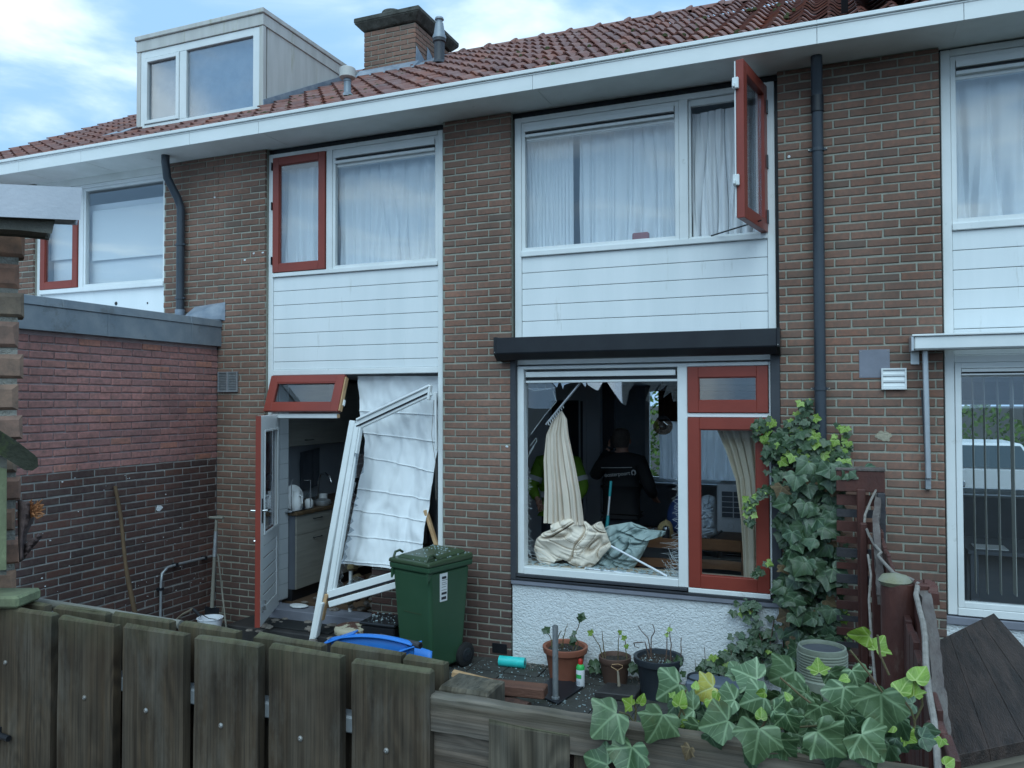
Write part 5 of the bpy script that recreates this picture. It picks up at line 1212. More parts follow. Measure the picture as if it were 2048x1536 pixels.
def heap(outline, Y, depth, folds, seed, sharp=1.0, nu=170, nv=70, up=0):
    """cloth heap: closed outline in the window plane swelling out of it, with pinched folds"""
    n = len(outline); cx = sum(p[0] for p in outline)/n; cy = sum(p[1] for p in outline)/n
    per = [math.hypot(outline[(i+1) % n][0]-outline[i][0], outline[(i+1) % n][1]-outline[i][1]) for i in range(n)]; T = sum(per)
    def edge(u):
        s = (u % 1)*T; i = 0
        while s > per[i] and i < n-1: s -= per[i]; i += 1
        f = s/per[i]; a, b = outline[i], outline[(i+1) % n]; return a[0]*(1-f)+b[0]*f, a[1]*(1-f)+b[1]*f
    def fn(u, v):
        e = edge(u); r = v**.8; x = cx+(e[0]-cx)*r; y = cy+(e[1]-cy)*r
        p = at(x, y, Y); d = math.sqrt(max(0, 1-v**2.2))
        q = Vector((x/70+seed, y/52, seed*1.7)); wv = noise.noise_vector(q*.8)*1.5
        ridge = 0
        for k, (fr, am) in enumerate(folds):
            th = .6+k*1.9+seed; qx = q.x*math.cos(th)+q.y*math.sin(th); qy = -q.x*math.sin(th)+q.y*math.cos(th)
            t = noise.noise(Vector((qx*fr*1.5+wv.x*.8, qy*fr*.42+wv.y*.8, k*7.1+seed)))
            ridge += am*(1.15*t-1.25*math.exp(-(t/.075)**2)-.35*math.exp(-((t-.28)/.05)**2))
        p.y -= depth*d+ridge*(.25+.75*d); p.z += up*d
        return p
    return MB().grid(fn, nu, nv)
hp = heap([(1066, 1098), (1072, 1078), (1086, 1065), (1104, 1058), (1104, 1048), (1118, 1040), (1140, 1035), (1158, 1041), (1172, 1043), (1182, 1052), (1196, 1044), (1204, 1042), (1212, 1062), (1222, 1094), (1205, 1112), (1190, 1130), (1172, 1138), (1150, 1134), (1126, 1120), (1110, 1124), (1104, 1132), (1084, 1134), (1074, 1122)],
          .20, .11, [(.62, .060), (1.1, .040), (2.0, .014)], 4.0, nu=260, nv=110)
hang('curtain_heap', hp, 'cloth_cream', 'cream curtain lying crumpled in a heap on the window sill')
hp = heap([(1150, 1140), (1185, 1128), (1198, 1100), (1202, 1060), (1215, 1052), (1262, 1044), (1280, 1050), (1300, 1060), (1332, 1062), (1330, 1070), (1302, 1074), (1290, 1100), (1272, 1130), (1262, 1142), (1225, 1142), (1195, 1138)],
          .30, .09, [(.8, .045), (1.4, .032), (2.6, .012)], 9.0, nu=220, nv=100)
hang('cloth_heap', hp, 'cloth_sage', 'grey-green curtain draped over the chair beside the cream heap')
obj('white_rod', MB().tube([at(1222, 1092, .04), at(1334, 1152, .09)], .0085, 10), 'plastic_white', smooth=True, label='thin white rod sloping down across the grey-green cloth', cat='rod')
obj('flat_strip', MB().bar(at(1170, 1136, .12), at(1300, 1150, .12), .03, .006, (0, 0, 1)), 'plastic_white', label='thin white blind slat lying on the sill under the heap', cat='slat')
# dining chairs, table
def chair(label, c, w, zt, yb_):
    """ladder-back chair with its back to the window"""
    t = thing('dining_chair', label, 'chair', (c, yb_+.2, FL), group='ladder-back chairs behind the window')
    for s in (-1, 1):
        obj('back_post', MB().box(c+s*w/2-.02, c+s*w/2+.02, yb_, yb_+.03, FL, zt), 'wood_chair', t, bevel=.005); obj('front_leg', MB().box(c+s*w/2-.018, c+s*w/2+.018, yb_+.37, yb_+.41, FL, FL+.44), 'wood_chair', t, bevel=.004)
    for za, zb in ((zt-.085, zt), (zt-.25, zt-.175), (zt-.40, zt-.34)):
        m = MB(); m.grid(lambda u, v: Vector((c-w/2+.02+(w-.04)*u, yb_+.008+.03*math.sin(math.pi*u), za+(zb-za)*v)), 10, 1); obj('back_slat', m, 'wood_chair', t, solid=.016)
    obj('seat', MB().box(c-w/2, c+w/2, yb_+.03, yb_+.42, FL+.441, FL+.475), 'wood_chair', t, bevel=.008)
    return t
p, q = at(1285, 1075, .42), at(1358, 1072, .42); chair('brown ladder-back chair under the grey-green cloth behind the smashed pane', (p.x+q.x)/2-.03, .42, p.z+.0, .42)
p, q = at(1396, 1085, .40), at(1487, 1085, .40); chair('brown ladder-back chair behind the pane of the lower red casement', (p.x+q.x)/2, q.x-p.x, at(1440, 1080, .40).z, .40)
dt = thing('dining_table', 'dark wooden dining table inside behind the two ladder-back chairs', 'table', (-1.35, 1.25, FL))
obj('table_top', MB().box(-2.2, -.45, .85, 1.75, 1.0, 1.035), 'wood_chair', dt, bevel=.004)
for x in (-2.12, -.53):
    for y in (.93, 1.67): obj('leg', MB().box(x-.035, x+.035, y-.035, y+.035, FL, 1.0), 'wood_chair', dt)
TZ = 1.036
def topan(px, py): return atz(px, py, TZ)
for px, py, r, h_, nm, lb, ct, m in ((1332, 1076, .035, .11, 'thermos_flask', 'dark thermos flask with a shiny lid, right one on the table edge', 'flask', 'plastic_black'), (1306, 1066, .03, .09, 'thermos_flask', 'small dark flask with a shiny lid, half hidden by the grey-green cloth', 'flask', 'plastic_black')):
    c = at(px, py, .95); t = thing(nm, lb, ct, (c.x, c.y, TZ)); obj('body', MB().lathe((c.x, c.y, TZ), [(r, 0), (r, h_), (r*.9, h_+.01)], 18), m, t, smooth=True); obj('lid', MB().lathe((c.x, c.y, TZ+h_+.01), [(r*.88, 0), (r*.8, .02), (0, .032)], 18), 'chrome', t, smooth=True)
c = at(1409, 1076, .98); t = thing('saucepan', 'small steel saucepan with a black handle on the table beside the white bag', 'saucepan', (c.x, c.y, TZ))
obj('pan_body', MB().lathe((c.x, c.y, TZ), [(.03, 0), (.05, .02), (.052, .065), (.048, .065), (.045, .02), (0, .012)], 22), 'chrome', t, smooth=True); obj('pan_handle', MB().tube([(c.x+.05, c.y, TZ+.055), (c.x+.11, c.y-.02, TZ+.09), (c.x+.16, c.y-.02, TZ+.13)], [.010, .009, .012], 8), 'plastic_black', t, smooth=True)
bg_ = heap([(1399, 1000), (1406, 992), (1418, 989), (1430, 994), (1434, 1010), (1433, 1040), (1434, 1072), (1410, 1076), (1398, 1074), (1397, 1040)], 1.25, .12, [(1.2, .03), (3, .02)], 2.0, nu=90, nv=36)
obj('plastic_bag', bg_, 'bag', smooth=True, label='thin white carrier bag standing on the table left of the air conditioner', cat='bag') if 'bag' in M else None
# mobile air conditioner on a low cupboard
a, b = at(1433, 967, 1.80), at(1485, 1122, 1.80)
lc = thing('low_cupboard', 'dark low cupboard carrying the white air conditioner', 'cupboard', ((a.x+b.x)/2, 2.0, FL)); obj('carcass', MB().box(a.x-.3, b.x+.35, 1.76, 2.2, FL, b.z), 'interior_dark', lc, bevel=.004); obj('cupboard_door', MB().box(a.x-.28, b.x+.33, 1.745, 1.759, FL+.05, b.z-.03), 'interior_dark', lc, bevel=.003)
ac = thing('air_conditioner', 'white portable air conditioner with louvred grilles behind the beige curtain', 'air conditioner', ((a.x+b.x)/2, 1.98, b.z))
x0, x1, z0, z1 = a.x, b.x+.06, b.z, a.z
obj('housing', MB().box(x0, x1, 1.80, 2.15, z0+.001, z1), 'plastic_white', ac, bevel=.02, seg=3)
obj('grille_recess', MB().box(x0+.045, x1-.03, 1.792, 1.7995, z1-.34, z1-.07), 'interior_dark', ac)
for k in range(6): obj('grille_bar', MB().box(x0+.045, x1-.03, 1.782, 1.7915, z1-.34+k*.053, z1-.334+k*.053), 'plastic_white', ac)
for k in range(3): obj('grille_upright', MB().box(x0+.045+k*.115, x0+.053+k*.115, 1.780, 1.7915, z1-.335, z1-.075), 'plastic_white', ac)
obj('hose_port', MB().lathe(((x0+x1)/2-.02, 1.7995, z1-.42), [(.035, 0), (.035, .012), (.022, .014), (.02, .004), (0, .004)], 20, (0, -1, 0)), 'plastic_white', ac, smooth=True)
for k in range(11):
    if k in (6,): continue
    obj('vent_slot', MB().box(x0+.05, x1-.035, 1.797, 1.7998, z0+.04+k*.023, z0+.051+k*.023), 'interior_dark', ac)
# glass ball lamp
c = at(1326, 852, 2.4); t = thing('pendant_lamp', 'smoked glass ball lamp hanging behind the jagged top edge of the window', 'lamp', (c.x, c.y, c.z))
obj('glass_shade', MB().lathe(c, [(.035, -.095), (.075, -.075), (.105, -.03), (.108, .0), (.10, .035), (.07, .075), (.03, .09)], 26), 'smoke_glass', t, smooth=True)
obj('lamp_collar', MB().lathe(c+Vector((0, 0, .075)), [(.075, 0), (.05, .025), (.015, .04)], 20), 'chrome', t, smooth=True); obj('lamp_cord', MB().tube([c+Vector((0, 0, .11)), (c.x, c.y, CE)], .004, 6), 'plastic_black', t); obj('bulb', MB().lathe(c, [(.0, -.05), (.035, -.03), (.04, 0), (.02, .05)], 14), 'paper_white', t, smooth=True)
# blue bag and cardboard/paper bag behind the pane
p = at(1343, 985, 1.2); obj('blue_sack', lump((p.x+.01, 1.45, 1.22), .22, random.Random(2), (.6, .5, .85)), 'navy_sack', smooth=True, sub=2, label='dark blue sack standing on the table at the right edge of the smashed pane', cat='sack')
p = at(1331, 1042, 1.05); obj('paper_bag', lump((p.x, p.y, 1.12), .13, random.Random(4), (.75, .6, .95)), 'insulation', smooth=True, sub=1, label='crumpled light brown paper bag on the table behind the flasks', cat='paper bag')
# broom handle
a, b = at(1222, 962, .75), at(1215, 1043, .70)
br = thing('broom', 'teal and grey broom handle leaning in front of the man in black', 'broom', (b.x, b.y, FL))
m_ = a.lerp(b, .38); obj('teal_grip', MB().tube([a, m_], .013, 10), 'teal_paint', br, smooth=True); obj('pole', MB().tube([m_, a.lerp(b, .85)], .011, 10), 'aluminium', br, smooth=True); e = a+(b-a)*2.2; obj('teal_socket', MB().tube([a.lerp(b, .85), b, e], [.013, .016, .016], 10), 'teal_paint', br, smooth=True); obj('brush_head', MB().box(e.x-.2, e.x+.2, e.y-.03, e.y+.03, FL, e.z), 'black_metal', br, bevel=.01)

# ---------------------------------------------------------------- people
def skin_mesh(name, joints, edges, m, parent, sub=2, root=0):
    me = bpy.data.meshes.new(name); Mi = ORG[parent.name].inverted()
    names = list(joints); idx = {k: i for i, k in enumerate(names)}
    me.from_pydata([tuple(Mi @ Vector(joints[k][0])) for k in names], [(idx[a], idx[b]) for a, b in edges], [])
    o = link(bpy.data.objects.new(name, me)); o.parent = parent; ORG[o.name] = ORG[parent.name]
    sk = o.modifiers.new('skin', 'SKIN'); sk.use_smooth_shade = True
    for i, k in enumerate(names):
        r = joints[k][1]; r = r if isinstance(r, tuple) else (r, r); me.skin_vertices[0].data[i].radius = r; me.skin_vertices[0].data[i].use_root = (i == root)
    s = o.modifiers.new('sub', 'SUBSURF'); s.levels = s.render_levels = sub
    me.materials.append(M[m]); return o
def person(label, base, face, lhand, lelbow, rhand, relbow, jacket, height=1.74, tr='trousers', phone=False):
    """face: heading in radians, 0 looks towards +y. Joint offsets: x right of the body, y forward, z up"""
    k = height/1.74; X = Vector((math.cos(face), -math.sin(face), 0)); Y = Vector((math.sin(face), math.cos(face), 0)); B = Vector(base)
    def P(x, y, z): return B+X*x*k+Y*y*k+Vector((0, 0, z*k))
    t = thing('person', label, 'person', tuple(B), (0, 0, 0))
    J = {'pelvis': (P(0, 0, .93), (.15, .11)), 'waist': (P(0, 0, 1.08), (.135, .10)), 'chest': (P(0, .01, 1.30), (.165, .115)), 'collar': (P(0, 0, 1.43), (.11, .08)), 'neck': (P(0, .005, 1.50), .056), 'jaw': (P(0, .03, 1.565), (.062, .075)), 'skull': (P(0, .01, 1.64), (.078, .094)), 'crown': (P(0, 0, 1.70), (.055, .065)), 'nose': (P(0, .112, 1.60), .012)}
    E = [('pelvis', 'waist'), ('waist', 'chest'), ('chest', 'collar'), ('collar', 'neck'), ('neck', 'jaw'), ('jaw', 'skull'), ('skull', 'crown'), ('jaw', 'nose')]
    for s, n, el, ha in ((-1, 'l', lelbow, lhand), (1, 'r', relbow, rhand)):
        J[n+'sh'] = (P(s*.185, 0, 1.40), .06); J[n+'el'] = (P(*el), .045); J[n+'wr'] = (P(*ha), (.027, .022)); E += [('collar', n+'sh'), (n+'sh', n+'el'), (n+'el', n+'wr')]
        d = (Vector(J[n+'wr'][0])-Vector(J[n+'el'][0])).normalized(); sd_ = d.cross(Y).normalized(); pm = Vector(J[n+'wr'][0])+d*.05*k
        J[n+'pm'] = (pm, (.040, .018)); E.append((n+'wr', n+'pm'))
        for q in range(4):
            f0 = pm+d*.035*k+sd_*(q-1.5)*.020; L = (.062, .072, .068, .052)[q]; f1 = f0+d*L*.5+Y*.012; f2 = f1+d*L*.4+Y*.022
            J[f'{n}f{q}a'] = (f0, .009); J[f'{n}f{q}b'] = (f1, .0085); J[f'{n}f{q}c'] = (f2, .007); E += [(n+'pm', f'{n}f{q}a'), (f'{n}f{q}a', f'{n}f{q}b'), (f'{n}f{q}b', f'{n}f{q}c')]
        th = Vector(J[n+'wr'][0])+d*.02-sd_*.035*s; J[n+'ta'] = (th, .011); J[n+'tb'] = (th+d*.035+Y*.02, .009); E += [(n+'wr', n+'ta'), (n+'ta', n+'tb')]
        J[n+'hip'] = (P(s*.095, 0, .86), .095); J[n+'kn'] = (P(s*.11, .02, .48), .062); J[n+'an'] = (P(s*.12, -.02, .09), .042); J[n+'to'] = (P(s*.14, .14, .045), (.045, .03)); E += [('pelvis', n+'hip'), (n+'hip', n+'kn'), (n+'kn', n+'an'), (n+'an', n+'to')]
    skin_mesh('body', J, E, 'skin', t)
    JJ = {'hem': (P(0, 0, .86), (.20, .15)), 'pelvis': (P(0, 0, .98), (.195, .145)), 'waist': (P(0, 0, 1.12), (.185, .135)), 'chest': (P(0, .0, 1.31), (.205, .145)), 'collar': (P(0, -.005, 1.44), (.125, .10)), 'nk': (P(0, 0, 1.50), (.078, .075))}
    EE = [('hem', 'pelvis'), ('pelvis', 'waist'), ('waist', 'chest'), ('chest', 'collar'), ('collar', 'nk')]
    for s, n, el, ha in ((-1, 'l', lelbow, lhand), (1, 'r', relbow, rhand)):
        JJ[n+'sh'] = (P(s*.195, 0, 1.40), .088); JJ[n+'el'] = (P(*el), .072); w_ = Vector(P(*ha)); JJ[n+'cf'] = (w_.lerp(Vector(P(*el)), .12), .050); EE += [('collar', n+'sh'), (n+'sh', n+'el'), (n+'el', n+'cf')]
    skin_mesh('jacket', JJ, EE, jacket, t, root=1)
    JT = {'w': (P(0, 0, .99), (.17, .13)), 'p': (P(0, 0, .90), (.175, .135))}; ET = [('w', 'p')]
    for s, n in ((-1, 'l'), (1, 'r')): JT[n+'h'] = (P(s*.10, 0, .80), .105); JT[n+'k'] = (P(s*.11, .02, .48), .082); JT[n+'a'] = (P(s*.12, -.02, .10), .066); ET += [('p', n+'h'), (n+'h', n+'k'), (n+'k', n+'a')]
    skin_mesh('trousers', JT, ET, tr, t, root=1)
    mb = MB()
    for s in (-1, 1):
        c = P(s*.092, .0, 1.605); mb.add(*(lambda L: (L.v, L.f))(lump(c, .026, random.Random(1), (.35, .8, 1.2))))
    obj('ear', mb, 'skin', t, smooth=True)
    mb = MB(); mb.lathe(P(0, -.022, 1.545), [(.070, 0), (.086, .04), (.094, .09), (.094, .14), (.078, .18), (.04, .202), (0, .206)], 20); mb.v = [v+Y*0 for v in mb.v]; obj('hair', mb, 'hair_short', t, smooth=True)
    mb = MB()
    for s in (-1, 1): c = P(s*.032, .098, 1.625); mb.lathe(c, [(0, -.008), (.010, 0), (0, .008)], 8)
    obj('eyes', mb, 'ink', t)
    for s in (-1, 1): q = P(s*.135, .08, .05); obj('shoe', MB().box(q.x-.05, q.x+.05, q.y-.13, q.y+.13, FL+.0, FL+.09*k), 'plastic_black', t, bevel=.03, seg=3)
    return t, P, X, Y
hc = at(1238, 880, 1.83); base = (hc.x+.03, 1.83, FL)
kk = (2.045-FL)/1.74
man, PM, MX, MY = person('man in a black jacket seen from behind, hand at his ear, inside the smashed window', base, math.radians(6), (-.155, .08, 1.56), (-.335, .03, 1.20), (.30, .16, 1.02), (.315, -.02, 1.13), 'jacket_black', 1.74*kk)
# print on the back of the jacket
mb = MB(); pr_ = [PM(x, -.188+.9*x*x, 1.335+.045*(x+.18)) for x in [-.17+i*.034 for i in range(11)]]; obj('piping', MB().tube(pr_, .0035, 6), 'reflective', man, smooth=True)
cu = bpy.data.curves.new('jacket_lettering', 'FONT'); cu.body = 'oosterpoort'; cu.size = .056; cu.extrude = .0008; cu.align_x = 'CENTER'
to = bpy.data.objects.new('tmp', cu); COL.objects.link(to); dg = bpy.context.evaluated_depsgraph_get(); tme2 = bpy.data.meshes.new_from_object(to.evaluated_get(dg)); bpy.data.objects.remove(to)
tme2.name = 'jacket_lettering'; tme2.materials.clear(); tme2.materials.append(M['reflective'])
Mt = Matrix.Translation(PM(.03, -.217, 1.262)) @ Matrix.Rotation(math.radians(-6), 4, 'Z') @ Matrix.Rotation(math.radians(-7), 4, 'Y') @ Matrix.Rotation(math.radians(90), 4, 'X')
put('jacket_lettering', tme2, None, parent=man, mat4=Mt)
c = PM(.195, -.190, 1.300); mb = MB(); arc = [c+MX*.020*math.cos(a_)+Vector((0, 0, .024*math.sin(a_))) for a_ in [math.radians(-70+32*i) for i in range(11)]]; obj('jacket_emblem', MB().tube(arc, .007, 6), 'reflective', man, smooth=True)
obj('wrist_watch', MB().lathe(PM(-.165, .078, 1.53), [(.037, -.012), (.037, .012)], 14, PM(-.155, .08, 1.56)-PM(-.335, .03, 1.20)), 'plastic_black', man)
ph = PM(-.115, .06, 1.60); obj('mobile_phone', MB().bar(ph-Vector((0, 0, .07)), ph+Vector((.0, 0, .06)), .012, .07, tuple(MX)), 'plastic_black', label='dark mobile phone held to the ear of the man in black', cat='phone')
hv = at(1116, 905, 1.9)
man2, P2, X2, Y2 = person('worker in a yellow-green hi-vis jacket mostly hidden behind the cream curtain', (hv.x, 1.9, FL), math.radians(170), (-.20, .18, .98), (-.30, .04, 1.12), (.20, .18, .98), (.30, .04, 1.12), 'hivis', 1.70)
for n, s in (('l', -1), ('r', 1)):
    a = P2(s*.255, .02, 1.24); b = P2(s*.27, .03, 1.19); obj('reflective_band', MB().tube([a, b], .086, 16, cap=False), 'reflective', man2, smooth=True)
obj('reflective_band', MB().lathe(P2(0, 0, 1.02), [(.222, 0), (.222, .055)], 20), 'reflective', man2)

# ================================================================ RIGHT HOUSE interior and street
vb = thing('vertical_blind', 'row of narrow grey vertical blind slats behind the right house window', 'blind', (1.2, .25, .95))
obj('head_rail', MB().box(.85, 2.3, .20, .25, 2.50, 2.53), 'plastic_white', vb)
for i, px in enumerate((1921, 1947, 1970, 1997, 2027, 2052, 2080, 2110)):
    p = at(px, 900, .22); mb = MB(); w_ = .012 if px == 2027 else .004
    mb.grid(lambda u, v: Vector((p.x+w_*.5*math.sin(2*u)-(.012*u if px == 2027 else 0)+.004*v, .20+.089*u, 2.50-1.56*v)), 3, 10); obj('slat', mb, 'blind_slat', vb, solid=.002 if px != 2027 else .004)
mb = ring(MB(), 1.25, 3.3, 1.03, 2.35, .07, 6.44, 6.52); obj('street_window_frame', mb, 'white_paint', HR); obj('street_sill', MB().box(1.2, 3.4, 6.2, 6.45, 1.0, 1.03), 'white_paint', HR)
pane(HR, 1.33, 3.22, 1.1, 2.28, 6.48, 'glass_clear')
t = thing('desk', 'dark desk with a sheet of paper inside the right house', 'desk', (1.5, 1.8, FL)); obj('desk_top', MB().box(1.05, 2.4, 1.4, 2.2, 1.02, 1.05), 'interior_dark', t); [obj('leg', MB().box(x-.03, x+.03, y-.03, y+.03, FL, 1.019), 'interior_dark', t) for x in (1.1, 2.3) for y in (1.45, 2.1)]
p = at(1978, 1036, 1.6); obj('paper_sheet', MB().box(p.x-.12, p.x+.13, 1.5, 1.75, 1.051, 1.056), 'paper_white', label='white sheet of paper on the desk in the right house', cat='paper')
car = thing('parked_car', 'white hatchback parked in the street, seen through the right house', 'car', (2.9, 10.8, .06))
def carv(x, y, z): return (2.9+x, 10.8+y, .06+z)
mb = MB(); sec = [(-.84, .25), (-.88, .55), (-.86, .85), (-.78, .92), (.78, .92), (.86, .85), (.88, .55), (.84, .25)]
mb.prism([carv(x, 0, z) for x, z in sec], (0, 3.9, 0)); obj('body', mb, 'car_white', car, bevel=.08, seg=3)
mb = MB(); mb.hexa([carv(-.77, .75, .90), carv(.77, .75, .90), carv(.77, 3.6, .90), carv(-.77, 3.6, .90)], [carv(-.60, 1.45, 1.42), carv(.60, 1.45, 1.42), carv(.60, 3.2, 1.42), carv(-.60, 3.2, 1.42)]); obj('cabin', mb, 'car_white', car, bevel=.08, seg=3)
mb = MB(); mb.hexa([carv(-.68, .80, .955), carv(.68, .80, .955), carv(.68, .84, .955), carv(-.68, .84, .955)], [carv(-.54, 1.36, 1.36), carv(.54, 1.36, 1.36), carv(.54, 1.42, 1.36), carv(-.54, 1.42, 1.36)]); mb.v = [v+Vector((0, -.03, .01)) for v in mb.v]; obj('windscreen', mb, 'car_glass', car)
for s in (-1, 1):
    obj('headlight', MB().box(*(2.9+s*.72-.11, 2.9+s*.72+.11), 10.77, 10.82, .70, .83), 'chrome', car, bevel=.03, seg=2)
    for y in (.7, 3.1): obj('wheel', MB().lathe(carv(s*.80, y, .30), [(.15, -.09), (.30, -.09), (.31, 0), (.30, .09), (.15, .09)], 20, (1, 0, 0)), 'rubber', car, smooth=True)
    obj('wing_mirror', MB().box(2.9+s*.93-.07, 2.9+s*.93+.07, 11.6, 11.7, .98, 1.10), 'car_white', car, bevel=.03)
obj('grille', MB().box(2.9-.45, 2.9+.45, 10.775, 10.81, .38, .62), 'plastic_black', car)
# greenery across the street
mb = MB(); rr = random.Random(17)
for k in range(9000):
    x = rr.uniform(-9, 9); hgt = 2.6+1.1*noise.noise(Vector((x*.6, 0, 2)))*2; z = rr.uniform(0, max(.5, hgt)); y = 15.3+rr.uniform(-.7, .7)+.3*noise.noise(Vector((x*1.5, z*1.5, 4)))
    s = rr.uniform(.05, .12); a_ = Vector((rr.gauss(0, 1), rr.gauss(0, 1), rr.gauss(0, 1))).normalized(); b_ = a_.orthogonal().normalized(); c_ = Vector((x, y, z))
    mb.add([c_-b_*s, c_+a_*s*.5, c_+b_*s, c_-a_*s*.5], [(0, 1, 2, 3)])
obj('hedge', mb, 'tree_green', label='tall green hedge across the street, seen through the living room', cat='hedge', kind='stuff')
# ================================================================ NEAR GROUND: pots, fence, ivy
def pot(name, label, px0, px1, pyt, pyb, Yc, m, rim, mats='soil'):
    a, b = at(px0, pyt, Yc), at(px1, pyt, Yc); c = (a+b)/2; r = (b.x-a.x)/2*.98; H = c.z-GZ
    t = thing(name, label, 'plant pot', (c.x, Yc, GZ))
    obj('pot_wall', MB().lathe((c.x, Yc, GZ), [(r*.68, 0), (r*.86, H-.06), (r*.88, H-.055), (r*(.90+rim), H-.05), (r*(.93+rim), H-.025), (r*(.93+rim), H-.004), (r*(.88+rim), H), (r*.86, H-.008), (r*.80, H-.06), (0, H-.06)], 36), m, t, smooth=True)
    obj('rib_band', MB().lathe((c.x, Yc, GZ+H*.45), [(r*.77, 0), (r*.785, .006), (r*.785, .014), (r*.79, .02)], 30), m, t, smooth=True)
    obj('soil', MB().grid(lambda u, v: Vector((c.x+r*.84*v*math.cos(6.2832*u), Yc+r*.84*v*math.sin(6.2832*u), GZ+H-.035+.02*noise.noise(Vector((u*9*v, v*5, c.x))))), 24, 6), mats, t, smooth=True)
    return t, Vector((c.x, Yc, GZ+H-.04)), r
t1, c1, r1 = pot('flower_pot', 'terracotta flower pot with sprouting stems against the white plaster', 1087, 1175, 1290, 1365, -.24, 'terracotta', .07)
t2, c2, r2 = pot('flower_pot', 'small brown flower pot with a black rim between the terracotta and dark pots', 1196, 1264, 1311, 1365, -.20, 'pot_brown', .02)
t3, c3, r3 = pot('flower_pot', 'large charcoal flower pot with bare crooked twigs, rightmost of the pots', 1267, 1368, 1311, 1400, -.36, 'pot_dark', .07)
t4, c4, r4 = pot('flower_pot', 'short dark pot half hidden behind the ivy leaves right of the charcoal pot', 1372, 1430, 1352, 1400, -.40, 'pot_dark', .02)
# leaf shapes -----------------------------------------------------
HALF = [(.0, .02), (.12, -.13), (.30, -.20), (.47, -.13), (.56, .01), (.57, .12), (.76, .30), (.70, .38), (.50, .46), (.38, .56), (.24, .76), (.10, .93), (0, 1.0)]
SIMPLE = [(.0, .0), (.16, -.10), (.34, -.10), (.46, .06), (.50, .24), (.44, .42), (.32, .60), (.18, .80), (0, 1.0)]
def leaf_mb(half, curl=.12, fold=.10, seed=0, rings=3, simple=False):
    r = random.Random(seed); H = []
    for i, (a, b) in enumerate(half):
        H.append((a*(1+r.uniform(-.12, .12)), b+r.uniform(-.035, .035) if 0 < i < len(half)-1 else b))
    out = H+[(-x, y) for x, y in reversed(H[1:-1])]
    if rings > 1:      # smooth the outline a little
        o2 = []
        for i in range(len(out)):
            a, b, c = out[i-1], out[i], out[(i+1) % len(out)]
            o2 += [((a[0]+b[0])/2, (a[1]+b[1])/2), (b[0]*.82+(a[0]+c[0])*.09, b[1]*.82+(a[1]+c[1])*.09)] if i else [((a[0]+b[0])/2, (a[1]+b[1])/2), b]
        out = o2
    n = len(out); mb = MB(); mb.uv = []
    px, py = r.uniform(-1, 1), r.uniform(-1, 1)
    def z(x, y): return fold*abs(x)-curl*(y*y)*.5-.05*math.sin(3*x+px)*math.cos(4*y+py)+.035*math.sin(9*x+5*y+px*3)-curl*.5*x*x
    def addv(x, y): mb.v.append(Vector((x, y, z(x, y)))); mb.uv.append((x*.5+.5, y*.5+.5))
    addv(0, .04)
    for k in range(1, rings+1):
        s = k/rings
        for x, y in out: addv(x*s, .04+(y-.04)*s)
    for i in range(n): mb.f.append((0, 1+i, 1+(i+1) % n))
    for k in range(rings-1):
        for i in range(n): a = 1+k*n+i; b = 1+k*n+(i+1) % n; mb.f.append((a, a+n, b+n, b))
    return mb
LBIG = [leaf_mb(HALF, (.25, .45, .15, .55, .35, .6)[i], (.12, .28, -.10, .22, .34, .05)[i], i, 4) for i in range(6)]; LMED = [leaf_mb(HALF, .22, .15, 20+i, 1) for i in range(5)]; LSIM = [leaf_mb(SIMPLE, .3, .25, 40+i, 2) for i in range(3)]
_lm = {}
def lmesh(kind, i, m):
    if (kind, i, m) not in _lm: _lm[kind, i, m] = mesh('leaf', {'b': LBIG, 'm': LMED, 's': LSIM}[kind][i], m, smooth=True)
    return _lm[kind, i, m]
def leaf_frame(loc, nrm, tip, size):
    n = Vector(nrm).normalized(); y = Vector(tip); y = (y-n*y.dot(n)).normalized(); x = y.cross(n)
    return Matrix.Translation(loc) @ Matrix((x*size, y*size, n*size)).transposed().to_4x4()
def seen(loc): return (CAM-Vector(loc)).normalized()
def big_leaf(parent, px, py, Y, tip_px, ang, m, tilt=(0, 0), kind='b', i=0):
    """attach point at (px,py), tip at ang (deg, 0 right, 90 down) tip_px away"""
    p = at(px, py, Y); d = dist(p); n = seen(p); a = math.radians(ang)
    tip = RT*math.cos(a)-UP*math.sin(a); side = tip.cross(n)
    n2 = (n+tip*tilt[0]+side*tilt[1]).normalized(); size = tip_px*.90*d/F/max(.5, 1-.35*abs(tilt[0]))
    put('leaf', lmesh(kind, i, m), None, parent=parent, mat4=leaf_frame(p, n2, tip, size)); return p
def twig(mb, p, q, r0, r1, seed, wob=.01, n=7):
    r = random.Random(seed); pts = []; p, q = Vector(p), Vector(q)
    for i in range(n+1): t = i/n; pts.append(p.lerp(q, t)+Vector((r.uniform(-wob, wob), r.uniform(-wob, wob), r.uniform(-wob, wob)*.5))*(0 if i in (0,) else 1))
    mb.tube(pts, [r0+(r1-r0)*i/n for i in range(n+1)], 6); return pts
def potted(t, c, twigs, m, Yc, leaves, lm='leaf_young'):
    """twigs: pixel polylines at the pot's distance"""
    for k, pl in enumerate(twigs):
        pts = [at(x, y, Yc+.02*math.sin(k*2+i)) for i, (x, y) in enumerate(pl)]; pts[0] = Vector((pts[0].x, Yc, c.z-.01))
        fine = []
        for i in range(len(pts)-1):
            for s in range(3): fine.append(pts[i].lerp(pts[i+1], s/3)+Vector((R.uniform(-.003, .003), 0, 0)))
        fine.append(pts[-1]); n = len(fine); obj('stem', MB().tube(fine, [.0055-.003*i/n for i in range(n)], 6), m, t, smooth=True)
    for (x, y, L, a) in leaves: big_leaf(t, x, y, Yc-.01, L, a, lm, (R.uniform(-.4, .4), R.uniform(-.5, .5)), 'm', R.randrange(5))
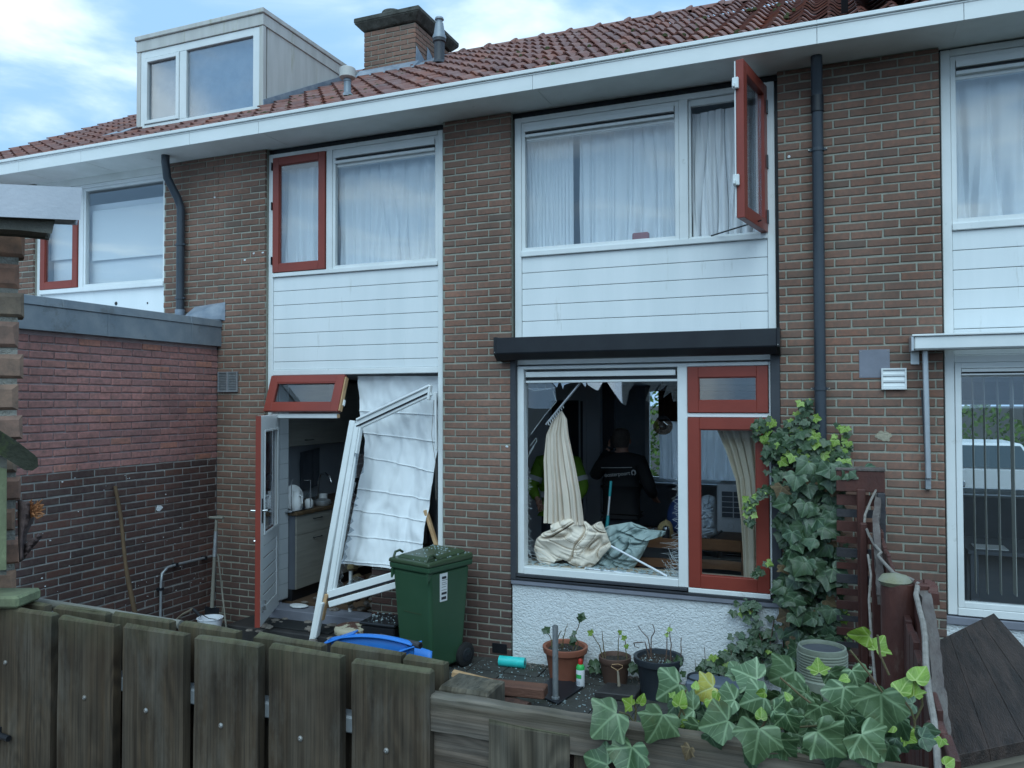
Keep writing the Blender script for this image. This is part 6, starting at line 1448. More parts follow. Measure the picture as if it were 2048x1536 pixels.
potted(t1, c1, [[(1105, 1300), (1102, 1275), (1092, 1262)], [(1112, 1302), (1118, 1270), (1123, 1262)], [(1124, 1302), (1127, 1275), (1130, 1262), (1135, 1247)], [(1145, 1303), (1150, 1270), (1156, 1255), (1163, 1236)], [(1152, 1304), (1157, 1285), (1150, 1272)], [(1118, 1304), (1124, 1290), (1121, 1282)]], 'twig_green', -.24,
       [(1093, 1262, 12, 200), (1092, 1262, 12, 320), (1162, 1237, 14, 300), (1163, 1238, 12, 190), (1148, 1275, 14, 120), (1144, 1282, 12, 60), (1150, 1268, 9, 240)], 'leaf_ivy_small')
potted(t2, c2, [[(1208, 1318), (1198, 1290), (1184, 1267)], [(1213, 1318), (1206, 1285), (1204, 1262)], [(1235, 1320), (1236, 1290), (1238, 1266)], [(1254, 1322), (1252, 1300), (1250, 1278), (1247, 1276)]], 'twig_green', -.20, [(1184, 1267, 11, 210), (1238, 1266, 8, 330), (1250, 1278, 10, 230), (1252, 1290, 9, 70)])
potted(t3, c3, [[(1305, 1320), (1299, 1290), (1296, 1275), (1283, 1262), (1276, 1252)], [(1303, 1310), (1302, 1278), (1309, 1262), (1305, 1248)], [(1300, 1305), (1290, 1284), (1268, 1286), (1270, 1293), (1278, 1296)], [(1341, 1320), (1342, 1290), (1340, 1268), (1340, 1248)], [(1332, 1320), (1334, 1280), (1334, 1266)], [(1362, 1325), (1362, 1300), (1363, 1275)]], 'twig', -.36, [(1340, 1262, 9, 250), (1336, 1270, 8, 200)])
for k in range(9): big_leaf(t3, 1340+R.uniform(-14, 24), 1325+R.uniform(-8, 45), -.42, R.uniform(12, 18), R.uniform(0, 360), 'leaf_ivy_small', (R.uniform(-.5, .5), R.uniform(-.5, .5)), 'm', k % 5)
splinters('glass_splinters', 'glass splinters fallen into the charcoal flower pot', (c3.x-.13, c3.x+.13, -.46, -.26), c3.z+.012, 45, 19, (.003, .010))
splinters('glass_splinters', 'glass splinters fallen into the terracotta flower pot', (c1.x-.10, c1.x+.10, -.33, -.16), c1.z+.012, 22, 20, (.003, .007))
# parasol base
pb = thing('parasol_base', 'flat steel parasol base plate with an upright galvanised tube before the pots', 'parasol base', (*atz(1109, 1398, GZ)[:2], GZ))
cs = [atz(x, y, GZ) for x, y in ((1057, 1386), (1116, 1411), (1168, 1376), (1112, 1354))]
obj('base_plate', MB().hexa([p+Vector((0, 0, .004)) for p in cs], [p+Vector((0, 0, .016)) for p in cs]), 'black_metal', pb, bevel=.003)
b_ = atz(1111, 1397, GZ+.016); zt = atx(1109, 1252, b_.x).z
obj('tube', MB().lathe((b_.x, b_.y, GZ+.0165), [(.030, 0), (.030, .012), (.022, .013), (.022, (at(1109, 1251, b_.y).z-GZ-.0165)), (.018, (at(1109, 1251, b_.y).z-GZ-.0165)), (.018, .2)], 20), 'galvanised', pb, smooth=True)
# spray bottle
s_ = atz(1161, 1374, GZ); sb_ = thing('plant_food_bottle', 'white plastic bottle with green shoulder and red cap beside the terracotta pot', 'bottle', tuple(s_))
zt = at(1161, 1318, s_.y).z-GZ; bb_ = obj('bottle_body', MB().lathe(s_, [(.030, 0), (.034, .01), (.034, zt*.62), (.033, zt*.64)], 22), 'plastic_white', sb_, smooth=True)
obj('bottle_shoulder', MB().lathe(s_+Vector((0, 0, zt*.64)), [(.034, 0), (.034, zt*.08), (.022, zt*.17), (.018, zt*.18)], 22), 'bottle_green', sb_, smooth=True)
obj('bottle_cap', MB().lathe(s_+Vector((0, 0, zt*.82)), [(.018, 0), (.018, zt*.14), (.012, zt*.18), (0, zt*.18)], 16), 'cap_red', sb_, smooth=True)
mb = MB(); mb.grid(lambda u, v: s_+Vector((.0348*math.sin(-1.0+1.5*u), -.0348*math.cos(-1.0+1.5*u), zt*(.34+.14*v))), 8, 1); obj('bottle_label', mb, 'bottle_green', bb_)
mb = MB(); [mb.grid(lambda u, v, k=k: s_+Vector((.0348*math.sin(-1.0+1.2*u), -.0348*math.cos(-1.0+1.2*u), zt*(.12+.035*k+.012*v))), 8, 1) for k in range(4)]; obj('label_lines', mb, 'sill_stone', bb_)
# turquoise roll, red beam, charred log, slate with a wire handle
a, b = atz(999, 1332, GZ), atz(1050, 1337, GZ); hh = Vector((0, 0, .045)); rl = thing('plastic_roll', 'turquoise plastic roll lying on the broken glass by the plaster wall', 'roll', tuple(a))
obj('roll_body', MB().tube([a+hh, b+hh], .044, 20), 'plastic_turquoise', rl, smooth=True); obj('roll_core', MB().lathe(b+hh, [(.016, .0005), (.014, .002), (0, .002)], 14, b-a), 'plastic_black', rl)
def post_box(name, label, cat, p, q, w, h, m, bev=.006, rough=0, parent=None): return obj(name, MB().bar(p, q, w, h, (0, 0, 1)), m, parent, bevel=bev, label=label, cat=cat)
lgy = -1.05; a, b = at(975, 1372, lgy), at(1058, 1388, lgy-.05); lg = []
n = 12; r = random.Random(3); log_z = GZ+.055
mb = MB(); a.z = b.z = log_z; a2 = Vector((a.x-.45, a.y+.05, log_z)); mb.tube([a2.lerp(b, i/n)+Vector((0, 0, r.uniform(-.004, .004))) for i in range(n+1)], [.055*r.uniform(.9, 1.05) for _ in range(n)]+[.045], 12); obj('log', mb, 'log_char', smooth=True, label='round dark log with a charred broken end under the red-brown beam', cat='log')
bz = log_z+.085; p, q = at(972, 1342, -1.05), at(1092, 1362, -1.0); p.z = q.z = bz+.015
obj('beam', MB().bar(p, q, .13, .075, (0, 0, 1)), 'beam_red', bevel=.008, label='short weathered red-brown beam lying across the log', cat='beam')
a, b = at(905, 1346, -1.35), at(985, 1366, -1.3); obj('pale_batten', MB().bar(a, b, .05, .04, (0, 0, 1)), 'raw_wood', bevel=.004, label='pale raw wood batten end beside the fence post', cat='batten')
obj('support_block', MB().box(min(a.x, b.x)-.02, max(a.x, b.x)+.06, -1.42, -1.22, GZ, min(a.z, b.z)-.025), 'log_char', label='dark wood block stacked under the pale batten', cat='block', bevel=.006)
cs = [atz(x, y, GZ+.05) for x, y in ((1188, 1383), (1270, 1392), (1286, 1372), (1215, 1364))]
obj('slate_slab', MB().hexa([Vector((p.x, p.y, GZ+.002)) for p in cs], [p for p in cs]), 'slate', bevel=.006, label='black slate slab on the ground in front of the brown pot', cat='slab')
p = atz(1238, 1372, GZ+.052); ty = p.y
ht = thing('hand_tool', 'small hand tool with a cream handle and a triangular wire loop on the slate', 'hand tool', tuple(p))
obj('tool_handle', MB().tube([p, at(1236, 1345, ty), at(1235, 1341, ty)], [.013, .008, .006], 10), 'beige_board', ht, smooth=True)
obj('wire_loop', MB().tube([at(1235, 1341, ty), at(1222, 1333, ty), at(1224, 1329, ty), at(1236, 1328, ty), at(1245, 1331, ty), at(1245, 1335, ty), at(1235, 1341, ty)], .0022, 6), 'raw_wood', ht, smooth=True)
a, b = at(1378, 1338, -.35), at(1486, 1356, -.35); obj('planter_box', MB().box(a.x, b.x, -.52, -.30, GZ, (a.z+b.z)/2-.03), 'planter_blue', label='long grey-blue planter trough at the foot of the plaster wall', cat='planter', bevel=.012)

# ---------------------------------------------------------------- wooden gate and fence in front
def plank(x0, x1, y0, y1, z0, z1, nz=14, green_top=True, seed=0, wav=.0015, axis='z', cham=.006):
    """board with slightly wavy edges, moss towards its top"""
    mb = MB(); mb.moss = []; r = random.Random(seed); n = nz
    for j in range(n+1):
        t = 1-(1-j/n)**2; z = z0+(z1-z0)*t; e = r.uniform(-wav, wav); top = j == n; c = cham if top else 0
        x0_, x1_ = x0+e+c*.8, x1+e*.5-c*.8
        for (x, y) in ((x0_, y0+c), (x0_+.25*(x1-x0), y0+c), (x0_+.75*(x1-x0)-.0, y0+c), (x1_, y0+c), (x1_, y1-c), (x0_+.5*(x1-x0), y1-c), (x0_, y1-c)):
            zz = z+(r.uniform(-.003, .002) if top else 0)-(0 if not top else .004*((x-x0)/(x1-x0)))
            mb.v.append(Vector((x, y, zz)))
            mb.moss.append(1.0 if top else max(0, .55-(z1-z)/.10) if green_top else 0)
    k = 7
    for j in range(n):
        for i in range(k): a = j*k+i; b = j*k+(i+1) % k; mb.f.append((a, b, b+k, a+k))
    mb.f.append(tuple(n*k+i for i in range(k))); mb.f.append(tuple(range(k-1, -1, -1)))
    return mb
gt = thing('wooden_gate', 'weathered double-boarded wooden garden gate with galvanised rails in the foreground', 'gate', (-1.3, -5.0, .15))
FYF = -5.03
fr_ = [(-1.935, -1.752, 1.824), (-1.728, -1.548, 1.820), (-1.519, -1.339, 1.822), (-1.308, -1.134, 1.820), (-1.105, -.929, 1.822), (-.901, -.725, 1.816)]
def lobj(name, mb, m, parent, **k):     # own origin, so that each board shows its own grain
    c = Vector((min(v.x for v in mb.v), min(v.y for v in mb.v), min(v.z for v in mb.v)))
    me = mesh(name, mb, m, Matrix.Translation(c).inverted()); o = link(bpy.data.objects.new(name, me)); o.parent = parent
    o.matrix_local = ORG[parent.name].inverted() @ Matrix.Translation(c); return props(o, **k)
for i, (a, b, z) in enumerate(fr_): lobj('board', plank(a, b, FYF, FYF+.022, .15, z, seed=i), 'fence_wood', gt)
bk_ = [(-2.01, -1.856, 1.824), (-1.822, -1.645, 1.822), (-1.624, -1.443, 1.824), (-1.412, -1.246, 1.822), (-1.198, -1.018, 1.818), (-.994, -.823, 1.822), (-.818, -.725, 1.815)]
for i, (a, b, z) in enumerate(bk_): lobj('board', plank(a, b, FYF+.060, FYF+.082, .15, z, seed=20+i), 'fence_wood', gt)
for zz in (1.690, .6): obj('gate_rail', MB().box(-2.05, -.72, FYF+.0225, FYF+.0595, zz-.035, zz), 'galvanised', gt, bevel=.004)
obj('gate_stile', MB().box(-.757, -.722, FYF+.0226, FYF+.0594, .2, 1.654), 'galvanised', gt, bevel=.003)
obj('gate_brace', MB().bar((-.80, FYF+.041, 1.62), (-2.0, FYF+.041, .66), .030, .034, (0, -1, 0)), 'galvanised', gt)
obj('latch_strap', MB().box(-.735, -.68, FYF+.0605, FYF+.075, 1.42, 1.66), 'galvanised', gt)
for (px, py) in ((11, 1325), (169, 1395), (292, 1421), (442, 1451), (601, 1477), (773, 1501)):
    p = at(px, py, FYF); obj('screw', MB().lathe((p.x, FYF, p.z), [(.0062, -.001), (.0056, .002), (.0022, .0036), (0, .0028)], 12, (0, -1, 0)), 'screw', gt, smooth=True)
p = at(20, 1472, FYF); obj('gate_bolt', MB().tube([(p.x-.08, FYF-.012, p.z+.008), (p.x+.012, FYF-.012, p.z)], .0075, 10).box(p.x-.05, p.x-.03, FYF-.022, FYF, p.z-.012, p.z+.018), 'black_metal', gt, smooth=True)
# post between gate and low fence
gp_ = thing('fence_post', 'square grey wooden post end between the gate and the low fence', 'post', (-.65, -4.93, .1))
cs = [atz(x, y, 1.80) for x, y in ((870, 1385), (976, 1398), (985, 1362), (905, 1350))]
x0, x1 = -.722, -.600; mb = plank(-.722, -.618, -4.998, -4.912, .02, 1.778, seed=44, cham=.004); mb.moss = [.15*q for q in mb.moss]; lobj('post_shaft', mb, 'knot_wood', gp_)
# low fence: capping rail on edge and boards below
lf = thing('low_fence', 'low grey plank fence with a capping rail overgrown by ivy in the foreground', 'fence', (-.3, -5.0, .1))
mb = MB(); mb.moss = []
nn = 30; xs = [-.742+(.872)*i/nn for i in range(nn+1)]; r = random.Random(4)
for i, x in enumerate(xs):
    e = r.uniform(-.0015, .0015); e2 = r.uniform(-.0015, .0015)
    zt_ = 1.767-.004*i/nn+e
    for (y, z) in ((-5.026, 1.700+e2), (-5.026, zt_-.004), (-5.022, zt_), (-5.002, zt_+.001), (-5.0, zt_-.004), (-5.0, 1.700)): mb.v.append(Vector((x, y, z))); mb.moss.append(.0 if z < 1.75 else .25)
for i in range(nn):
    for k in range(6): a = i*6+k; b = i*6+(k+1) % 6; mb.f.append((a, a+6, b+6, b))
mb.f += [tuple(range(6)), tuple(nn*6+k for k in range(5, -1, -1))]
lobj('capping_rail', mb, 'plank_wood', lf)
for i, (a, b, y, m) in enumerate(((-.742, -.601, -5.012, 'plank_wood'), (-.603, -.445, -5.0275, 'knot_wood'), (-.440, -.30, -5.014, 'fence_wood'), (-.295, -.15, -5.0135, 'fence_wood'), (-.145, .0, -5.014, 'fence_wood'), (.005, .128, -5.013, 'fence_wood'))):
    z = 1.699 if i != 1 else 1.7385
    lobj('fence_board', plank(a, b, y, y+.012 if i != 1 else y+.0012, .05, z, seed=60+i, green_top=False, cham=.001), m, lf)
obj('back_rail', MB().box(-.74, .13, -4.9995, -4.95, 1.60, 1.70), 'log_char', lf)

# ---------------------------------------------------------------- ivy hanging over the low fence
iv = thing('ivy_plant', 'large-leaved ivy trailing over the capping rail of the low fence', 'ivy', (-.1, -4.95, 1.6))
D_ = [  # px, py, length px, angle, material, shape, distance, tilt
 (1234, 1426, 78, 138, 'leaf_ivy', 0, -5.05, (.1, .3)), (1326, 1428, 72, 118, 'leaf_ivy', 1, -5.04, (.1, -.3)), (1358, 1368, 62, 150, 'leaf_pale', 2, -4.93, (.5, .1)),
 (1427, 1374, 50, 165, 'leaf_yellow', 3, -4.92, (.4, .2)), (1457, 1441, 66, 175, 'leaf_ivy', 4, -5.03, (.3, .25)), (1519, 1456, 80, 100, 'leaf_ivy', 5, -5.07, (.1, 0)),
 (1589, 1342, 60, 150, 'leaf_pale', 0, -4.88, (.45, -.2)), (1515, 1359, 58, 215, 'leaf_pale', 1, -4.90, (.3, .3)), (1528, 1394, 56, 172, 'leaf_pale', 2, -4.95, (.5, .2)),
 (1571, 1428, 46, 60, 'leaf_ivy', 3, -5.02, (.2, .3)), (1264, 1493, 74, 95, 'leaf_ivy', 4, -5.07, (-.1, .4)), (1217, 1530, 60, 200, 'leaf_ivy', 5, -5.06, (.3, 0)),
 (1554, 1480, 56, 45, 'leaf_ivy', 0, -5.03, (.2, .5)), (1634, 1462, 76, 40, 'leaf_ivy', 1, -5.07, (.2, .1)), (1688, 1374, 64, 98, 'leaf_pale', 2, -4.98, (.15, 0)),
 (1704, 1340, 50, 70, 'leaf_pale', 3, -4.90, (.3, -.4)), (1762, 1387, 84, 88, 'leaf_ivy', 4, -5.03, (.2, .2)), (1722, 1467, 72, 50, 'leaf_pale', 5, -5.06, (.3, -.1)),
 (1640, 1412, 48, 70, 'leaf_ivy', 0, -5.0, (.3, .3)), (1400, 1452, 44, 120, 'leaf_ivy', 1, -4.99, (.5, .2)), (1690, 1430, 44, 110, 'leaf_ivy', 3, -4.99, (.4, .4)), (1800, 1440, 50, 140, 'leaf_ivy_small', 2, -4.97, (.3, .2)),
 (1780, 1490, 44, 120, 'leaf_ivy_small', 1, -4.99, (.2, .2)), (1440, 1500, 40, 80, 'leaf_ivy', 3, -5.05, (.3, .3)) if False else (1600, 1500, 44, 60, 'leaf_ivy', 3, -5.02, (.2, .4))]
for (px, py, L, a, m, i, Y, tl) in D_: big_leaf(iv, px, py, Y, L, a, m, tl, 'b', i)
for (px, py, L, a, m, i, Y, tl) in ((1300, 1462, 40, 150, 'leaf_ivy_dark', 1, -5.0, (.5, .3)), (1388, 1420, 44, 200, 'leaf_pale', 3, -4.96, (.6, -.2)), (1470, 1400, 48, 190, 'leaf_pale', 4, -4.94, (.5, .3)), (1496, 1500, 46, 70, 'leaf_ivy_dark', 2, -5.03, (.2, .6)), (1610, 1385, 46, 140, 'leaf_pale', 1, -4.93, (.6, 0)), (1668, 1500, 50, 95, 'leaf_ivy_dark', 5, -5.03, (.2, -.5)), (1745, 1440, 50, 130, 'leaf_ivy', 0, -5.0, (.5, .3)), (1548, 1420, 40, 30, 'leaf_ivy', 3, -4.99, (.5, -.5)), (1420, 1470, 40, 60, 'leaf_ivy_dark', 0, -5.03, (.3, .6)), (1730, 1500, 44, 60, 'leaf_ivy', 4, -5.04, (.2, .4)), (1660, 1345, 36, 40, 'leaf_pale', 2, -4.9, (.6, .4)), (1480, 1350, 34, 250, 'leaf_ivy', 5, -4.88, (.6, .3)), (1380, 1495, 30, 110, 'leaf_dead', 1, -5.05, (.1, .7))):
    big_leaf(iv, px, py, Y, L, a, m, tl, 'b', i)
S_ = [(1264, 1411, 24, 200), (1279, 1407, 24, 300), (1358, 1412, 34, 285), (1344, 1395, 14, 300), (1522, 1438, 26, 275), (1434, 1385, 24, 100), (1638, 1345, 30, 265), (1696, 1356, 20, 170), (1800, 1385, 44, 290), (1828, 1392, 30, 255), (1832, 1362, 40, 288), (1739, 1272, 44, 165), (1752, 1300, 36, 300), (1740, 1410, 16, 20), (1790, 1452, 34, 190), (1884, 1478, 18, 100), (1890, 1530, 26, 330), (1390, 1378, 18, 280), (1376, 1440, 26, 60), (1418, 1400, 22, 100), (1580, 1400, 20, 250), (1810, 1470, 26, 30), (1530, 1385, 20, 160)]
for k, (px, py, L, a) in enumerate(S_): big_leaf(iv, px, py, -4.97 if py > 1330 else -4.7, L, a, 'leaf_young', (R.uniform(-.3, .5), R.uniform(-.6, .6)), 's' if k % 3 else 'm', k % 3)
for k in range(74):   # darker leaves behind
    px = R.uniform(1330, 1850); py = R.uniform(1385, 1500)+(R.uniform(-30, 0) if px > 1600 else 0)
    big_leaf(iv, px, py, R.uniform(-4.93, -4.82), R.uniform(30, 58), R.uniform(10, 210), R.choice(('leaf_ivy', 'leaf_ivy_dark', 'leaf_ivy', 'leaf_pale')), (R.uniform(0, .6), R.uniform(-.6, .6)), 'b', k % 6)
for k, pl in enumerate(([(1238, 1424), (1258, 1430), (1270, 1448), (1266, 1490)], [(1270, 1448), (1272, 1420), (1268, 1405)], [(1340, 1446), (1355, 1440), (1362, 1420), (1366, 1395), (1372, 1380)], [(1380, 1447), (1366, 1425), (1362, 1410)], [(1532, 1440), (1522, 1458)], [(1560, 1355), (1600, 1390), (1640, 1420)], [(1700, 1300), (1740, 1350), (1790, 1420)], [(1800, 1390), (1822, 1420), (1830, 1445), (1826, 1470)], [(1755, 1270), (1760, 1310), (1778, 1350)], [(1828, 1445), (1845, 1410), (1842, 1380)], [(1230, 1500), (1300, 1440), (1400, 1455), (1520, 1460), (1650, 1450), (1780, 1470)])):
    pts = [at(x, y, -4.96 if k != 10 else -4.93) for x, y in pl]; obj('stem', MB().tube(pts, .0019, 6), 'twig_green', iv, smooth=True)
# ---------------------------------------------------------------- climbing ivy on the pier and downpipe
cv = thing('climbing_ivy', 'ivy climbing the brick pier and downpipe right of the red casement', 'ivy', (-.25, -.1, GZ))
L_ = []; rc = random.Random(77)
def blob(cx, cy, rx, ry, n, sz, Yr, m, kind='m'):
    for _ in range(n):
        a = rc.uniform(0, 6.283); q = math.sqrt(rc.random()); x = cx+rx*q*math.cos(a); y = cy+ry*q*math.sin(a); L_.append((x, y, rc.uniform(*sz), rc.uniform(*Yr), rc.choice(m), kind))
S = ['leaf_ivy_small']; Yg = ['leaf_ivy_small', 'leaf_ivy_small', 'leaf_young']; Bg = ['leaf_ivy_dark', 'leaf_ivy_dark', 'leaf_ivy_small']
blob(1620, 985, 55, 70, 30, (24, 36), (-.34, -.2), Bg, 'b'); blob(1625, 1090, 52, 75, 36, (24, 40), (-.38, -.2), Bg, 'b'); blob(1620, 1180, 55, 70, 34, (24, 38), (-.40, -.2), Bg, 'b'); blob(1620, 1265, 60, 55, 28, (20, 32), (-.40, -.2), Bg, 'b')
blob(1690, 935, 40, 22, 12, (26, 38), (-.45, -.3), Bg, 'b')
blob(1610, 1000, 62, 120, 110, (14, 24), (-.22, -.08), S); blob(1615, 1200, 64, 120, 120, (14, 24), (-.24, -.08), S)
blob(1600, 895, 62, 34, 95, (11, 19), (-.22, -.08), Yg); blob(1615, 835, 26, 36, 48, (9, 15), (-.16, -.06), Yg); blob(1548, 858, 42, 28, 52, (9, 16), (-.14, -.04), Yg); blob(1565, 905, 40, 30, 40, (10, 17), (-.18, -.06), S)
blob(1520, 850, 16, 14, 14, (8, 13), (-.16, -.06), Yg); blob(1680, 880, 18, 38, 34, (9, 15), (-.14, -.05), Yg); blob(1670, 915, 26, 22, 30, (10, 16), (-.18, -.08), Yg)
for (a, b, c, d_, n) in ((1515, 985, 1560, 975, 22), (1500, 1000, 1496, 1050, 16), (1495, 1010, 1520, 985, 12), (1510, 1150, 1540, 1120, 10), (1660, 1200, 1700, 1240, 14), (1690, 1090, 1712, 1110, 10), (1680, 1160, 1690, 1290, 22), (1535, 945, 1580, 940, 8)):
    for k in range(n): t = rc.random(); L_.append((a+(c-a)*t+rc.uniform(-8, 8), b+(d_-b)*t+rc.uniform(-7, 7), rc.uniform(8, 14), -.12, rc.choice(Yg), 'm'))
# low ivy across the plaster
for (a, b, c, d_, n) in ((1545, 1235, 1500, 1330, 30), (1500, 1215, 1525, 1320, 26), (1400, 1340, 1480, 1290, 26), (1480, 1260, 1470, 1330, 20), (1430, 1330, 1540, 1340, 34), (1180, 1335, 1200, 1330, 8), (1262, 1325, 1285, 1340, 8), (1540, 1290, 1580, 1340, 40), (1470, 1215, 1510, 1210, 10)):
    for k in range(n): t = rc.random(); L_.append((a+(c-a)*t+rc.uniform(-13, 13), b+(d_-b)*t+rc.uniform(-10, 10), rc.uniform(11, 19), rc.uniform(-.10, -.04) if b < 1320 else rc.uniform(-.25, -.06), rc.choice(Bg+['leaf_ivy_small']*2+['leaf_young']*(1 if rc.random() < .3 else 0)), 'm'))
for k in range(26): L_.append((rc.uniform(1560, 1680), rc.uniform(930, 1320), rc.uniform(18, 30), rc.uniform(-.30, -.10), 'leaf_dead', 'm'))
L_.sort(key=lambda q: (-q[2])); rest = {}
for n, (x, y, sz, Y, m, kd) in enumerate(L_):
    p = at(x, y, Y); nn_ = (seen(p)*.9+Vector((rc.uniform(-.6, .6), -.5, rc.uniform(-.1, .9)))).normalized(); a = math.radians(rc.gauss(95, 42)); tip = RT*math.cos(a)-UP*math.sin(a)
    W = leaf_frame(p, nn_, tip, sz*dist(p)/F)
    if n < 290: put('leaf', lmesh('b' if kd == 'b' and n < 150 else 'm', rc.randrange(5), m), None, parent=cv, mat4=W)
    else:
        if m not in rest: rest[m] = MB(); rest[m].uv = []
        join_into(rest[m], LMED[rc.randrange(5)], W, rc.random())
for m, mb in rest.items(): obj('small_leaves', mb, m, cv, kind='stuff', smooth=True)
for k, pl in enumerate(([(1625, 1345), (1632, 1250), (1618, 1150), (1628, 1050), (1610, 960), (1600, 890), (1612, 830), (1616, 806)], [(1605, 960), (1570, 905), (1548, 862), (1512, 848)], [(1612, 1000), (1560, 985), (1510, 990), (1498, 1055)], [(1640, 1000), (1662, 930), (1680, 880), (1680, 850)], [(1640, 1260), (1685, 1200), (1700, 1240)], [(1525, 1325), (1522, 1280), (1510, 1240), (1500, 1215)], [(1560, 1340), (1540, 1290), (1548, 1240)], [(1400, 1345), (1450, 1310), (1490, 1290), (1540, 1275)], [(1650, 1130), (1700, 1100), (1712, 1112)])):
    pts = [at(x, y, -.06-.03*(i % 2)) for i, (x, y) in enumerate(pl)]; obj('vine_stem', MB().tube(pts, [.010-.0008*i for i in range(len(pts))] if k == 0 else .004, 6), 'twig', cv, smooth=True)
obj('ground_ivy_twigs', (lambda mb: ([mb.tube([at(x, 1345, -.12), at(x+dx, y, -.10)], .0025, 5) for x, dx, y in ((1392, -2, 1318), (1412, -3, 1295), (1466, -4, 1300), (1500, 1, 1322), (1440, 3, 1320))], mb)[1])(MB()), 'twig', cv)
# ---------------------------------------------------------------- clay flue pipe
cpx = at(1644, 1292, -4.02); rr_ = .0645
cf = thing('clay_pipe', 'greenish glazed clay pipe with a ribbed rim standing behind the ivy leaves', 'pipe', (cpx.x, cpx.y, 0)); zt = cpx.z
tp = [(rr_*1.08, .03)] + [(rr_*1.08, zt-.16)]
prof = [(rr_*1.08, .02), (rr_*1.08, zt-.085)]
for k in range(9): z = zt-.080+k*.0075; prof += [(rr_*1.0, z), (rr_*1.035, z+.002), (rr_*1.035, z+.005), (rr_*1.0, z+.0068)]
prof += [(rr_*1.0, zt-.008), (rr_*.97, zt), (rr_*.90, zt+.001), (rr_*.86, zt-.006), (rr_*.86, zt-.5)]
obj('pipe_wall', MB().lathe((cpx.x, cpx.y, 0), prof, 48), 'glazed_clay', cf, smooth=True)
obj('pipe_lining', MB().lathe((cpx.x, cpx.y, 0), [(rr_*.858, zt-.01), (rr_*.858, zt-.5), (0, zt-.5)], 36), 'dark_grey_frame', cf, smooth=True)
obj('drill_hole', MB().lathe((cpx.x+.0, cpx.y+rr_*.857, zt-.03), [(.009, 0), (.006, .001), (0, .0015)], 10, (0, -1, 0)), 'plastic_black', cf)
# ================================================================ SHED CORNER on the left
def dep(px, py, t): return CAM+ray(px, py)/F*t
_h = math.radians(34); U = Vector((math.sin(_h), math.cos(_h), 0)); Nn = Vector((math.cos(_h), -math.sin(_h), 0))
corner = dep(47, 600, 2.12); corner.z = 0
shd = thing('brick_shed', 'corner of a rough brick shed with thick mortar joints at the left edge', 'shed', tuple(corner))
FS = Matrix((( U.x, -Nn.x, 0, corner.x), (U.y, -Nn.y, 0, corner.y), (0, 0, 1, 0), (0, 0, 0, 1)))
mb = MB(); mb.box(-1.2, -.012, .007, .5, 0, 2.80); mb.v = [FS @ v for v in mb.v]; sw_ = obj('shed_wall', mb, 'mortar_rough', shd)
rg = random.Random(51); z = .03; k = 0
PB = [brick_mb(.21, .064, .06, rg, .006, .006) for _ in range(6)]; pbm = [mesh('brick', b, 'brick_pier') for b in PB]
while z < 2.76:
    x = -(.14 if k % 2 else .245)*1.0
    xs = [(-.135, .135)] + [(-.135-.225*(i+1), .21) for i in range(3)] if k % 2 else [(-.225*(i+1)+.003, .21) for i in range(4)]
    for x0, L in xs:
        W = FS @ Matrix.Translation((x0, -rg.uniform(0, .006), z+rg.uniform(-.003, .003))) @ Matrix.Rotation(rg.uniform(-.012, .012), 4, 'Y') @ Matrix.Diagonal((L/.21, 1, rg.uniform(.95, 1.04), 1))
        put('brick', pbm[rg.randrange(6)], None, parent=sw_, mat4=W)
    z += .0815; k += 1
e = dep(160, 405, 2.05); top = dep(160, 376, 2.05).z; bot = dep(160, 437, 2.05).z
def along(p, s, n=0): return Vector((p.x, p.y, 0))+U*s+Nn*n
def sbox(s0, s1, n0, n1, z0, z1, base=None, cut=0):
    b = base or e; P4 = [along(b, s0, n1), along(b, s1, n1), along(b, s1, n0), along(b, s0, n0)]
    up = lambda p, z, i: Vector((p.x, p.y, z))
    lo = [up(p, z0, 0) for p in P4]; hi = [up(p, z1, 0) for p in P4]
    if cut: lo[1] += U*(-cut); lo[2] += U*(-cut)
    return MB().hexa(lo, hi)
def onp(px, py, base): d = ray(px, py); t = (base-CAM).dot(Nn)/d.dot(Nn); return CAM+d*t
def slab(q, d): return MB().prism(q, Nn*(-d))
def ext(a, b, k): return b+(b-a)*k
a0, a1, b0, b1 = onp(0, 371, e), onp(160, 378, e), onp(0, 430, e), onp(157, 437, e)
obj('roof_edge', slab([ext(a1, a0, 1.5), a1, b1, ext(b1, b0, 1.5)], .07), 'roof_felt', shd, bevel=.004)
e2 = e-Nn*.03; a0, a1, b1, b0 = onp(0, 431, e2), onp(106, 438, e2), onp(100, 463, e2), onp(38, 456, e2)
obj('roof_board', slab([ext(a1, a0, 1.5), a1, b1, b0, ext(a1, a0, 1.5)+Vector((0, 0, -.03))], .10), 'roof_timber', shd, bevel=.005)
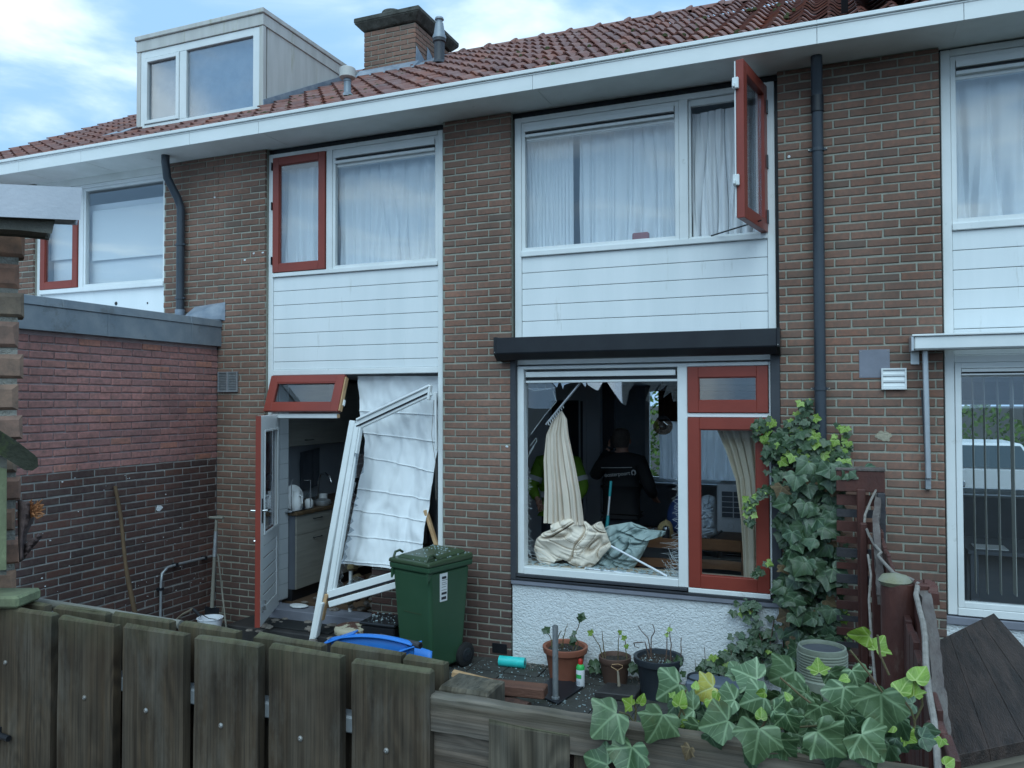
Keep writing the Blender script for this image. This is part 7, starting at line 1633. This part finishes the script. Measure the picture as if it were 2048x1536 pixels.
# nest box with sloping lid
nb = thing('nest_box', 'little wooden box with a dark mossy sloping lid on the brick shed corner', 'nest box', tuple(dep(5, 1140, 1.98)))
def ppoly(pts, t, d): return MB().prism([dep(x, y, t) for x, y in pts], Nn*(-d))
obj('lid', ppoly([(-60, 830), (0, 866), (40, 892), (72, 917), (73, 932), (64, 938), (50, 937), (0, 906), (-60, 872)], 1.93, .10), 'bird_wood', nb, bevel=.004)
obj('box_front', ppoly([(-60, 905), (14, 915), (13, 1150), (-60, 1150)], 1.98, .05), 'roof_timber', nb)
obj('green_batten', ppoly([(-8, 935), (12, 940), (11, 1138), (-8, 1140)], 1.965, .012), 'pale_green_wood', nb, bevel=.002)
hk = thing('torn_bark', 'curled dark piece of bark with a frayed orange tip sticking out of the shed wall', 'bark', tuple(dep(45, 1125, 2.0)))
def curl(pts0, pts1, t, b): 
    mb = MB(); n = len(pts0)
    def fn(u, v):
        s = v*(n-1); i = min(int(s), n-2); f = s-i
        a = (pts0[i][0]*(1-f)+pts0[i+1][0]*f, pts0[i][1]*(1-f)+pts0[i+1][1]*f); c = (pts1[i][0]*(1-f)+pts1[i+1][0]*f, pts1[i][1]*(1-f)+pts1[i+1][1]*f)
        x = a[0]*(1-u)+c[0]*u; y = a[1]*(1-u)+c[1]*u
        return dep(x, y, t-b*math.sin(math.pi*u)-.01*noise.noise(Vector((x*.15, y*.15, 0))))
    return mb.grid(fn, 8, 18)
obj('bark_curl', curl([(37, 1000), (37, 1040), (38, 1080), (40, 1124)], [(70, 1008), (66, 1040), (52, 1068), (48, 1118)], 2.03, .05), 'husk', hk, smooth=True, solid=.004)
obj('bark_flap', curl([(44, 1092), (50, 1098), (46, 1118)], [(78, 1068), (84, 1072), (60, 1100)], 2.0, .01), 'husk', hk, smooth=True, solid=.005)
mb = MB(); r = random.Random(6)
for k in range(26):
    a = dep(66+r.uniform(-10, 6), 1022+r.uniform(-10, 12), 2.0); b = dep(74+r.uniform(-12, 18), 1012+r.uniform(-14, 20), 1.98); mb.tube([a, a.lerp(b, .5)+Vector((0, 0, r.uniform(-.01, .01))), b], [.004, .003, .001], 5)
obj('frayed_tip', mb, 'husk_orange', hk, kind='stuff')
p = dep(-60, 1200, 2.0); q = dep(60, 1206, 2.0)
obj('mossy_block', MB().bar(Vector((p.x, p.y, 1.838)), Vector((q.x, q.y, 1.838)), .10, .030, (0, 0, 1)), 'pale_green_wood', bevel=.006, label='pale mossy wood block on the post at the left end of the gate', cat='block')
a, b = at(54, 1200, -4.90), at(362, 1262, -4.90); m_ = (a.z+b.z)/2
obj('gate_back_pole', MB().tube([Vector((a.x, -4.90, 1.80)), Vector((b.x, -4.90, 1.79))], .012, 10), 'tool_wood', label='pale round batten running along the back of the gate boards', cat='batten', smooth=True)
# ================================================================ DIVIDING FENCE on the right
df = thing('dividing_fence', 'dark red garden fence with posts and a weathered top rail running from the house wall', 'fence', (.2, -2.6, 0))
YE = -.42
def pr(px0, px1, py0, py1, Y, d=.02): a, b = at(px0, py0, Y), at(px1, py1, Y); return MB().box(a.x, b.x, Y, Y+d, b.z, a.z)
obj('cap_board', pr(1672, 1770, 941, 986, YE-.03, .03), 'fence_redbrown', df, bevel=.004); obj('cap_top', pr(1671, 1771, 935, 944, YE-.035, .14), 'rail_weathered', df, bevel=.004)
y = 988; k = 0; r = random.Random(8)
while y < 1500:
    h = 27 if k % 2 == 0 else 22
    obj('slat', pr(1673, 1772, y+r.uniform(0, 2), y+h-1, YE+r.uniform(0, .01)+(.02 if k % 2 else 0), .018), ('fence_redbrown', 'fence_grey', 'fence_redbrown', 'fence_redbrown', 'fence_grey')[k % 5], df, bevel=.002); y += h+2; k += 1
def vpost(px, py, Y, w, d, m='fence_redbrown', zt=None, name='fence_post', be=.006):
    p = at(px, py, Y); return obj(name, MB().box(p.x-w/2, p.x+w/2, Y-d/2, Y+d/2, .02, zt or p.z), m, df, bevel=be)
vpost(1722, 978, YE-.08, .055, .05); vpost(1762, 986, -.55, .05, .06, 'fence_grey')
vpost(1727, 1046, -1.2, .040, .06); vpost(1752, 1095, -1.55, .045, .06); vpost(1857, 1352, -3.75, .045, .07, 'fence_redbrown'); vpost(1873, 1450, -4.15, .042, .07, 'fence_redbrown')
# upright boards of the long panel
r = random.Random(15); yy = -.55; k = 0
while yy > -4.85:
    w = r.uniform(.13, .15); zt = 1.60-.02*abs(yy)+r.uniform(-.02, .02)
    obj('fence_board', MB().box(.232+r.uniform(-.004, .004), .252, yy-w, yy, .02, zt), 'fence_redbrown', df, bevel=.003); yy -= w+.006; k += 1
c = dep(1801, 1158, 3.0); rp_ = obj('round_post', MB().lathe((c.x, c.y, .02), [(.070, 0), (.070, c.z-.06), (.066, c.z-.03), (0, c.z-.028)], 28), 'fence_redbrown', df, smooth=True)
obj('cap_stone', MB().lathe((c.x-.02, c.y-.01, c.z-.012), [(0, -.014), (.05, -.010), (.060, .006), (.045, .026), (0, .036)], 18), 'cap_lichen', rp_, smooth=True)
p = dep(1844, 1165, 2.9); obj('square_post', MB().box(p.x-.025, p.x+.03, p.y-.04, p.y+.05, .02, p.z), 'fence_redbrown', df, bevel=.005)
def rail(pts, w, h, m='rail_weathered', seed=0):
    r = random.Random(seed); mb = MB(); P_ = [dep(*q) for q in pts]; fine = []
    for i in range(len(P_)-1):
        for s in range(6): fine.append(P_[i].lerp(P_[i+1], s/6))
    fine.append(P_[-1]); n = len(fine); sd_ = Vector((1, 0, 0))
    for i, q in enumerate(fine):
        e_ = [r.uniform(-.004, .004) for _ in range(4)]
        for sx_, sz_, ee in ((-1, -1, e_[0]), (1, -1, e_[1]), (1, 1, e_[2]), (-1, 1, e_[3])): mb.v.append(q+sd_*(sx_*w/2+ee)+Vector((0, 0, sz_*h/2+ee)))
    for i in range(n-1):
        for k in range(4): a = i*4+k; b = i*4+(k+1) % 4; mb.f.append((a, b, b+4, a+4))
    mb.f += [(3, 2, 1, 0), tuple((n-1)*4+k for k in range(4))]; return mb
obj('top_rail', rail([(1756, 985, 5.5), (1755, 1025, 5.0), (1751, 1045, 4.6), (1758, 1130, 4.2), (1762, 1200, 3.8)], .035, .05, seed=1), 'rail_weathered', df)
obj('top_rail', rail([(1846, 1172, 2.95), (1862, 1250, 2.6), (1872, 1340, 2.35), (1880, 1430, 2.12), (1893, 1520, 1.95), (1906, 1600, 1.8)], .034, .035, seed=2), 'rail_weathered', df)
obj('broken_rail_end', rail([(1855, 1170, 2.9), (1866, 1185, 2.85), (1868, 1200, 2.82)], .03, .04, seed=3), 'fence_redbrown', df)
cab = thing('cable', 'thin grey cable snaking along the top of the dividing fence', 'cable', (.2, -3, 1.6))
obj('cable_run', MB().tube([dep(*q) for q in ((1752, 980, 5.4), (1742, 1000, 5.2), (1730, 1030, 4.9), (1729, 1048, 4.8), (1738, 1070, 4.6), (1748, 1088, 4.4), (1762, 1105, 4.1), (1756, 1112, 4.0), (1772, 1130, 3.7), (1787, 1146, 3.4), (1820, 1158, 3.1), (1836, 1168, 2.9))], .008, 8), 'cable', cab, smooth=True)
obj('cable_run', MB().tube([dep(*q) for q in ((1836, 1168, 2.9), (1832, 1190, 2.8), (1838, 1215, 2.7), (1846, 1245, 2.55), (1850, 1275, 2.45), (1852, 1330, 2.3), (1857, 1380, 2.15), (1868, 1440, 2.0), (1874, 1500, 1.85), (1878, 1560, 1.75))], [.009]*7+[.0085]*3, 8), 'cable', cab, smooth=True)
obj('cable_run', MB().tube([dep(*q) for q in ((1736, 1110, 4.2), (1742, 1150, 4.0), (1738, 1200, 3.8), (1744, 1290, 3.5), (1752, 1380, 3.2))], .006, 8), 'cable', cab, smooth=True)
# ================================================================ NEIGHBOUR'S TABLE TOP
cn = [dep(1866, 1286, 3.0), dep(1988, 1226, 3.25), dep(2190, 1452, 2.15), dep(1905, 1512, 2.1)]
tt = thing('tabletop', 'dark stained plank tabletop lying tilted in the neighbouring garden', 'table', tuple(cn[0].xy)+(1.3,))
up_ = (cn[1]-cn[0]).cross(cn[3]-cn[0]).normalized(); up_ = up_ if up_.z > 0 else -up_
for i in range(4):
    f0, f1 = i/4+.0006, (i+1)/4-.0006; a, b, c_, d_ = cn[0].lerp(cn[1], f0), cn[0].lerp(cn[1], f1), cn[3].lerp(cn[2], f1), cn[3].lerp(cn[2], f0)
    lobj('table_plank', MB().hexa([p-up_*.035 for p in (d_, c_, b, a)], [d_, c_, b, a]), 'table_dark', tt) if False else obj('table_plank', MB().hexa([p-up_*.035 for p in (d_, c_, b, a)], [d_, c_, b, a]), 'table_dark', tt, bevel=.0012)
und = [p.lerp(sum(cn, Vector())/4, .06)-up_*.036 for p in cn]
obj('table_frame', MB().hexa([p-up_*.03 for p in (und[3], und[2], und[1], und[0])], [und[3], und[2], und[1], und[0]]), 'beige_board', tt)
bs = [p.lerp(sum(cn, Vector())/4, .15)-up_*.07 for p in cn]; gb = thing('garden_cabinet', 'beige garden cabinet carrying the dark tabletop', 'cabinet', tuple(bs[0].xy)+(.02,))
obj('cabinet_body', MB().hexa([Vector((p.x, p.y, .02)) for p in (bs[3], bs[2], bs[1], bs[0])], [bs[3], bs[2], bs[1], bs[0]]), 'beige_board', gb, bevel=.004)
a = [dep(x, y, 2.55) for x, y in ((1880, 1392), (1884, 1387), (1892, 1392), (1899, 1412), (1899, 1448), (1894, 1450), (1886, 1436), (1880, 1410))]
wc = thing('plastic_chair', 'edge of a white plastic garden chair between the fence rail and the dark tabletop', 'chair', (a[0].x, a[0].y, .02))
obj('chair_back', MB().prism(a, (.0, .02, 0)), 'plastic_white', wc, bevel=.006, seg=2); lo = a[5]; obj('chair_leg', MB().box(lo.x-.02, lo.x+.005, lo.y, lo.y+.02, .02, lo.z+.02), 'plastic_white', wc)
